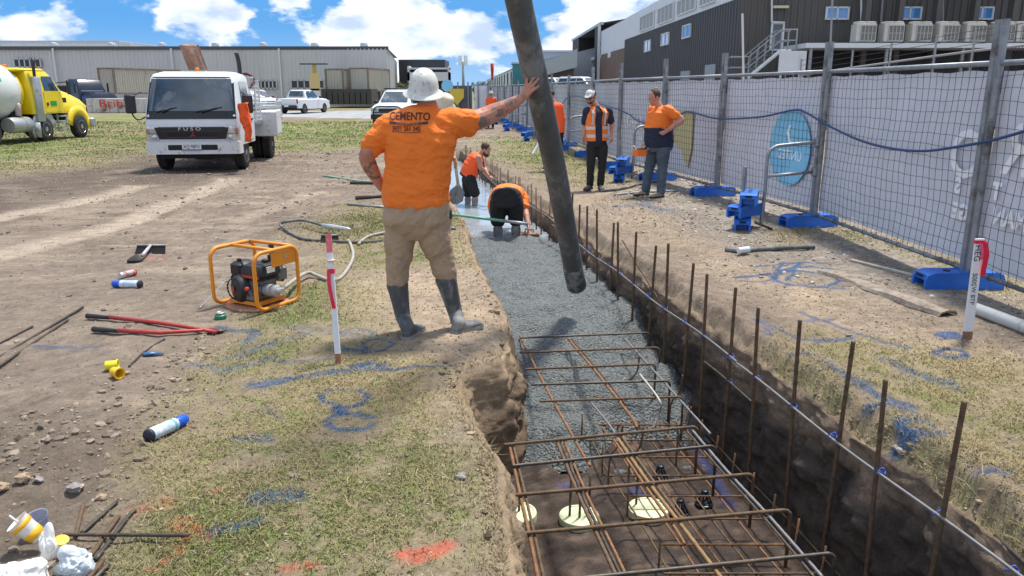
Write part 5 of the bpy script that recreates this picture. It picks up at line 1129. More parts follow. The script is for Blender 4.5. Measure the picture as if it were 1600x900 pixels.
for s_ in (-1, 1):
    vs = []; zz = [.70, .83, .99]; 
    hl = fpatch('headlight', s_*.70 if s_ > 0 else -.975, .975 if s_ > 0 else -.70, .695, 1.0, M_lamp, off=.022, nx=8)
    fpatch('indicator', s_*.90 if s_ > 0 else -.97, .97 if s_ > 0 else -.90, .86, .94, mat('pale_amber', (.5, .22, .12), .2), hl, .032, nx=4)
    fpatch('lamp_divider', s_*.70 if s_ > 0 else -.975, .975 if s_ > 0 else -.70, .835, .845, M_blk, hl, .03, nx=8, nz=1)
    mb = MB(); mb.lathe([(.055, 0), (.06, .02), (.03, .03)], (s_*.80, yf(.77)-.01, .77), (0, -1, 0), 14); mb.build('reflector', M_chr, hl, None, True)
    # mirrors on arms
    mb = MB(); mb.tube(spline([(s_*.97, .25, 1.22), (s_*1.12, .02, 1.14), (s_*1.22, -.02, 1.30), (s_*1.22, .0, 1.6), (s_*1.05, .2, 1.72)], 6), .016, 6); ar = mb.build('mirror_arm', M_blk, tr, None, True)
    mb = MB(); mb.box((s_*1.22, -.04, 1.47), (.22, .09, .40), ch=.03); mb.build('mirror', M_blk, ar, None, 'auto')
    # doors and windows
    mb = MB(); x = s_*.995
    mb.prism([(0, .40, .66), (0, 1.45, .66), (0, 1.45, 1.27), (0, .42, 1.27)], (x-.004*s_, 0, 0), (x+.008*s_, 0, 0)); dr = mb.build('door', M_wpaint, tr)
    mb = MB(); mb.quad((s_*.997, .50, 1.30), (s_*.997, 1.38, 1.30), (s_*.915, 1.32, 1.95), (s_*.915, .66, 1.95)); mb.build('side_window', M_ws, dr)
    mb = MB(); mb.box((s_*1.012, 1.30, 1.10), (.02, .16, .04)); mb.build('handle', M_blk, dr)
    wheel(tr, (s_*.84, .72, .37), .37, .22, out=s_)
    for dx in (0, .25): wheel(tr, (s_*(.90-dx), 3.62, .37), .37, .22, out=s_)
    mb = MB(); mb.tube([(s_*.98, 2.95, .75), (s_*.98, 3.2, 1.0), (s_*.98, 4.0, 1.0), (s_*.98, 4.25, .75)], .03, 6); mb.build('mudguard', M_under, tr, None, True)
mb = MB()
for z in (.665,): pass
mb.rings([rrect(.99, -.10, .35, z, .10, 6) for z in (.40, .43, .63, .66)]); bp_ = mb.build('bumper', M_wdirty, tr, None, 'auto')
mb = MB(); mb.box((0, -.09, .545), (1.05, .04, .12), ch=.012); mb.build('air_slot', M_under, bp_)
mb = MB(); mb.box((-.02, -.122, .555), (.40, .012, .125)); npl = mb.build('number_plate', M_plate, bp_); mb = MB(); mb.box((-.02, -.13, .497), (.40, .008, .02)); mb.build('plate_strip', mat('plate_blue', (.04, .09, .35), .5), bp_)
text_mesh('XQ·98PX', .115, (-.02, -.131, .562), (1, 0, 0), (0, 0, 1), M_ink, 'lettering', bp_, None, .001, squash=.76)
for s_, x0, x1 in ((1, -.72, -.3), (1, .1, .65)):
    mb = MB(); mb.tube([(x0, yf(1.30)-.035, 1.30), (x1, yf(1.40)-.035, 1.40)], .012, 5); mb.tube([(x0+.12, yf(1.3)-.04, 1.29), (x1-.1, yf(1.37)-.04, 1.39)], .016, 5); mb.build('wiper', M_under, tr, None, True)
mb = MB(); mb.box((0, 2.6, .52), (.8, 5.0, .18)); mb.box((0, .8, .40), (1.5, 1.3, .22)); mb.box((0, 3.62, .37), (1.5, .12, .12)); mb.box((-.75, 2.2, .55), (.4, .9, .35), ch=.04); mb.build('chassis', M_under, tr)
mb = MB(); mb.box((0, 3.7, .98), (1.98, 3.7, .09), ch=.01); mb.build('tray', M_galv, tr)
def cage(xa, ya, xb, yb, z0, z1, nm='side_gate', step=.10):
    mb = MB(); A, B = Vector((xa, ya, 0)), Vector((xb, yb, 0)); n_ = int((B-A).length/step)
    mb.tube([A+Vector((0, 0, z0)), A+Vector((0, 0, z1)), B+Vector((0, 0, z1)), B+Vector((0, 0, z0))], .022, 5, closed=True)
    for k in range(1, n_): c = A.lerp(B, k/n_); mb.tube([c+Vector((0, 0, z0)), c+Vector((0, 0, z1))], .007, 4, False)
    for z in np.arange(z0+step, z1, step): mb.tube([A+Vector((0, 0, z)), B+Vector((0, 0, z))], .007, 4, False)
    mb.build(nm, M_wdirty, tr, None)
cage(-.98, 1.92, .98, 1.92, 1.05, 2.05, 'headboard'); cage(.98, 2.0, .98, 2.5, 1.05, 1.98); cage(-.98, 2.0, -.98, 5.4, 1.05, 1.35); cage(.99, 4.7, .99, 5.5, 1.02, 1.45); cage(-.95, 5.5, .98, 5.5, .95, 1.4)
mb = MB(); mb.box((.90+.08, 3.55, .93), (.36, 1.7, .62), ch=.02); tb = mb.build('tool_box', M_wdirty, tr, None, 'auto'); mb = MB(); mb.lathe([(.07, 0), (.07, .015), (.01, .02)], (.99+.1, 2.69, .93), (0, -1, 0), 12); mb.build('side_lamp', M_red, tb)
mb = MB(); mb.box((1.03, 2.68, .93), (.62, .05, .60), ch=.012); mb.build('open_flap', M_wdirty, tr, None, 'auto')
mb = MB(); mb.tube(spline([(.70, 1.85, .9), (.70, 1.85, 1.9), (.70, 1.85, 2.35), (.66, 1.85, 2.62)], 4), .05, 8); mb.build('exhaust_stack', M_blk, tr, None, True)
mb = MB(); mb.lathe([(.05, 0), (.05, .08), (.03, .09)], (-.02, .9, 2.16), n=10); bk = mb.build('beacon', M_amb, tr, None, True); mb = MB(); mb.box((-.1, .95, 2.17), (.55, .12, .05)); mb.build('beacon_bar', M_lv, bk)
mb = MB(); mb.tube([(.83+math.cos(t)*.16, 1.95, 1.98+math.sin(t)*.16) for t in np.linspace(0, 6.28, 16)], .035, 6); mb.build('hose_coil', mat('maroon_hose', (.12, .015, .015), .5), tr, None, True)
# load: rusty channel standing up from the tray (rests on the truck)
b0, b1 = D(312, 116, 19.5), D(295, 70, 19.0)
mb = MB(); d = (b1-b0); 
for off in ((0, 0), ): mb.tube([b0-d*1.2, b1], [(.05, .23), (.05, .23)], 4)
mb.tube([b0-d*1.2+Vector((.2, -.05, 0)), b1+Vector((.18, -.05, -.02))], .04, 4)
tag(mb.build('steel_channel', mat('rusty_channel', (.34, .19, .14), .75, .2, .25, 5, dirt_glint=(.45, .38, .33), dirt_glint_amt=.35, dscale=3), origin=b0), 'rusty reddish steel channel sticking up above the white truck cab', 'steel beam')
# orange jacket hung on the door mirror
M_hiv = mat('hivis_orange', (.90, .115, .02), .75, 0, .10, 6, .2, 25)
pts = [(371, 162), (385, 160), (387, 175), (391, 190), (391, 222), (384, 221), (381, 200), (374, 185)]
mb = MB(); W2 = [D(u, v, 17.05) for u, v in pts]; mb.prism(W2, (0, 0, 0), (0, .10, 0)); j = mb.build('hanging_jacket', M_hiv, origin=W2[0]); 
bm = bmesh.new(); bm.from_mesh(j.data); bmesh.ops.triangulate(bm, faces=bm.faces); bmesh.ops.subdivide_edges(bm, edges=bm.edges, cuts=3)
for v in bm.verts: v.co += Vector((.012*math.sin(v.co.z*40), .035*math.sin(v.co.z*22+v.co.x*30), 0))
bm.to_mesh(j.data); bm.free(); j.data.polygons.foreach_set('use_smooth', [True]*len(j.data.polygons))
tag(j, 'fluorescent orange jacket hanging from the mirror of the white truck', 'jacket')
# ---- yellow mixer truck: local y forward (away), local x its right side (towards us)
og = Vector((-17.3, 31.0, 0)); mx_ = empty('mixer_truck', og, R_(-1.5), label='yellow concrete mixer truck with white drum at the left photo edge', cat='truck')
M_yel = mat('yellow_paint', (.80, .60, .015), .3, 0, .05, 1.2, coat=.35, dirt_glint=(.35, .28, .1), dirt_glint_amt=.08, dscale=2); M_alu = mat('aluminium', (.46, .48, .50), .35, .55, .15, 3, dirt_glint=(.25, .24, .22), dirt_glint_amt=.25, dscale=3)
mb = MB(); mb.rings([rrect(.85, -2.1, -.15, .95, .2), rrect(.88, -2.1, -.12, 1.15, .22), rrect(.78, -2.1, -.30, 1.4, .3), rrect(.66, -2.1, -.85, 1.64, .3), rrect(.55, -2.1, -1.2, 1.76, .3)]); bn = mb.build('bonnet', M_yel, mx_, None, 'auto')
mb = MB(); mb.box((.80, -1.62, 1.40), (.05, .34, .17), ch=.01); mb.build('air_vent', M_under, bn)
for s_ in (-1, 1):
    mb = MB(); arc = [(s_*.92, -1.0+.60*math.cos(t), .42+.60*math.sin(t)) for t in np.linspace(-.1, 3.0, 12)]; mb.tube(arc, [(.06, .20)]*12, 6); mb.build('fender', M_yel, mx_, None, True)
    mb = MB(); arc = [(s_*.95, -3.2+.52*math.cos(t), .42+.52*math.sin(t)) for t in np.linspace(.1, 3.6, 12)]; mb.tube(arc, [(.03, .20)]*12, 6); mb.box((s_*.95, -3.76, .42), (.42, .05, .5)); mb.build('mudguard', M_alu, mx_, None, True)
    mb = MB(); mb.box((s_*.9, -.62+.42, .55), (.35, .3, .35), ch=.05); mb.build('bumper', M_alu, mx_, None, 'auto')
mb = MB(); sec = lambda z, y0, y1, h: rrect(h, y0, y1, z, .10)
mb.rings([sec(.95, -3.75, -1.98, 1.02), sec(1.3, -3.75, -1.93, 1.02), sec(1.75, -3.75, -2.0, 1.0), sec(2.25, -3.75, -2.38, .92), sec(2.38, -3.72, -2.5, .86), sec(2.44, -3.6, -2.7, .7)]); cb = mb.build('cab', M_yel, mx_, None, 'auto')
mb = MB(); mb.box((.985, -3.30, 1.95), (.03, .34, .42)); mb.build('side_window', M_ws, mx_)
mb = MB(); mb.box((0, -3.4, 2.42), (1.70, 1.6, .12), ch=.05); mb.build('roof_cap', M_yel, mx_, None, 'auto')
for s_ in (-1, 1):
    mb = MB(); mb.prism([(0, -3.08, 1.0), (0, -2.08, 1.0), (0, -2.04, 1.6), (0, -2.10, 1.72), (0, -3.08, 1.72)], (s_*1.005, 0, 0), (s_*1.03, 0, 0)); dr = mb.build('door', M_yel, mx_)
    mb = MB(); mb.add([(s_*1.025, -3.0, 1.68), (s_*1.025, -2.2, 1.60), (s_*1.015, -2.18, 1.72), (s_*.945, -2.45, 2.22), (s_*.945, -3.0, 2.22)], [(0, 1, 2, 3, 4)]); mb.build('side_window', M_ws, dr)
    mb = MB(); mb.box((s_*1.04, -2.95, 1.28), (.02, .10, .10)); mb.build('handle', M_under, dr)
    mb = MB(); mb.box((s_*1.037, -2.6, 1.30), (.01, .36, .16)); mb.build('green_sticker', mat('sticker_green', (.02, .28, .05), .5), dr)
    mb = MB(); mb.box((s_*1.3, -2.0, 1.85), (.08, .22, .5), ch=.04); mb.bar((s_*.95, -2.15, 2.0), (s_*1.3, -2.0, 2.05), .02, 5); mb.build('mirror', M_blk, mx_)
    mb = MB(); mb.lathe([(.14, .7), (.15, .72), (.15, 2.15), (.12, 2.2)], (s_*1.05, -3.5, 0), n=14); stk = mb.build('exhaust_stack', M_alu, mx_, None, 'auto')
    if s_ > 0:
        mb = MB(); mb.tube([(s_*1.05, -3.5, 2.2), (s_*1.05, -3.5, 2.5), (s_*1.05, -3.48, 2.68), (s_*1.05, -3.45, 2.82)], [.05, .05, .08, .05], 8); mb.build('exhaust_tip', M_blk, stk, None, True)
    for y in (-1.0, -3.2): wheel(mx_, (s_*.90, y, .42), .42, .26, M_chr, out=s_, n=28, holes=8)
    for y in (-6.0, -7.1): wheel(mx_, (s_*.90, y, .42), .42, .30, M_chr, out=s_, n=28, holes=8)
    for j in range(3): mb = MB(); mb.box((s_*.93, -2.1, .42+.21*j), (.26, .5, .05)); mb.build('step', M_alu, mx_)
    mb = MB(); mb.box((s_*.96, -2.38, .60), (.04, .05, .62)); mb.box((s_*.96, -1.85, .62), (.04, .05, .55)); mb.build('step_frame', M_alu, mx_)
mb = MB(); mb.lathe([(.05, -4.95), (.24, -4.94), (.26, -4.85), (.26, -4.32), (.24, -4.30), (.2, -4.3), (.26, -4.28), (.26, -3.95), (.2, -3.85), (.03, -3.84)], (.82, 0, .62), (0, 1, 0), 16); mb.build('air_tank', M_alu, mx_, None, 'auto')
mb = MB(); mb.box((0, -4.8, .78), (.8, 8.2, .25)); mb.box((0, -4.3, 1.0), (1.5, .5, .6)); mb.build('chassis', M_under, mx_)
mb = MB(); mb.lathe([(.001, 0), (.10, 0), (.10, .35), (.07, .42)], (.85, -4.35, .92), n=10); mb.build('water_filter', mat('pinkish_white', (.55, .42, .42), .5), mx_, None, True)
mb = MB(); mb.box((.3, -3.9, 2.52), (.14, .14, .14), ch=.02); mb.build('beacon', M_amb, mx_)
ax = Vector((0, -1, .11)).normalized()
mb = MB(); mb.lathe([(.25, 0), (.62, .03), (.80, .2), (.93, .45), (.96, .52)], (0, -3.62, 1.60), ax, 36); dm = mb.build('drum_front_ring', M_yel, mx_, None, True)
mb = MB(); mb.lathe([(.915, .44), (1.02, 1.0), (1.12, 2.0), (1.15, 3.0), (1.08, 3.8), (.8, 5.0), (.5, 5.8), (.48, 5.9)], (0, -3.62, 1.60), ax, 40); mb.build('drum', mat('drum_white', (.66, .68, .68), .45, 0, .06, 1, dirt_glint=(.42, .43, .43), dirt_glint_amt=.25, dscale=1.5, stretch=(1, .3, 1)), mx_, None, True)
mb = MB()
for t in range(2):
    pass
for k in range(4):
    a_ = .15+k*.16; c = Vector((0, -3.62, 1.60))+ax*2.2; r_ = 1.14
    w0, w1 = [(-.45, .45), (-.2, .35), (-.5, .1), (-.3, .2)][k]
    pr = [Vector((math.cos(b)*r_, w, math.sin(b)*r_))+c for b, w in ((a_, w0), (a_, w1), (a_+.13, w1), (a_+.13, w0))]; mb.add(pr, [(0, 1, 2, 3)])
mb.build('green_mark', mat('logo_green', (.02, .35, .10), .5), mx_)
# ---------------------------------------------------------------- pump hose
M_pump = bpy.data.materials.new('rubber_hose_dusty'); MATS['rubber_hose_dusty'] = M_pump; bpy.data.materials.remove(M_pump); del MATS['rubber_hose_dusty']
M_pump = mat('rubber_hose', (.085, .09, .09), .75, 0, .3, 6, .25, 40, dirt_glint=(.21, .22, .22), dirt_glint_amt=.42, dscale=3.2, stretch=(1, 1, .5))
h0, h1 = D(810, 0, 5.42), D(901, 447, 7.1); hd = (h1-h0).normalized()
hpts = [h0-hd*1.7+Vector((0, 0, .0)), h0-hd*.8, h0, h0.lerp(h1, .25)+Vector((.012, 0, .0)), h0.lerp(h1, .5)+Vector((.02, 0, 0)), h0.lerp(h1, .75)+Vector((.01, 0, 0)), h1]
e = empty('pump_hose', h1, label='thick black rubber pump hose held over the fresh concrete', cat='hose'); q = spline(hpts, 8)
mb = MB(); mb.tube(q, [(.090, .090)]*len(q), 28, up=None); hz_ = mb.build('hose', M_pump, e, h1, True)
mb = MB(); n_ = Vector((0, 0, 1)).cross(hd).normalized(); mb.lathe([(.0905, -.30), (.093, -.27), (.093, -.0), (.088, .005), (.076, .002), (.076, -.1)], h1, hd, 28); mb.build('dusty_end', mat('hose_end_dusty', (.26, .265, .26), .85, 0, .3, 5, .3, 40, dirt_glint=(.06, .062, .062), dirt_glint_amt=.5, dscale=6), e, h1, True)
# ---------------------------------------------------------------- engine of the concrete vibrator
A_ = G(403, 493); B_ = G(336, 481); ex = (A_-B_); ex.z = 0; rz = math.atan2(ex.y, ex.x); W_ = ex.length
og = (A_+B_)/2; og = og + Vector((-math.sin(rz), math.cos(rz), 0))*.24; og.z = (A_.z+B_.z)/2
en = empty('vibrator_motor', og, rz, label='black petrol motor in an orange tube frame on the grass', cat='engine')
M_or = mat('orange_tube', (.78, .28, .02), .45, 0, .08, 6, dirt_glint=(.33, .2, .13), dirt_glint_amt=.2, dscale=9); M_en = mat('engine_black', (.018, .019, .021), .45, 0, .3, 12, .3, 60, dirt_glint=(.10, .09, .08), dirt_glint_amt=.2, dscale=14); M_eg = mat('engine_grey', (.20, .20, .20), .5, .5, .3, 14, dirt_glint=(.05, .045, .04), dirt_glint_amt=.4, dscale=14)
hx, hy, H = W_/2, .24, .50
for s_ in (-1, 1):
    r = .085; path = []
    for cy_, cz, a0 in ((-hy+r, .03+r, 270), (hy-r, .03+r, 0), (hy-r, H-r, 90), (-hy+r, H-r, 180)):
        pass
    cs = [(-hy+r, .03+r, 180), (hy-r, .03+r, 270), (hy-r, H-r, 0), (-hy+r, H-r, 90)]
    for cy_, cz, a0 in cs:
        for k in range(6): a = R_(a0+18*k); path.append((s_*hx, cy_+r*math.cos(a), cz+r*math.sin(a)))
    mb = MB(); mb.tube(path, .0165, 10, closed=True); mb.build('frame_loop', M_or, en, None, True)
mb = MB(); mb.bar((-hx, hy-.05, H), (hx, hy-.05, H), .015, 8); mb.build('frame_bar', M_or, en, None, True)
mb = MB(); mb.bar((-hx, -.02, H-.0), (hx, -.02, H-.0), .015, 8); mb.build('frame_bar', M_or, en, None, True)
mb = MB(); mb.prism([(hx-.004, -.05, H-.14), (hx-.004, hy-.02, H-.14), (hx-.004, hy-.02, H-.02), (hx-.004, -.05, H-.02)], (0, 0, 0), (.008, 0, 0)); pl = mb.build('side_plate', M_or, en)
text_mesh('R', .07, (hx-.006, .11, H-.08), (0, -1, 0), (0, 0, 1), mat('pale_print', (.5, .4, .3), .6), 'lettering', pl); text_mesh('R', .07, (hx+.006, .11, H-.08), (0, 1, 0), (0, 0, 1), MATS['pale_print'], 'lettering', pl)
mb = MB(); mb.rings([[Vector((math.cos(t)*rr*1.0, math.sin(t)*rr*.92, z)) for t in np.linspace(0, 2*math.pi, 33)[:-1]] for rr, z in ((.20, -.005), (.27, .0), (.275, .015), (.26, .022), (.2, .024))]); mb.build('base_plate', mat('rusty_orange_plate', (.42, .20, .11), .7, 0, .2, 6, dirt_glint=(.20, .14, .10), dirt_glint_amt=.35, dscale=7), en, None, True)
mb = MB(); mb.box((0, 0, .055), (.34, .30, .03)); mb.build('mount_plate', M_or, en)
for x in (-.11, .13):
    for y in (-.12, .12): mb = MB(); mb.box((x, y, .045), (.045, .045, .05), ch=.008); mb.build('rubber_mount', M_en, en, None, 'auto')
mb = MB(); mb.box((.03, 0, .165), (.22, .24, .19), ch=.03); mb.box((.06, -.06, .12), (.16, .2, .1), ch=.02)
mb.build('crankcase', M_eg, en, None, 'auto')
mb = MB(); mb.lathe([(.05, -.02), (.118, -.01), (.122, .03), (.105, .065), (.07, .078), (.02, .08)], (-.045, -.10, .165), (-.35, -1, 0), 24)
for k in range(18): a = k*.349; mb.box((-.045+math.cos(a)*.085-.022, -.165, .165+math.sin(a)*.085), (.008, .012, .026), M=Matrix.Translation((-.07+math.cos(a)*.088, -.168, .165+math.sin(a)*.088)) @ Matrix.Rotation(-a, 4, 'Y'))
rc = mb.build('starter_cover', M_en, en, None, 'auto')
mb = MB(); mb.lathe([(.026, 0), (.026, .004), (.01, .006)], (-.075, -.185, .165), (-.35, -1, 0), 14); mb.build('badge', mat('badge_red', (.5, .02, .03), .4), rc)
mb = MB(); mb.box((-.14, .0, .20), (.04, .03, .06), ch=.008); mb.bar((-.135, -.1, .215), (-.135, -.15, .20), .012, 6); mb.build('pull_handle', M_plate, rc)
mb = MB(); mb.rings([rrect(.118, -.13, .11, z, .03) if k else rrect(.105, -.12, .10, z, .03) for k, z in enumerate((.275, .285, .33))]+[rrect(.105, -.115, .10, .365, .04), rrect(.07, -.08, .07, .378, .04)])
mb.T = Matrix.Identity(4); tk = mb.build('fuel_tank', M_en, en, None, 'auto'); tk.location = (.075, 0, 0)
mb = MB(); mb.lathe([(.028, .372), (.03, .40), (.02, .405)], (.03, .02, 0), n=14); mb.build('fuel_cap', M_en, tk, None, 'auto'); mb = MB(); mb.box((.115, -.01, .33), (.008, .09, .05)); mb.build('label_plate', M_plate, tk)
mb = MB(); mb.box((.0, -.133, .278), (.20, .006, .022)); mb.build('red_stripe', mat('stripe_red', (.55, .05, .02), .5), tk)
mb = MB(); mb.box((-.125, -.02, .315), (.13, .18, .12), ch=.022); mb.lathe([(.02, .37), (.02, .395), (.008, .40)], (-.125, -.05, 0), n=10); mb.build('air_cleaner', M_en, en, None, 'auto')
mb = MB(); mb.box((-.11, -.04, .235), (.11, .14, .07), ch=.02); mb.tube([(-.17, -.06, .20), (-.2, -.08, .23), (-.19, -.05, .28)], .012, 6); mb.build('carburettor', M_en, en, None, 'auto')
mb = MB(); mb.box((.12, .14, .27), (.16, .10, .15), ch=.03); mb.build('muffler', M_eg, en, None, 'auto')
mb = MB(); mb.box((.03, .17, .44), (.05, .012, .10)); mb.box((.1, .1, .40), (.05, .05, .05)); mb.build('lift_bracket', M_en, en)
mb = MB(); mb.lathe([(.015, 0), (.018, .03), (.01, .035)], (.09, -.17, .19), (0, -1, 0), 10); mb.build('spark_plug', mat('plug_red', (.5, .05, .04), .5), en)
mb = MB(); mb.lathe([(.045, 0), (.052, .01), (.052, .07), (.047, .075), (.05, .08), (.05, .13), (.038, .14), (.024, .145), (.024, .19)], (.14, -.03, .155), (1, -.05, .05), 18); mb.build('coupling', mat('grey_coupling', (.42, .42, .43), .45, .3, .15, 12), en, None, 'auto')
# hose of the vibrator
hp = [og+Matrix.Rotation(rz, 3, 'Z') @ Vector((.30, -.04, .165)), G(478, 437, .07), G(495, 435, .03), G(512, 440, .02), G(530, 438, .018), G(545, 420, .018), G(552, 402, .018), G(548, 385, .018), G(544, 378, .018)]
mb = MB(); q = spline(hp, 22); mb.tube(q, [.0165*(1.12 if k % 3 else .9) for k in range(len(q))], 9); tag(mb.build('flexible_shaft_hose', mat('grey_beige_hose', (.36, .34, .29), .7, 0, .15, 20, dirt_glint=(.2, .17, .13), dirt_glint_amt=.3, dscale=10), origin=hp[0], smooth=True), 'pale ribbed hose running from the orange framed motor across the grass', 'hose')
hp = [G(596, 378, .02), G(560, 381, .02), G(505, 378, .02), G(470, 373, .02), G(448, 365, .03), G(438, 358, .05), G(450, 358, .09), G(475, 357, .10), G(505, 363, .09)]
mb = MB(); mb.tube(spline(hp, 8), .017, 8); tag(mb.build('poker_hose', M_pump, origin=hp[0], smooth=True), 'black rubber hose of the poker looped on the bare earth', 'hose')
a, b = G(505, 363, .09), G(549, 371, .10); mb = MB(); mb.tube([a, a.lerp(b, .3), a.lerp(b, .85), b], [.026, .030, .024, .006], 12); tag(mb.build('vibrator_poker', mat('pale_steel', (.55, .57, .59), .4, .5, .1, 8), origin=a, smooth=True), 'pale pointed steel poker lying on a small black bracket', 'vibrator poker')
hp = [G(560, 384, .02), G(575, 372, .02), G(600, 366, .02), G(620, 364, .02)]; mb = MB(); mb.tube(spline(hp, 6), .017, 8); tag(mb.build('hose_piece', MATS['grey_beige_hose'], origin=hp[0], smooth=True), 'pale hose piece disappearing behind the boots of the main worker', 'hose')
# squeegee heads: black blade with bracket
def squeegee(u, v, wpx, rz, lab, handle=True):
    c = G(u, v); s_ = wpx/1210*(c-O).length/2; e = empty('squeegee_head', c, rz, label=lab, cat='squeegee', group='black squeegee heads on the ground')
    mb = MB(); mb.prism([(-s_, 0, .0), (s_, 0, 0), (s_*.97, .05, .085), (-s_*.90, .05, .085)], (0, 0, 0), (0, .012, 0)); mb.build('blade', mat('black_rubber_blade', (.012, .012, .013), .7), e)
    mb = MB(); mb.tube([(-s_*.92, .05, .088), (s_*.98, .05, .088)], .008, 6); mb.build('edge_strip', M_galv, e, None, True)
    if handle:
        mb = MB(); mb.tube([(.0, .05, .09), (.03, -.14, .07), (.055, -.32, .05)], [.014, .018, .02], 8); mb.build('socket', mat('pale_socket', (.42, .42, .43), .6, .2, .2, 10), e, None, True)
        mb = MB(); mb.rings([rrect(.072, -.44, -.34, z, .03) for z in (.0, .02)]+[rrect(.05, -.42, -.33, .04, .03), rrect(.02, -.36, -.31, .06, .01)]); mb.build('rubber_foot', M_tyre, e, None, 'auto')
squeegee(234, 397, 42, .05, 'black squeegee head with pale socket lying on bare earth behind the cans')
squeegee(514, 380, 28, 0, 'small black bracket under the pale poker', False)
# spray cans, drink can, reel, caps
def can(a, b, r, lab, m, cap, name='spray_can', capend='a', cat='spray can', group=None, band=None, bottom=None):
    a, b = Vector(a), Vector(b); d = b-a; L = d.length; e = empty(name, a, label=lab, cat=cat, group=group); dn = d.normalized()
    mb = MB(); mb.lathe([(r*.8, L*.27), (r*.97, L*.28), (r, L*.30), (r, L*.97), (r*.94, L), (r*.8, L*.985), (.002, L*.97)], (0, 0, r), dn, 20); bd = mb.build('body', m, e, None, 'auto')
    mb = MB(); mb.lathe([(.004, 0), (r*.86, .0), (r*.92, L*.02), (r*.94, L*.25), (r*.85, L*.275)], (0, 0, r), dn, 20); mb.build('cap', cap, e, None, 'auto')
    if band: mb = MB(); mb.lathe([(r*1.01, L*.34), (r*1.012, L*.345), (r*1.012, L*.40), (r*1.01, L*.405)], (0, 0, r), dn, 20); mb.build('stripe', band, bd)
    mb = MB(); mb.lathe([(r*1.02, L*.93), (r*1.03, L*.94), (r*1.03, L*.985), (r*.95, L*1.0)], (0, 0, r), dn, 20); mb.build('base_rim', bottom or M_galv, e, None, True)
    return e
M_lab = mat('pale_blue_label', (.42, .55, .68), .4, 0, .12, 18, dirt_glint=(.68, .72, .75), dirt_glint_amt=.45, dscale=20); M_cap_ = mat('cap_blue', (.01, .09, .55), .35)
can(G(178, 449), G(221, 450), .035, 'pale blue spray can lying near the drink can, blue cap to the left', M_lab, M_cap_, band=M_wpaint, bottom=M_ink, group='blue marking spray cans')
can(G(290, 664), G(232, 692), .033, 'pale blue spray can lying on the grass, crushed blue cap to the right', M_lab, M_cap_, band=mat('teal_band', (.15, .42, .5), .5), bottom=M_ink, group='blue marking spray cans')
can(G(188, 436), G(211, 430), .032, 'crumpled red and silver drink can beside the spray can', mat('can_silver_red', (.55, .5, .48), .3, .4, .3, 30, dirt_glint=(.5, .03, .04), dirt_glint_amt=.45, dscale=22), mat('can_end', (.6, .6, .6), .3, .7), 'drink_can', cat='drink can', bottom=M_red)
c = G(345, 498); e = empty('tape_reel', c, label='small green reel in front of the orange motor frame', cat='reel'); mb = MB(); mb.lathe([(.02, 0), (.042, .0), (.046, .01), (.046, .03), (.035, .04)], n=18); mb.build('reel', mat('green_plastic', (.02, .22, .12), .4), e, None, 'auto'); mb = MB(); mb.lathe([(.018, .04), (.034, .042), (.036, .052), (.028, .056), (.02, .05)], n=18); mb.build('tape', M_galv, e, None, 'auto')
M_yc = mat('yellow_cap', (.80, .68, .02), .4); M_yc2 = mat('amber_cap', (.78, .46, .02), .4)
for (u, v, m, d, lab) in [(175, 578, M_yc, Vector((1, .25, .0)), 'bright yellow plastic bar cap, upper of two on bare earth'), (183, 591, M_yc2, Vector((1, -.65, .0)), 'amber plastic bar cap, lower of two, open end to the right')]:
    c = G(u, v); mb = MB(); mb.lathe([(.002, -.035), (.026, -.035), (.030, -.03), (.030, .030), (.037, .032), (.037, .040), (.03, .040), (.026, .035), (.024, -.02), (.002, -.022)], c+Vector((0, 0, .034)), d, 20); tag(mb.build('rebar_cap', m, origin=c, smooth='auto'), lab, 'plastic cap', 'yellow plastic bar caps')
# bolt cutters
M_rp = mat('red_handle', (.42, .045, .04), .45, .1, .15, 10, dirt_glint=(.25, .14, .12), dirt_glint_amt=.2, dscale=14)
og = G(345, 523); e = empty('bolt_cutters', og, label='large red bolt cutters with black grips lying open on the earth', cat='bolt cutters')
for (pts) in ([(137, 499), (172, 501), (250, 511), (310, 519), (338, 524)], [(147, 520), (185, 522), (250, 524), (310, 522), (338, 519)]):
    q = [G(u, v, .028 if k < 4 else .022)-og for k, (u, v) in enumerate(pts)]
    mb = MB(); mb.tube(q[1:], [.017, .016, .013, .014], 10); hd_ = mb.build('handle', M_rp, e, None, True)
    mb = MB(); mb.tube([q[0], q[0].lerp(q[1], .1), q[1]], [.022, .020, .019], 10); mb.build('grip', M_blk, hd_, None, True)
q = [G(u, v, .02)-og for u, v in ((325, 522), (338, 521), (354, 520))]
mb = MB(); mb.box(q[1], (.10, .045, .035), rz=.05, ch=.01); mb.build('jaw', M_dark, e, None, 'auto'); mb = MB(); mb.tube([q[1]+Vector((.03, .014, 0)), q[2]+Vector((0, .008, 0))], [.014, .005], 6); mb.build('jaw', M_dark, e, None, True)
mb = MB(); mb.tube([q[1]+Vector((.03, -.014, 0)), q[2]+Vector((0, -.004, 0))], [.014, .005], 6); mb.build('jaw', M_dark, e, None, True)
a, b = G(224, 557), G(256, 555); mb = MB(); mb.tube([a+Vector((0, 0, .012)), a.lerp(b, .4)+Vector((0, .005, .02)), b+Vector((0, 0, .014))], [(.010, .028), (.012, .026), (.004, .012)], 8); tag(mb.build('blue_scraper', mat('blue_grey_blade', (.05, .14, .30), .4, .2, .3, 20), origin=a, smooth=True), 'short blue painted blade near the yellow caps', 'scraper')
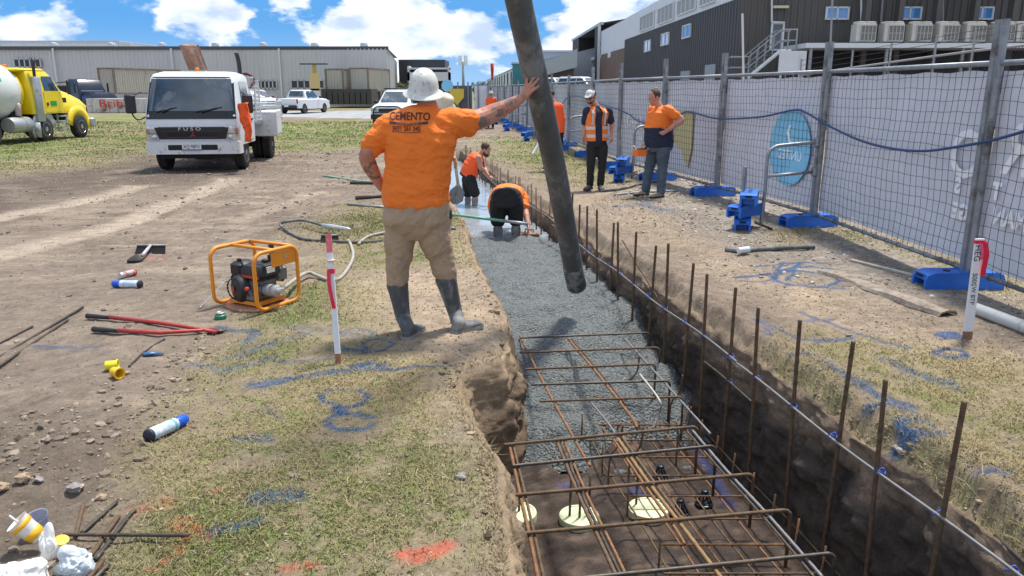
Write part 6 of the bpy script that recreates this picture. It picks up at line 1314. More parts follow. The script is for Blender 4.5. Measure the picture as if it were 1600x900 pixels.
# loose rods on the ground
for pts, r, m, lab in [([(-40, 583), (130, 482)], .011, M_dark, 'long dull rod on the mud at the left, middle of three'), ([(-40, 602), (106, 502)], .011, M_dark, 'long rod with blue paint at the left, lowest of three'), ([(-30, 553), (51, 512)], .009, M_dark, 'long rod at the left, uppermost and shortest of three'),
                       ([(202, 575), (228, 549), (257, 529)], .007, M_dark, 'thin short rod between yellow caps and bolt cutters'), ([(312, 483), (353, 441)], .007, M_galv2, 'thin grey rod leaning by the left foot of the motor frame'),
                       ([(100, 842), (296, 843)], .0075, M_dark, 'black ribbed bar lying level beside the rubbish'), ([(118, 842), (130, 792)], .009, M_rust, 'short rusty rod end, leftmost by the rubbish'), ([(128, 836), (183, 787)], .009, M_dark, 'short dark rod end right of the leftmost one'),
                       ([(142, 872), (186, 810)], .009, M_rust, 'dark rod crossing under the black bar, left of a pair'), ([(150, 878), (200, 811), (212, 800)], .009, M_dark, 'dark rod crossing under the black bar, right of a pair'), ([(132, 915), (155, 888), (150+10, 880)], .010, M_rust, 'rusty bar end at the photo bottom, left'), ([(142, 915), (170, 886)], .010, M_dark, 'dark bar end at the photo bottom, right'),
                       ([(1555, 838), (1640, 920)], .010, M_dark, 'dark rod half buried in the dry grass at the right corner')]:
    q = [G(u, v, r+(.012 if 'level' in lab else 0)) for u, v in pts]; mb = MB(); 
    ln = (q[-1]-q[0]).length; K = max(8, int(ln/.007)) if 'lack' in lab else 12; q2 = [q[0].lerp(q[-1], k/K) if len(q) == 2 else None for k in range(K+1)] if len(q) == 2 else spline(q, 6)
    mb.tube(q2, [r*(1.15 if k % 2 and 'lack' in lab else 1) for k in range(len(q2))], 7); tag(mb.build('loose_rod', m, origin=q[0], smooth=True), lab, 'steel rod', 'loose rods on the ground')
for pts, r, m, lab in [([(505, 276), (560, 284), (620, 289)], .018, mat('green_pole', (.18, .42, .30), .5, 0, .1, 4), 'long green tool pole lying farthest left of the main worker'), ([(547, 288), (620, 288)], .03, M_dark, 'dark bar just in front of the long green pole'),
                       ([(556, 312), (620, 307)], .03, M_dark, 'dark bar nearest the left elbow of the main worker'), ([(543, 321), (620, 327)], .018, M_galv, 'silver grey pole on the grass beside the main worker')]:
    q = [G(u, v, r) for u, v in pts]; mb = MB(); mb.tube(q, r, 8); tag(mb.build('tool_pole', m, origin=q[0], smooth=True), lab, 'pole', 'poles lying left of the main worker')
a, b = P(690, 333, .03), D(825, 350, 10.75); mb = MB(); mb.tube([a, a.lerp(b, .72)], .021, 8); e = empty('float_pole', a, label='long pale green pole reaching over the concrete before the bent worker', cat='pole'); mb.build('pole', MATS['green_pole'], e, a, True); mb = MB(); mb.tube([a.lerp(b, .72), b], .023, 8); mb.build('sleeve', M_galv, e, a, True)
# survey stakes
def stake(bot, top, wd, lab, cat, mtop, rib, Ytop, txt=None):
    a = G(*bot); b = D(*top, a.y+Ytop); e = empty('survey_stake', a, label=lab, cat='stake', group='white survey stakes'); d = b-a
    L = d.length; dn = d.normalized(); x = Vector((1, 0, 0)); x = (x-dn*x.dot(dn)).normalized(); y = dn.cross(x)
    def seg(t0, t1, m, nm, g=0): 
        mb = MB(); c = [dn*(L*t0)+x*sx*(wd/2+g)+y*sy*(.011+g) for sx, sy in ((-1, -1), (1, -1), (1, 1), (-1, 1))]; c2 = [p+dn*(L*(t1-t0)) for p in c]; mb.rings([c, c2]); return mb.build(nm, m, e)
    seg(-.04, .075, mat('raw_wood', (.30, .15, .08), .8, 0, .3, 20), 'bare_end'); w_ = seg(.075, .86 if mtop else 1, mat('stake_white', (.74, .76, .80), .6, 0, .05, 10), 'white_lath')
    if mtop: seg(.86, 1, mat('pink_paint', (.70, .16, .2), .6, 0, .3, 30), 'pink_top')
    return e, a, dn, x, y, L
M_rib = mat('red_ribbon', (.72, .015, .055), .4); 
e, a, dn, x, y, L = stake((529, 568), (513, 366), .036, 'white stake with pink top and red ribbon beside the motor', 'stake', True, None, .12)
mb = MB(); mb.rings([[dn*(L*t)+x*sx*(.022)+y*sy*.016 for sx, sy in ((-1, -1), (1, -1), (1, 1), (-1, 1))] for t in (.70, .735)]); mb.build('ribbon_knot', M_rib, e); mb = MB(); mb.lathe([(.030, -.006), (.035, 0), (.030, .006)], dn*L*.80, dn, 10); mb.build('band', mat('band_pale', (.6, .5, .4), .6), e)
mb = MB(); q = [dn*L*.72-x*.012-y*.02, dn*L*.62-x*.014-y*.03, dn*L*.5-x*.002-y*.03, dn*L*.43+x*.004-y*.02]
mb.rings([[p-x*.012, p+x*.012, p+x*.012-y*.003, p-x*.012-y*.003] for p in q]); mb.build('ribbon_tail', M_rib, e)
e, a, dn, x, y, L = stake((1511, 529), (1531, 373), .062, 'white lettered stake with red ribbon standing before the fence at the right', 'stake', False, None, .02)
mb = MB(); mb.rings([[dn*(L*t)+x*sx*(.035)+y*sy*.015 for sx, sy in ((-1, -1), (1, -1), (1, 1), (-1, 1))] for t in (.955, .985)]); mb.build('ribbon_knot', M_rib, e)
mb = MB(); q = [dn*L*.97+x*.03-y*.02, dn*L*.85+x*.045-y*.03, dn*L*.72+x*.038-y*.028, dn*L*.64+x*.042-y*.02]; mb.rings([[p-x*.018, p+x*.018, p+x*.018-y*.003, p-x*.018-y*.003] for p in q]); 
mb.build('ribbon_tail', M_rib, e); mb = MB(); q = [dn*L*.96-x*.0-y*.02, dn*L*.88+x*.02-y*.025, dn*L*.80+x*.018-y*.02]; mb.rings([[p-x*.013, p+x*.013, p+x*.013-y*.003, p-x*.013-y*.003] for p in q]); mb.build('ribbon_tail', mat('pink_ribbon', (.78, .12, .2), .4), e)
yy = y if y.y < 0 else -y
text_mesh('HEG', .062, dn*L*.86-x*.012+yy*.0125, -dn, x, M_ink, 'handwriting', e, None, .0006); text_mesh('S00S', .050, dn*L*.60-x*.010+yy*.0125, -dn, x, M_ink, 'handwriting', e, None, .0006); text_mesh('W BTP', .045, dn*L*.44-x*.006+yy*.0125, -dn, x, M_ink, 'handwriting', e, None, .0006)
# bark-like split board, white pipe, hoses at the fence
q = [G(1288, 426), G(1350, 446), G(1420, 474), G(1482, 494)]
mb = MB(); qs = spline(q, 8); sd_ = (q[-1]-q[0]).normalized().cross(Vector((0, 0, 1))); R = []
for k, p in enumerate(qs):
    w_ = .09+.01*math.sin(k*.8); up = .035+.012*math.sin(k*.5)+.02*(k/len(qs)); a_ = [(-w_, .0), (-w_*.8, up*.7), (0, up), (w_*.8, up*.7), (w_, 0), (w_*.8, up*.4), (0, up-.016), (-w_*.8, up*.4)]
    R.append([p+sd_*x_+Vector((0, 0, z_+.004)) for x_, z_ in a_])
mb.rings(R); tag(mb.build('curved_board', mat('weathered_board', (.27, .225, .18), .9, 0, .35, 14, .6, 40, dirt_glint=(.16, .125, .09), dirt_glint_amt=.35, dscale=8), origin=q[0], smooth='auto'), 'weathered curved board lying between blue paint ring and white stake', 'board')
q = [G(1521, 490, .045), G(1600, 521, .045), G(1760, 575, .045)]; mb = MB(); mb.tube([q[0], q[0].lerp(q[1], .03), q[1], q[2]], [.045, .05, .05, .05], 16); tag(mb.build('white_pipe', mat('grey_white_pvc', (.55, .56, .55), .5, 0, .12, 6, dirt_glint=(.33, .32, .29), dirt_glint_amt=.3, dscale=6), origin=q[0], smooth=True), 'greyish white plastic pipe lying behind the right stake', 'pipe')
q = [G(1330, 408, .01), G(1420, 430, .01), G(1490, 450, .01)]; mb = MB(); mb.tube(q, .016, 6); tag(mb.build('lath', mat('pale_lath', (.45, .42, .36), .8, 0, .2, 10), origin=q[0]), 'pale thin lath on the ground under the long banner', 'lath')
q = [G(1133, 392, .025), G(1160, 395, .025), G(1200, 392, .025), G(1272, 390, .025)]; mb = MB(); mb.tube(spline(q, 6), .026, 8); tag(mb.build('hose_piece', M_pump, origin=q[0], smooth=True), 'short black hose lying at the foot of the blue block stack', 'hose')
can(G(1153, 399, .02), G(1170, 397, .02), .035, 'crushed white plastic bottle at the foot of the blue block stack', mat('bottle_white', (.62, .68, .72), .35), M_wpaint, 'crushed_bottle', cat='bottle')
for pts, r, m, lab in [([(938, 301), (975, 296), (1005, 288), (1030, 285)], .025, M_pump, 'black hose on gravel between the two standing men'), ([(960, 306), (1000, 302), (1060, 300)], .02, M_galv2, 'grey bar on gravel in front of the remote control man'), ([(1180, 350), (1205, 359)], .02, M_dark, 'short dark bar beside the blue block stack')]:
    q = [G(u, v, r) for u, v in pts]; mb = MB(); mb.tube(spline(q, 5), r, 7); tag(mb.build('bar_piece', m, origin=q[0], smooth=True), lab, 'bar')
# rubbish at the lower left
M_bag = mat('white_plastic_film', (.80, .79, .75), .55, 0, .03, 6); M_bag2 = mat('clear_plastic_film', (.66, .73, .78), .4, 0, .05, 6, trans=.15)
def blobmesh(name, c, rad, m, lab, seed, cat, amp=.35, sub=4, origin_up=0.):
    bm = bmesh.new(); bmesh.ops.create_icosphere(bm, subdivisions=sub, radius=1)
    for v in bm.verts:
        p = v.co; n = float(fbm(p.x*1.5+seed, p.y*1.5+p.z*1.7, seed, 3)); n2 = abs(float(fbm(p.x*3.3+seed*2, p.z*2.2+p.y*3, seed+5, 3))-.5)
        f = 1+amp*(n-.5)*2-amp*n2*1.8; v.co = Vector((p.x*rad[0]*f, p.y*rad[1]*f, max(-.9, p.z)*rad[2]*f))
    me = bpy.data.meshes.new(name); bm.to_mesh(me); bm.free(); me.materials.append(m); me.polygons.foreach_set('use_smooth', [amp < .5]*len(me.polygons)); o = bpy.data.objects.new(name, me); C.objects.link(o); o.location = Vector(c)+Vector((0, 0, rad[2]*.8)); return tag(o, lab, cat)
def bag(c, rad, m, lab, seed, ears):
    bm = bmesh.new(); bmesh.ops.create_icosphere(bm, subdivisions=6, radius=1); V_ = np.array([v.co[:] for v in bm.verts])
    f = 1+.5*(fbm(V_[:, 0]*1.3+seed, V_[:, 1]*1.3+V_[:, 2]*1.1, seed, 2)-.5)
    for k, (s1, am) in enumerate(((1.1, .15), (1.9, .08), (3.0, .03))):
        q = fbm(V_[:, 0]*s1+seed+V_[:, 2]*s1*.6, V_[:, 1]*s1-V_[:, 2]*s1*.9+k*3, seed+k*7, 2); f -= am*np.clip(1-np.abs(q-.5)*9, 0, 1)
        q = fbm(V_[:, 1]*s1*1.3-seed, V_[:, 0]*s1-V_[:, 2]*s1+k*5, seed+k*11, 2); f += am*.6*np.clip(1-np.abs(q-.48)*7, 0, 1)
    for d, h, pw in ears: d = np.array(Vector(d).normalized()); f += h*np.clip(V_ @ d, 0, 1)**pw
    V_ = V_*f[:, None]*np.array(rad); V_[:, 2] = np.maximum(V_[:, 2], -rad[2]*.75)
    for v, p in zip(bm.verts, V_): v.co = p
    me = bpy.data.meshes.new('plastic_bag'); bm.to_mesh(me); bm.free(); me.materials.append(m); me.polygons.foreach_set('use_smooth', [True]*len(me.polygons)); o = bpy.data.objects.new('plastic_bag', me); C.objects.link(o); o.location = Vector(c)+Vector((0, 0, rad[2]*.75)); tag(o, lab, 'plastic bag')
bag(G(34, 912), (.085, .065, .050), M_bag, 'crumpled white plastic bag in the lower left corner', 3, [((.6, .1, .8), .5, 9), ((-.8, 0, .4), .5, 8), ((.9, -.3, 0), .3, 8)])
bag(G(80, 874), (.034, .034, .062), M_bag, 'upright crumpled white bag between cup and clear bag', 8, [((.1, .2, 1), .7, 12), ((.5, 0, 1), .4, 20), ((-.3, -.2, -1), .4, 4)])
bag(G(118, 894), (.056, .05, .052), M_bag2, 'bluish clear plastic bag right of the paper cup', 12, [((-.4, 0, 1), .45, 7), ((.8, 0, -.3), .4, 6), ((-.9, 0, -.5), .4, 7)])
c = G(66, 862)+Vector((0, 0, .035)); d = D(28, 826, c.y-.02)-c; e = empty('paper_cup', c, label='tipped white and yellow paper cup with a straw among the bags', cat='cup'); L = d.length
mb = MB(); mb.lathe([(.002, .0), (.030, .0), (.031, .003), (.044, L), (.046, L+.002), (.043, L+.001), (.030, .012), (.002, .012)], (0, 0, .03), d, 28); mb.build('cup', mat('cup_white', (.74, .73, .70), .5), e, None, 'auto')
mb = MB(); mb.lathe([(.0405, L*.72), (.0415, L*.725), (.0433, L*.9), (.0425, L*.905)], (0, 0, .03), d, 28); mb.lathe([(.0335, L*.12), (.0345, L*.125), (.0375, L*.42), (.0365, L*.425)], (0, 0, .03), d, 28); mb.build('yellow_print', mat('cup_yellow', (.82, .43, .02), .5), e, None, True)
mb = MB(); mb.tube([d*.7+Vector((0, 0, .03)), d*1.25+Vector((-.005, 0, .04))], .004, 8); mb.build('straw', mat('straw', (.62, .68, .72), .4), e, None, True)
c = G(62, 838); mb = MB(); mb.lathe([(.002, .0), (.034, .0), (.036, .01), (.044, .055), (.047, .06), (.043, .058), (.034, .012), (.002, .011)], c+Vector((0, .02, .03)), (-.1, -.3, 1), 28); tag(mb.build('clear_cup', mat('clear_cup_plastic', (.55, .6, .75), .15, trans=.6), origin=c, smooth='auto'), 'clear bluish plastic cup standing behind the paper cup', 'cup')
c = G(97, 868); mb = MB(); mb.lathe([(.002, 0), (.022, 0), (.026, .05), (.002, .052)], c+Vector((0, 0, .03)), (.3, -.2, .9), 18); tag(mb.build('yellow_wrapper', MATS['cup_yellow'], origin=c, smooth='auto'), 'yellow and red food wrapper between the plastic bags', 'wrapper')
# stones one can tell apart
M_st = mat('stone_grey', (.27, .25, .235), .9, 0, .25, 18, .7, 40); M_st2 = mat('stone_tan', (.36, .26, .17), .9, 0, .3, 18, .7, 40)
for (u, v, r, m, lab, sd_) in [(117, 762, .045, M_st, 'grey flat topped stone, largest on the mud at lower left', 1), (36, 748, .045, M_st2, 'tan stone near the left photo edge', 2), (2, 762, .04, M_st2, 'orange tan stone cut by the left photo edge', 3), (60, 742, .028, M_st, 'small grey stone right of the tan stone', 4), (158, 778, .03, M_st2, 'small tan stone right of the largest grey one', 5), (1478, 543, .028, M_st2, 'brown stone between the two blue paint rings', 6), (720, 745, .03, M_st, 'grey stone on the bare patch near the trench lip', 7), (458, 742, .02, M_st, 'small pale stone in the grass left of the bare patch', 9)]:
    blobmesh('stone', G(u, v+3), (r, r*.8, r*.55), m, lab, sd_, 'stone', .55, 2)
# ---------------------------------------------------------------- people
def fuse(mb, name, m, parent, origin, voxel=.01, smooth=6, wr=None, paint=None, extra=None):
    me = bpy.data.meshes.new('t'); og = Vector(origin); me.from_pydata([tuple(v-og) for v in mb.v], [], mb.f); me.update(); fixn(me)
    t = bpy.data.objects.new('t', me); C.objects.link(t)
    md = t.modifiers.new('r', 'REMESH'); md.mode = 'VOXEL'; md.voxel_size = voxel
    if smooth: sm_ = t.modifiers.new('s', 'SMOOTH'); sm_.factor = .5; sm_.iterations = smooth
    dg = bpy.context.evaluated_depsgraph_get(); dg.update(); r = bpy.data.meshes.new_from_object(t.evaluated_get(dg)); bpy.data.objects.remove(t)
    n = len(r.vertices); co = np.empty(n*3); r.vertices.foreach_get('co', co); co = co.reshape(-1, 3); nn = np.empty(n*3); r.vertex_normals.foreach_get('vector', nn); nn = nn.reshape(-1, 3)
    if wr:
        for amp, sx, sz, sd in wr:
            th = co[:, 0]*.8+co[:, 1]*.6
            q = fbm(th*sx+1.5*np.sin(co[:, 2]*3+sd)+sd*7, co[:, 2]*sz+co[:, 0]*sz*.45*math.sin(sd*1.3+.7)+sd, sd, 4, .5); q = 1-np.abs(q-.5)*4; co = co+nn*(amp*(q-.4))[:, None]
        r.vertices.foreach_set('co', co.ravel())
    r.materials.clear()
    for x in (m if isinstance(m, (list, tuple)) else [m]): r.materials.append(x)
    k = len(r.polygons)
    if paint:
        c = np.empty(k*3); r.polygons.foreach_get('center', c); r.polygons.foreach_set('material_index', paint(c.reshape(-1, 3)+np.array(og)).astype(np.int32))
    r.polygons.foreach_set('use_smooth', [True]*k); r.update(); r.name = name
    o = bpy.data.objects.new(name, r); C.objects.link(o); o.parent = parent; return o
def limb(mb, pts, rs, n=14):
    P_ = [Vector(p) for p in pts]; sp = spline(P_, 6); tt = np.linspace(0, len(P_)-1, len(sp)); ri = np.interp(tt, range(len(P_)), rs)
    mb.tube(sp, list(ri), n)
    for p, r in ((sp[0], rs[0]), (sp[-1], rs[-1])): mb.ell(p, (r, r, r), n, 8)
def frame_(fwd, up=(0, 0, 1)):
    y = Vector(fwd).normalized(); x = y.cross(Vector(up)).normalized(); z = x.cross(y); return Matrix((x, y, z)).transposed()
def head(mb, c, fwd, s=1., beard=False, up=(0, 0, 1)):
    M = frame_(fwd, up); c = Vector(c); q = M.to_quaternion()
    def e(p, r): mb.ell(c + M @ (Vector(p)*s), [a*s for a in r], 14, 10, q)
    e((0, -.012, .028), (.074, .092, .084)); e((0, .025, -.03), (.060, .064, .080)); e((0, .060, -.092), (.030, .028, .022)); e((0, .045, -.070), (.050, .040, .032))
    e((0, .090, -.012), (.009, .014, .026)); e((0, .099, -.028), (.015, .016, .011)); e((0, .078, .020), (.052, .014, .010)); e((0, .084, -.060), (.024, .013, .006)); e((0, .082, -.070), (.021, .013, .006))
    for x in (-1, 1): e((x*.077, -.008, -.012), (.009, .020, .031)); e((x*.045, .060, -.028), (.020, .022, .020))
    return M, c
def hand(mb, w, d, pn, th, curl=.5, s=1., spread=.12, r=.0085):
    """w wrist, d direction of the palm, pn palm normal (fingers curl towards it), th side of the thumb"""
    w, d, pn, th = Vector(w), Vector(d).normalized(), Vector(pn).normalized(), Vector(th).normalized(); th = (th-d*th.dot(d)).normalized(); pn = d.cross(th) if d.cross(th).dot(pn) > 0 else th.cross(d)
    for k, (off, L, up) in enumerate([(.030, .074, .088), (.010, .082, .092), (-.010, .076, .088), (-.029, .060, .080)]):
        kn = w + d*(up*s)+th*(off*s); mb.tube([w+d*.005+th*(off*.5*s), w.lerp(kn, .5)+th*(off*.15*s), kn], [.015*s, .0145*s, .011*s], 8); mb.ell(kn, (.0112*s,)*3, 8, 6)
        dd = (d+th*spread*(1.2-k*.8)).normalized(); p = kn; a = 0
        for j, (f, rr) in enumerate(((.45, r), (.30, r*.92), (.25, r*.84))):
            a += curl*(.8 if j == 0 else 1.0); v = dd*math.cos(a)+pn*math.sin(a); q = p+v*(L*f*s); mb.tube([p, q], [rr*s, rr*.95*s], 8); mb.ell(q, (rr*.97*s,)*3, 8, 6); p = q
    b = w+d*.022*s+th*.022*s; k1 = b+(d*.5+th*.8+pn*.25).normalized()*.038*s; k2 = k1+(d*.85+th*.35+pn*.35*(1+curl)).normalized()*.032*s; k3 = k2+(d*.95+th*.05+pn*.3*(1+curl)).normalized()*.026*s
    mb.tube([b-d*.01, k1], [.016*s, .0125*s], 8); mb.tube([k1, k2], [.0115*s, .0105*s], 8); mb.tube([k2, k3], [.0105*s, .009*s], 8)
    for q, rr in ((k1, .012), (k2, .0108), (k3, .0092)): mb.ell(q, (rr*s,)*3, 8, 6)
def ringsec(c, rv, ax, a, b, n=22, p=.85):
    rv = Vector(rv).normalized(); ax = Vector(ax).normalized(); f = ax.cross(rv).normalized(); rv = f.cross(ax)
    out = []
    for i in range(n):
        t = 2*math.pi*i/n; cs, sn = math.cos(t), math.sin(t); out.append(Vector(c)+rv*(a*math.copysign(abs(cs)**p, cs))+f*(b*math.copysign(abs(sn)**p, sn)))
    return out
def torso(mb, secs, rv):
    cs = [Vector(s_[0]) for s_ in secs]; R = []
    for k, s_ in enumerate(secs):
        ax = cs[min(k+1, len(cs)-1)]-cs[max(k-1, 0)]; R.append(ringsec(cs[k], rv[k] if isinstance(rv, list) else rv, ax, s_[1], s_[2]))
    mb.rings(R)
M_skin = mat('skin', (.50, .245, .165), .5, 0, .10, 9, .15, 60, dirt_glint=(.44, .17, .11), dirt_glint_amt=.35, dscale=5); M_skin2 = mat('skin_tan', (.42, .21, .135), .5, 0, .1, 9)
M_tat = mat('tattoo_ink', (.20, .13, .11), .55, 0, .3, 30)
M_tee = mat('orange_tee', (.88, .20, .022), .85, 0, .08, 4, .35, 14, dirt_glint=(.72, .30, .12), dirt_glint_amt=.20, dscale=2.2); M_chino = mat('khaki_trousers', (.40, .285, .185), .85, 0, .10, 5, .3, 22, dirt_glint=(.30, .22, .15), dirt_glint_amt=.3, dscale=4)
M_boot = mat('rubber_boot', (.085, .09, .095), .6, 0, .3, 7, .2, 30, dirt_glint=(.27, .27, .26), dirt_glint_amt=.5, dscale=5, stretch=(1, 1, .6)); M_bootd = mat('muddy_boot', (.28, .275, .26), .8, 0, .2, 8, .3, 25, dirt_glint=(.10, .10, .10), dirt_glint_amt=.3, dscale=7)
M_hat = mat('helmet_white', (.66, .67, .62), .45, 0, .08, 8, .15, 40, dirt_glint=(.36, .36, .30), dirt_glint_amt=.30, dscale=34); M_hair = mat('hair_brown', (.055, .030, .018), .7, 0, .3, 40, .8, 90, stretch=(1, 1, .3)); M_hairb = mat('hair_fair', (.30, .19, .09), .7, 0, .3, 40, .8, 90)
M_short = mat('black_shorts', (.016, .016, .019), .85, 0, .2, 8, .2, 25); M_navy2 = mat('navy_shirt', (.014, .020, .045), .8, 0, .15, 6, .2, 25); M_jean = mat('worn_jeans', (.065, .095, .125), .85, 0, .25, 7, .3, 30, dirt_glint=(.15, .17, .18), dirt_glint_amt=.3, dscale=5)
M_work = mat('tan_work_boot', (.36, .26, .17), .8, 0, .2, 10, .3, 30, dirt_glint=(.24, .2, .16), dirt_glint_amt=.4, dscale=8); M_refl = mat('reflective_tape', (.62, .63, .60), .35, .3); M_hv = mat('hivis_vest', (.92, .20, .02), .7, 0, .06, 5); M_hv2 = mat('hivis_red_orange', (.95, .115, .02), .7, 0, .07, 5, .25, 18)
def eyes(par, M, c, og, s=1.):
    for x in (-1, 1):
        mb = MB(); mb.ell(c+M @ (Vector((x*.030, .079, .001))*s), (.012*s, .007*s, .007*s), 10, 6, M.to_quaternion()); ey = mb.build('eye', mat('eye_white', (.55, .5, .47), .3), par, og, True)
        mb = MB(); mb.ell(c+M @ (Vector((x*.030, .085, .001))*s), (.0055*s, .004*s, .0055*s), 8, 6, M.to_quaternion()); mb.build('iris', M_ink, ey, og, True)
def boot(par, og, top, ank, heel, toe, rt, ra, m, nm='boot', vox=.01, h=.05, sole=None):
    mb = MB(); top, ank, heel, toe = map(Vector, (top, ank, heel, toe)); limb(mb, [top, top.lerp(ank, .5), ank], [rt, (rt+ra)/2*.96, ra]); 
    d = (toe-heel).normalized(); up = Vector((0, 0, 1))
    M = frame_(d); R = []
    for t, w_, hh in ((0, .030, .050), (.06, .040, .075), (.25, .043, .095), (.45, .044, .085), (.65, .050, .068), (.85, .050, .058), (.96, .040, .046), (1.0, .022, .034)):
        c = heel.lerp(toe, t); R.append([c+M @ Vector((w_*math.cos(a), 0, hh*.5+(hh*.5)*math.sin(a))) for a in np.linspace(0, 2*math.pi, 15)[:-1]])
    mb.rings(R); b = ank; limb(mb, [ank, heel.lerp(toe, .22)+up*.07], [ra, ra*.95])
    o = fuse(mb, nm, m, par, og, vox, 3); 
    mb = MB(); R = []
    for z in (.0, .026):
        ring = []
        for t, w_ in ((0, .026), (.06, .042), (.3, .040), (.5, .043), (.72, .054), (.9, .048), (1.01, .022)): ring.append((t, w_))
        pts = [heel.lerp(toe, t)+M @ Vector((w_, 0, z)) for t, w_ in ring]+[heel.lerp(toe, t)+M @ Vector((-w_, 0, z)) for t, w_ in reversed(ring)]; R.append(pts)
    mb.rings(R); mb.build('sole', sole or M_tyre, o, og); return o
# ---- main worker, back to the camera
Y0 = 5.6
J = lambda u, v, dy=0.: D(u, v, Y0+dy)
base = G(668, 524); base.z = 0; main = empty('person', base, label='man in orange tee and white brimmed helmet, back to us, hand on hose', cat='person')
sk = MB(); hc = J(664, 145, .03); HM, hc = head(sk, hc, (.25, 1, -.08), 1.06)
limb(sk, [J(667, 162, .0), J(668, 180, -.0)], [.072, .085])
torso(sk, [(J(652, 340, 0), .20, .14), (J(652, 300), .19, .13), (J(655, 250), .20, .13), (J(658, 215), .21, .13), (J(663, 190), .17, .10), (J(667, 178), .09, .08)], (1, 0, 0))
limb(sk, [J(609, 199), J(590, 222, -.01), J(574, 241, -.02), J(577, 258, .01), J(590, 280, .07), J(597, 293, .11)], [.072, .067, .058, .057, .045, .034])
hand(sk, J(597, 293, .11), (.25, .75, -.35), (1, -.2, 0), (0, -.1, 1), .35, 1.05)
limb(sk, [J(703, 192, 0), J(728, 192, .03), J(750, 186, .07), J(772, 176, .11), J(795, 165, .13), J(814, 154, .13)], [.070, .074, .074, .066, .050, .034])
W = J(816, 152, .13)
for k, pts in enumerate([[(820, 141, .12), (823, 128, .08), (824, 119, .09), (826, 112, .12)], [(823, 141, .10), (828, 131, .06), (833, 123, .055), (838, 117, .075)], [(825, 145, .09), (831, 136, .05), (837, 128, .045), (842, 122, .065)], [(825, 149, .09), (831, 143, .05), (837, 138, .048), (842, 134, .07)]]):
    q = [J(*p) for p in pts]; sk.tube([W, q[0]], [.018, .0145], 10); sk.tube([q[0], q[1]], [.0145, .0108], 10)
    for a, b_, r0, r1 in ((q[0], q[1], .014, .0105), (q[1], q[2], .0105, .0095), (q[2], q[3], .0095, .0085)): sk.tube([a, b_], [r0, r1], 10); sk.ell(b_, (r1, r1, r1), 8, 6)
sk.ell(J(822, 145, .10), (.034, .022, .040), 12, 8)
q = [J(818, 149, .15), J(822, 138, .21), J(828, 131, .26), J(834, 127, .28)]
for a, b_, r0, r1 in ((q[0], q[1], .016, .0135), (q[1], q[2], .013, .011), (q[2], q[3], .011, .009)): sk.tube([a, b_], [r0, r1], 10); sk.ell(b_, (r1,)*3, 8, 6)
for s_ in ((-1, [(628, 350), (623, 410), (621, 450), (632, 505)]), (1, [(680, 350), (688, 405), (697, 440), (709, 500)])):
    limb(sk, [J(p[0], p[1], .03 if s_[0] > 0 and p[1] > 430 else 0) for p in s_[1]], [.095, .055, .036, .03])
t1, t2 = np.array(J(783, 168, .03)), np.array(J(584, 268, -.03)); t3 = np.array(J(757, 192, .0))
def tat(c):
    m = np.zeros(len(c))
    for t, r in ((t1, .075), (np.array(J(797, 161, .08)), .045), (t2, .075), (t3, .05)):
        d = np.linalg.norm(c-t, axis=1); m = np.where((d < r) & (fbm(c[:, 0]*34+c[:, 1]*11, c[:, 2]*34, 5, 3) > .49), 1, m)
    return m
body = fuse(sk, 'body', [M_skin, M_tat], main, base, .0055, 3, paint=tat)
eyes(main, HM, hc, base, 1.06)
mb = MB(); q_ = HM.to_quaternion(); mb.ell(hc+HM @ Vector((0, -.028, -.012)), (.080, .086, .075), 14, 10, q_); fuse(mb, 'hair', M_hair, main, base, .009, 2, wr=[(.004, 30, 10, 3)])
# shirt
sh = MB(); torso(sh, [(J(650, 322, 0), .240, .180), (J(650, 312, 0), .242, .182), (J(651, 290), .232, .175), (J(653, 262), .228, .170), (J(655, 235), .242, .168), (J(657, 213), .262, .168), (J(660, 196), .235, .140), (J(664, 181), .150, .105), (J(667, 170, .0), .085, .082), (J(667, 166, .0), .080, .078)], (1, 0, 0))
limb(sh, [J(625, 196), J(604, 205, 0), J(592, 217, -.005), J(581, 229, -.01)], [.105, .100, .090, .074], 18)
limb(sh, [J(690, 196), J(706, 193, .01), J(722, 192, .03), J(729, 191, .04)], [.105, .102, .100, .100], 18)
# droop of the right sleeve and side
sh.ell(J(716, 204, .03), (.075, .085, .055), 12, 8)
tee = fuse(sh, 'tee_shirt', M_tee, main, base, .0075, 8, wr=[(.014, 3, 8, 2), (.010, 9, 5, 4), (.007, 7, 17, 6)])
# trouser, boots
pt = MB(); torso(pt, [(J(651, 372), .10, .10), (J(651, 360), .20, .145), (J(651, 345), .246, .175), (J(651, 328), .243, .175), (J(651, 312), .235, .17)], (1, 0, 0))
limb(pt, [J(628, 348), J(624, 378), J(624, 400), J(622, 420, -.01), J(621, 440, -.01)], [.125, .112, .095, .088, .082], 18)
limb(pt, [J(677, 348), J(680, 375), J(687, 395, .02), J(692, 413, .02), J(697, 430, .02)], [.130, .120, .102, .096, .080], 18)
fuse(pt, 'trousers', M_chino, main, base, .008, 6, wr=[(.008, 6, 6, 12), (.006, 12, 11, 13), (.003, 14, 24, 5)])
mb = MB(); mb.ell(J(703, 335, .0), (.018, .05, .05), 10, 8); fuse(mb, 'pocket', M_navy2, main, base, .008, 2)
hl = G(632, 531); hl.z = max(hl.z, 0)-.005; tl = hl+Vector((.10, .27, 0)); boot(main, base, J(621, 445, -.01), J(630, 497, -.02)+Vector((0, .0, 0)), hl, tl, .083, .056, M_boot, vox=.008, sole=M_bootd)
hr = G(707, 521); hr.z = max(hr.z, 0)-.005; trr = hr+Vector((.21, .20, 0)); boot(main, base, J(697, 437, .02), J(711, 488, .05), hr, trr, .083, .056, M_boot, vox=.008, sole=M_bootd)
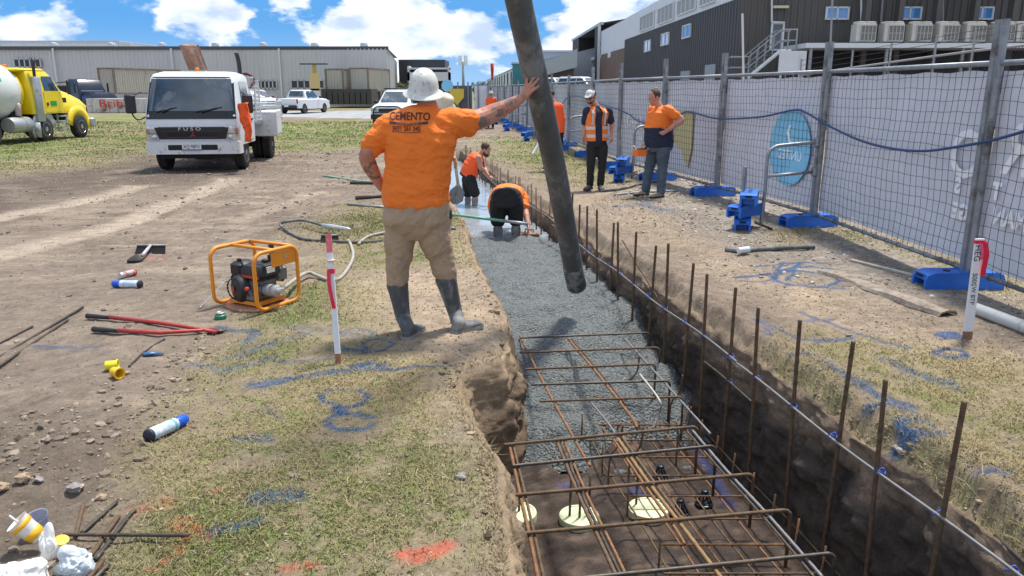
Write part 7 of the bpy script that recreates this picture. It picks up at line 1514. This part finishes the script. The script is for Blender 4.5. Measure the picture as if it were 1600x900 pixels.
# helmet
mb = MB(); ax_ = Vector((.06, -.26, 1)).normalized(); c = J(662, 143, .03)
prof = [(.100, -.012), (.155, -.022), (.158, -.018), (.155, -.014), (.130, .002), (.115, .014), (.112, .035), (.108, .065), (.099, .095), (.084, .122), (.062, .144), (.034, .158), (.012, .163), (.002, .1635)]
n = 48; qx = Vector((0, 0, 1)).rotation_difference(ax_); R = []
for r, z in prof:
    ring = []
    for i in range(n):
        a = 2*math.pi*i/n; k = 1+.0; ridge = 1+.018*max(0, 1-abs(((a-3*math.pi/2)/.16)))*(z > .03)*(z < .15)
        ring.append(c+qx @ Vector((math.cos(a)*r*ridge*.93, math.sin(a)*r*ridge*1.12, z*1.0)))
    R.append(ring)
mb.rings(R); helm = mb.build('helmet', M_hat, main, base, True)
mb = MB(); mb.tube([c+qx @ Vector((math.cos(a)*.104, math.sin(a)*.122, -.02)) for a in np.linspace(0, 6.283, 30)[:-1]], (.012, .006) and .010, 6, closed=True); mb.build('head_band', mat('blue_grey_band', (.3, .38, .45), .6), helm, base, True)
# print on the back
bv = BVHTree.FromObject(tee, bpy.context.evaluated_depsgraph_get()); 
class _B:
    def ray_cast(s, p, d):
        h = bv.ray_cast(p-base, d); return (h[0]+base if h[0] is not None else None,)
M_pr = mat('print_maroon', (.10, .018, .012), .7); pj = (_B(), Vector((0, 1, 0)), .004)
txt = lambda s, sz, u, v, sq=1., m=M_pr: text_mesh(s, sz, J(u, v, -.17), (1, 0, -.02), (0, 0, 1), m, 'lettering', tee, base, .0006, project=pj, squash=sq, bold=sz*.018)
txt('CEMENTO', .074, 638, 182.5, .84); txt('0431 261 345', .046, 634, 201.5, .78)
def barp(pts, m):
    mb = MB(); 
    for (u0, v0), (u1, v1) in zip(pts[:-1], pts[1:]):
        for k in range(6):
            a, b_ = u0+(u1-u0)*k/6, u0+(u1-u0)*(k+1)/6; va, vb = v0+(v1-v0)*k/6, v0+(v1-v0)*(k+1)/6; P4 = []
            for (u, v) in ((a, va+hh_), (b_, vb+hh_), (b_, vb-hh_), (a, va-hh_)):
                h = pj[0].ray_cast(J(u, v, -.17)-Vector((0, .8, 0)), Vector((0, 1, 0)))[0]; P4.append((h if h is not None else J(u, v, -.2))-Vector((0, .0045, 0)))
            mb.quad(*P4)
    return mb.build('printed_bar', m, tee, base)
hh_ = 1.9; barp([(606, 192.0), (638, 195), (668, 192.0)], mat('print_dark', (.05, .03, .045), .7))
txt('CONCRETE GROUP', .020, 638, 194.6, 1.0, mat('print_orange', (.7, .2, .03), .8)); hh_ = .45; barp([(610, 205.5), (634, 207.5), (658, 206.5)], M_pr)
# ---- generic worker
def worker(lab, Y, J_, fwd, top, bottom, foot, W=(.20, .20, .20), Dp=(.13, .14, .12), sleeve=.5, vox=.0095, hat=None, hair=M_hair, beard=False, skin=None, shorts=False, group=None, hs=.97, ar=.042, lr=.075, handd=None, sing=False, toe=None, shoe='shoe', split=None, vest=None, cover=None, rvec=None, up=(0, 0, 1), glove=None, hem=.10):
    skin = skin or M_skin; g = {k: D(p[0], p[1], Y+(p[2] if len(p) > 2 else 0)) for k, p in J_.items()}
    low = min(g['a0'].z, g['a1'].z); base = (g['a0']+g['a1'])/2; base.z = low-.09; e = empty('person', base, label=lab, cat='person', group=group)
    rv = rvec or (g['s1']-g['s0']); rv = Vector(rv).normalized()
    sk = MB(); M, hc = head(sk, g['head'], fwd, hs, up=up); limb(sk, [hc-M @ Vector((0, .01, .05)), g['neck']], [.052, .062])
    hip, nk = g['hip'], g['neck']; ax = (nk-hip)
    mid = g.get('mid', hip.lerp(nk, .5)); chest = g.get('chest', hip.lerp(nk, .78))
    torso(sk, [(hip-ax*.08, W[0]*.7, Dp[0]*.7), (hip, W[0]*.86, Dp[0]*.86), (mid, W[1]*.82, Dp[1]*.82), (chest, W[2]*.88, Dp[2]*.86), (chest.lerp(nk, .6), W[2]*.6, Dp[2]*.6), (nk, .06, .06)], rv)
    for i in (0, 1):
        s_, el, wr_ = g['s%d' % i], g['e%d' % i], g['w%d' % i]; limb(sk, [s_, s_.lerp(el, .5), el, el.lerp(wr_, .35), wr_], [ar*1.35, ar*1.15, ar*.98, ar*1.02, ar*.66])
        hd_ = handd[i] if handd else ((wr_-el).normalized(), Vector((0, 0, 0))-rv*(1 if i else -1), Vector(fwd), .35)
        hand(sk, wr_, hd_[0], hd_[1], hd_[2], hd_[3], 1.0, r=.0092)
        limb(sk, [g['h%d' % i], g['k%d' % i], g['a%d' % i]], [lr*1.1, lr*.72, lr*.48])
    fuse(sk, 'body', skin, e, base, vox, 2); eyes(e, M, hc, base, hs)
    q_ = M.to_quaternion()
    if hair:
        mb = MB(); mb.ell(hc+M @ Vector((0, -.028, .038)), (.083*hs, .092*hs, .085*hs), 14, 10, q_); fuse(mb, 'hair', hair, e, base, .009, 2, wr=[(.005, 26, 12, 3)])
    if beard:
        mb = MB(); mb.ell(hc+M @ Vector((0, .056, -.075)), (.054, .046, .043), 14, 10, q_); mb.ell(hc+M @ Vector((0, .02, -.06)), (.068, .05, .035), 14, 10, q_); fuse(mb, 'beard', M_hair, e, base, .009, 2, wr=[(.003, 30, 20, 3)])
    # top
    tp = MB(); secs = [(hip-ax*hem, W[0]*1.02, Dp[0]*1.04), (hip+ax*.02, W[0]*1.04, Dp[0]*1.08), (mid, W[1], Dp[1]*1.03), (chest, W[2], Dp[2]), (chest.lerp(nk, .55), W[2]*.72, Dp[2]*.75), (nk, .072, .07)]
    torso(tp, secs, rv)
    if not sing:
        for i in (0, 1):
            s_, el, wr_ = g['s%d' % i], g['e%d' % i], g['w%d' % i]; pin = s_.lerp(chest, .35)
            if sleeve <= 1: limb(tp, [pin, s_, s_.lerp(el, sleeve*.6), s_.lerp(el, sleeve)], [ar*1.5, ar*1.75, ar*1.65, ar*1.55])
            else: limb(tp, [pin, s_, el, el.lerp(wr_, sleeve-1)], [ar*1.5, ar*1.7, ar*1.35, ar*1.15])
    else:
        for i in (0, 1): s_ = g['s%d' % i]; limb(tp, [s_.lerp(chest, .6), s_.lerp(nk, .35)], [ar*1.3, ar*1.05])
    paint = None
    if split:
        z_ = split
        paint = lambda c: (c[:, 2] < z_).astype(int) if not callable(z_) else z_(c)
    tee_ = fuse(tp, 'shirt' if not sing else 'singlet', top, e, base, vox*1.15, 4, wr=[(.010, 6, 14, 5), (.005, 14, 8, 6)], paint=paint)
    bt = MB(); torso(bt, [(hip-ax*.20, W[0]*.80, Dp[0]*.95), (hip-ax*.08, W[0]*.97, Dp[0]*1.02), (hip+ax*.04, W[0]*.96, Dp[0])], rv)
    for i in (0, 1):
        h_, k_, a_ = g['h%d' % i], g['k%d' % i], g['a%d' % i]
        if shorts: limb(bt, [h_, h_.lerp(k_, .5), h_.lerp(k_, .95)], [lr*1.42, lr*1.32, lr*1.22])
        else: limb(bt, [h_, h_.lerp(k_, .5), k_, k_.lerp(a_, .5), k_.lerp(a_, .97)], [lr*1.3, lr*1.12, lr*.92, lr*.82, lr*.80])
    fuse(bt, 'shorts' if shorts else 'trousers', bottom, e, base, vox*1.15, 3, wr=[(.009, 7, 16, 8)])
    for i in (0, 1):
        a_ = g['a%d' % i]; td = Vector(toe[i] if toe else fwd); td.z = 0; td.normalize(); hl_ = Vector((a_.x, a_.y, a_.z-.09))-td*.06
        boot(e, base, g['k%d' % i].lerp(a_, .72 if shoe == 'shoe' else .35), a_, hl_, hl_+td*.285, lr*(.58 if shoe == 'shoe' else .8), lr*.56, foot, shoe, vox)
    return e, g, M, hc, base, tee_
# man with remote control (Y 13.2), facing left
yb = 13.2
z_split = D(1030, 199, yb).z
def sp_(c):
    m = (c[:, 2] < z_split).astype(int); s1 = np.array(D(1056, 172, yb-.15)); d = np.linalg.norm(c-s1, axis=1); d2 = np.linalg.norm(c-np.array(D(1029, 158, yb)), axis=1)
    return np.where((d < .085) | (d2 < .085), 1, m)
e, g, M, hc, base, _ = worker('man in orange and navy shirt and jeans, hair bun, remote control at his belt', yb,
    dict(head=(1022, 152, -.02), neck=(1030, 167, 0), chest=(1032, 176), mid=(1029, 200, 0), hip=(1030, 224, 0), s0=(1021, 172, .2), e0=(1012, 200, .25), w0=(1010, 222, .12), s1=(1044, 172, -.17), e1=(1065, 187, -.22), w1=(1045, 203, -.28),
         h0=(1022, 236, .10), k0=(1014, 264, .08), a0=(1009, 297, .02), h1=(1036, 236, -.10), k1=(1035, 264, -.08), a1=(1033, 300, -.18)),
    (-.86, -.38, -.42), [M_hv, M_navy2], M_jean, M_work, W=(.20, .205, .20), Dp=(.225, .235, .20), sleeve=.52, split=sp_, toe=[(-.95, -.25, 0), (-.85, -.5, 0)], rvec=(.3, -1, 0), ar=.052, lr=.092, hair=M_hair, shoe='work_boot', hs=1.12,
    handd=[(Vector((-.5, -.6, -.3)), Vector((0, 0, -1)), Vector((-.5, .5, 0)), .6), (Vector((-1, .1, -.55)), Vector((.2, 1, 0)), Vector((-.1, -.2, 1)), .25)])
mb = MB(); mb.ell(hc+M @ Vector((0, -.075, .105)), (.042, .042, .040), 12, 8); fuse(mb, 'hair_bun', M_hairb, e, base, .008, 2, wr=[(.004, 30, 12, 3)])
c = D(1000, 238, yb-.12); r_ = empty('remote_control', c, .5, label='orange radio remote control box hanging at the belt of the jeans man', cat='remote control')
mb = MB(); mb.rings([rrect(.11, -.07, .07, z-.06, .03) if z else rrect(.09, -.055, .055, -.06, .03) for z in (0, .03, .09)]+[rrect(.13, -.085, .085, .05, .03)]); mb.build('housing', M_hv, r_, None, 'auto')
mb = MB(); mb.box((0, 0, .056), (.20, .12, .016), ch=.005); pn_ = mb.build('panel', M_blk, r_)
for x in (-.06, -.02, .02, .06): mb = MB(); mb.tube([(x, 0, .06), (x+.005, 0, .10)], [.006, .010], 8); mb.build('lever', M_wpaint, pn_, None, True)
for s_ in (-1, 1): mb = MB(); mb.tube(spline([(s_*.12, -.06, .04), (s_*.135, -.03, .10), (s_*.135, .03, .10), (s_*.12, .06, .04)], 5), .008, 6); mb.build('guard_rail', M_wpaint, r_, None, True)
mb = MB(); mb.tube(spline([(.12, .02, .05), (.18, .1, .12), (.25, .15, .1)], 5), .009, 6); mb.build('strap', M_blk, r_, None, True)
# vest man
yb = 14.0
e, g, M, hc, base, tee_ = worker('bearded man in white cap, sunglasses, navy shirt and open orange safety vest', yb,
    dict(head=(923, 151, -.05), neck=(931, 166, 0), chest=(933, 176), mid=(933, 196), hip=(932, 218), s0=(917, 174, -.05), e0=(913, 196, 0), w0=(912, 213, -.06), s1=(950, 173, .03), e1=(956, 194, .05), w1=(956, 210, -.02),
         h0=(925, 230), k0=(923, 258, -.02), a0=(922, 288, 0), h1=(941, 230), k1=(941, 258, -.02), a1=(938, 288, -.02)),
    (-.50, -.75, -.42), M_navy2, M_short, mat('dark_work_boot', (.10, .08, .06), .8, 0, .2, 8, dirt_glint=(.3, .25, .2), dirt_glint_amt=.35, dscale=9), W=(.175, .18, .20), Dp=(.13, .135, .125), sleeve=.75, beard=True, toe=[(-.45, -.8, 0), (.1, -1, 0)], ar=.042, lr=.080, shoe='work_boot', hs=1.08)
vs_ = MB(); hip, nk, ch_ = g['hip'], g['neck'], g['chest']; rv = (g['s1']-g['s0']).normalized(); fw = Vector((rv.y, -rv.x, 0)).normalized()
for s_ in (-1, 1):
    secs = []
    vs_ = MB()
    for k, (c, a_, b_) in enumerate([(hip.lerp(nk, -.03), .205, .160), (hip.lerp(nk, .3), .205, .160), (hip.lerp(nk, .6), .215, .158), (ch_, .222, .152), (ch_.lerp(nk, .55), .190, .125), (ch_.lerp(nk, .95), .12, .09)]):
        ring = []
        for t in np.linspace(18, 178, 9): # degrees from front centre round to the back centre
            tt = R_(t); ring.append(c + fw*(b_*math.cos(tt))+rv*(s_*a_*math.sin(tt)))
        for t in reversed(np.linspace(18, 178, 9)): tt = R_(t); ring.append(c + fw*((b_-.012)*math.cos(tt))+rv*(s_*(a_-.012)*math.sin(tt)))
        secs.append(ring)
    vs_.rings(secs); vp = vs_.build('vest_half', M_hv, e, base, 'auto')
    for t0 in (.02, .30, .40):
        pass
    for f in (.12, .36):
        mb = MB(); c = hip.lerp(nk, f); R = []
        for dz_ in (-.028, .028):
            R.append([c+Vector((0, 0, dz_))+fw*(.163*math.cos(R_(t)))+rv*(s_*.209*math.sin(R_(t))) for t in np.linspace(19, 175, 12)]+[c+Vector((0, 0, dz_))+fw*(.156*math.cos(R_(t)))+rv*(s_*.202*math.sin(R_(t))) for t in reversed(np.linspace(19, 175, 12))])
        mb.rings(R); mb.build('reflective_band', M_refl, vp, base)
    mb = MB(); mb.tube([ch_.lerp(nk, .5)+rv*s_*.11+fw*.118, ch_+rv*s_*.115+fw*.142, hip.lerp(nk, .45)+rv*s_*.11+fw*.150], [(.004, .026)]*3, 6); mb.build('reflective_band', M_refl, vp, base)
mb = MB(); q_ = M.to_quaternion(); mb.ell(hc+M @ Vector((0, -.012, .050)), (.087, .102, .078), 16, 10, q_); mb.rings([[hc+M @ Vector((x*.072, .07+y, z)) for x, y, z in ((-1, 0, .052), (-.8, .06, .040), (0, .085, .034), (.8, .06, .040), (1, 0, .052), (.8, .055, .050), (0, .08, .044), (-.8, .055, .050))], [hc+M @ Vector((x*.07, .05, .055+.004*k)) for k, x in enumerate((-1, -.8, 0, .8, 1, .8, 0, -.8))]]); fuse(mb, 'cap', mat('cap_white', (.62, .6, .6), .7, 0, .06, 9), e, base, .008, 2)
mb = MB(); 
for x in (-1, 1): mb.ell(hc+M @ Vector((x*.032, .092, .004)), (.028, .008, .017), 10, 8, q_); mb.tube([hc+M @ Vector((x*.058, .085, .006)), hc+M @ Vector((x*.078, .0, .002))], .004, 5)
mb.tube([hc+M @ Vector((-.02, .095, .008)), hc+M @ Vector((.02, .095, .008))], .005, 5); mb.build('sunglasses', M_ink, e, base, True)
# bending man in red orange singlet, in the trench
yb = 14.3
e, g, M, hc, base, _ = worker('bearded man in bright orange singlet and black shorts leaning forward in the trench', yb,
    dict(head=(759, 234, -.02), neck=(750, 242), chest=(746, 247), mid=(738, 258), hip=(732, 272), s0=(751, 247, .17), e0=(757, 263, .15), w0=(762, 274, .02), s1=(748, 247, -.17), e1=(751, 262, -.2), w1=(760, 272, -.12),
         h0=(731, 280, .10), k0=(731, 302, .08), a0=(731, 330, .06), h1=(734, 280, -.10), k1=(742, 302, -.12), a1=(742, 331, -.12)),
    (.80, -.22, -.50), [M_hv2, M_short], M_short, M_bootd, W=(.17, .17, .18), Dp=(.15, .155, .15), sing=True, beard=True, shorts=True, toe=[(1, 0, 0), (1, -.2, 0)], rvec=(.2, -1, 0), ar=.046, lr=.080, shoe='boot',
    split=lambda c: ((c[:, 0]-D(747, 262, 14.3).x > .0) & (c[:, 2] < D(747, 252, 14.3).z)).astype(int))
a, b = D(752, 269, 14.1), D(778, 293, 13.7); mb = MB(); mb.tube([a, b], .026, 6); tag(mb.build('screed_bar', M_dark, origin=a), 'dark screed bar held over wet concrete by the man in the singlet', 'screed')
# man bent right over, seen from behind
yb = 11.1
e, g, M, hc, base, _ = worker('man bent right over in the concrete, orange shirt, black shorts towards us', yb,
    dict(head=(800, 325, .75), neck=(797, 308, .58), chest=(796, 303, .48), mid=(793, 303, .22), hip=(791, 309, -.02), s0=(774, 309, .48), e0=(768, 328, .42), w0=(773, 345, .40), s1=(816, 307, .48), e1=(821, 330, .30), w1=(825, 351, .1),
         h0=(779, 318, .02), k0=(778, 345, .10), a0=(778, 384, 0), h1=(804, 318, .02), k1=(806, 344, .10), a1=(806, 384, 0)),
    (.15, .35, -1), M_hv, M_short, M_boot, W=(.225, .225, .225), Dp=(.15, .15, .14), sleeve=.7, shorts=True, toe=[(-.1, 1, 0), (.2, 1, 0)], rvec=(1, 0, .05), hem=-.12, ar=.050, lr=.092, shoe='boot', up=(0, 1, .3))
a, b = g['w1'], g['w1']+Vector((.02, .02, -.12)); mb = MB(); mb.box(b+Vector((.0, .0, -.02)), (.30, .12, .02), ch=.005); mb.tube([b+Vector((-.06, 0, 0)), b+Vector((-.06, 0, .05)), b+Vector((.06, 0, .05)), b+Vector((.06, 0, 0))], .012, 6); tag(mb.build('hand_float', mat('tan_glove', (.40, .20, .09), .8), origin=b), 'tan hand float held low on the concrete by the bent over man', 'trowel')
# man in the pale hat hidden behind the main worker, with shovel
yb = 10.2
e, g, M, hc, base, _ = worker('man in a cream brimmed hat mostly hidden behind the main worker', yb,
    dict(head=(694, 168, 0), neck=(690, 184), chest=(689, 196), mid=(686, 222), hip=(684, 252), s0=(668, 195, 0), e0=(672, 225, -.1), w0=(694, 240, -.15), s1=(703, 197, 0), e1=(702, 225, -.05), w1=(709, 246, -.1),
         h0=(676, 262), k0=(675, 300), a0=(674, 346), h1=(692, 262), k1=(693, 300), a1=(694, 346)), (.55, -.7, -.4), mat('grey_shirt', (.30, .28, .26), .8, 0, .1, 5), M_short, M_bootd, W=(.17, .17, .19), ar=.042, lr=.08)
mb = MB(); q_ = Vector((0, 0, 1)).rotation_difference(M @ Vector((0, .05, 1))); mb.lathe([(.09, .02), (.155, .0), (.158, .006), (.11, .04), (.105, .07), (.095, .12), (.06, .145), (.004, .15)], hc+M @ Vector((0, -.01, .03)), M @ Vector((0, .1, 1)), 26); mb.build('sun_hat', mat('hat_cream', (.66, .58, .44), .7, 0, .08, 10, dirt_glint=(.4, .36, .28), dirt_glint_amt=.3, dscale=14), e, base, True)
a, b = D(706, 215, 10.1), D(716, 291, 10.2); sv = empty('shovel', b, label='shovel with white handle and grey blade between the main worker and trench', cat='shovel'); mb = MB(); mb.tube([a, b], .020, 8); mb.build('handle', mat('pale_handle', (.60, .56, .46), .6), sv, b, True)
mb = MB(); c = D(711, 318, 10.2); mb.rings([ringsec(b.lerp(c, t), (1, .3, 0), c-b, w_, .008, 10) for t, w_ in ((-.1, .02), (.05, .05), (.3, .10), (.8, .10), (1.05, .03))]); mb.build('blade', M_galv2, sv, b, 'auto')
# worker behind the hose, worker far down the fence
yb = 17.6
e, g, M, hc, base, _ = worker('worker in orange long sleeved top half hidden behind the grey hose', yb,
    dict(head=(860, 149), neck=(865, 161), chest=(868, 170), mid=(871, 186), hip=(870, 204), s0=(858, 166, .1), e0=(848, 186, .1), w0=(844, 204, -.05), s1=(875, 167, -.1), e1=(877, 188, -.1), w1=(862, 203, -.15),
         h0=(866, 212), k0=(864, 233), a0=(862, 257), h1=(874, 212), k1=(874, 233), a1=(873, 258)), (-.8, -.3, -.35), M_hv2, M_short, M_work, W=(.18, .18, .19), sleeve=1.8, ar=.045, vox=.012)
mb = MB(); a, b = D(844, 222, 17.4), D(832, 241, 17.2); mb.tube([a, a.lerp(b, .3), b], [.05, .035, .03], 6); mb.tube([a, D(846, 204, 17.5)], .02, 6); tag(mb.build('white_tool', M_wpaint, origin=a), 'slim white tool held down to the left of the grey hose', 'tool')
yb = 36
e, g, M, hc, base, _ = worker('distant worker in orange top and grey hat at the far fence', yb,
    dict(head=(767, 147.5), neck=(767, 152.5), chest=(767.5, 155), mid=(768, 163), hip=(767, 171), s0=(762, 154.5), e0=(760.5, 163), w0=(762, 171), s1=(773, 154.5), e1=(774.5, 163), w1=(772, 171),
         h0=(765, 175), k0=(764, 187), a0=(763, 198.5), h1=(770, 175), k1=(770, 187), a1=(770, 198.5)), (-.7, -.7, -.2), M_hv2, M_navy2, M_work, W=(.18, .18, .19), vox=.016, ar=.045)
mb = MB(); mb.lathe([(.09, .02), (.15, .0), (.15, .01), (.10, .04), (.09, .11), (.004, .14)], hc+Vector((0, 0, .03)), (0, 0, 1), 18); mb.build('sun_hat', mat('hat_grey', (.35, .33, .3), .7), e, base, True)
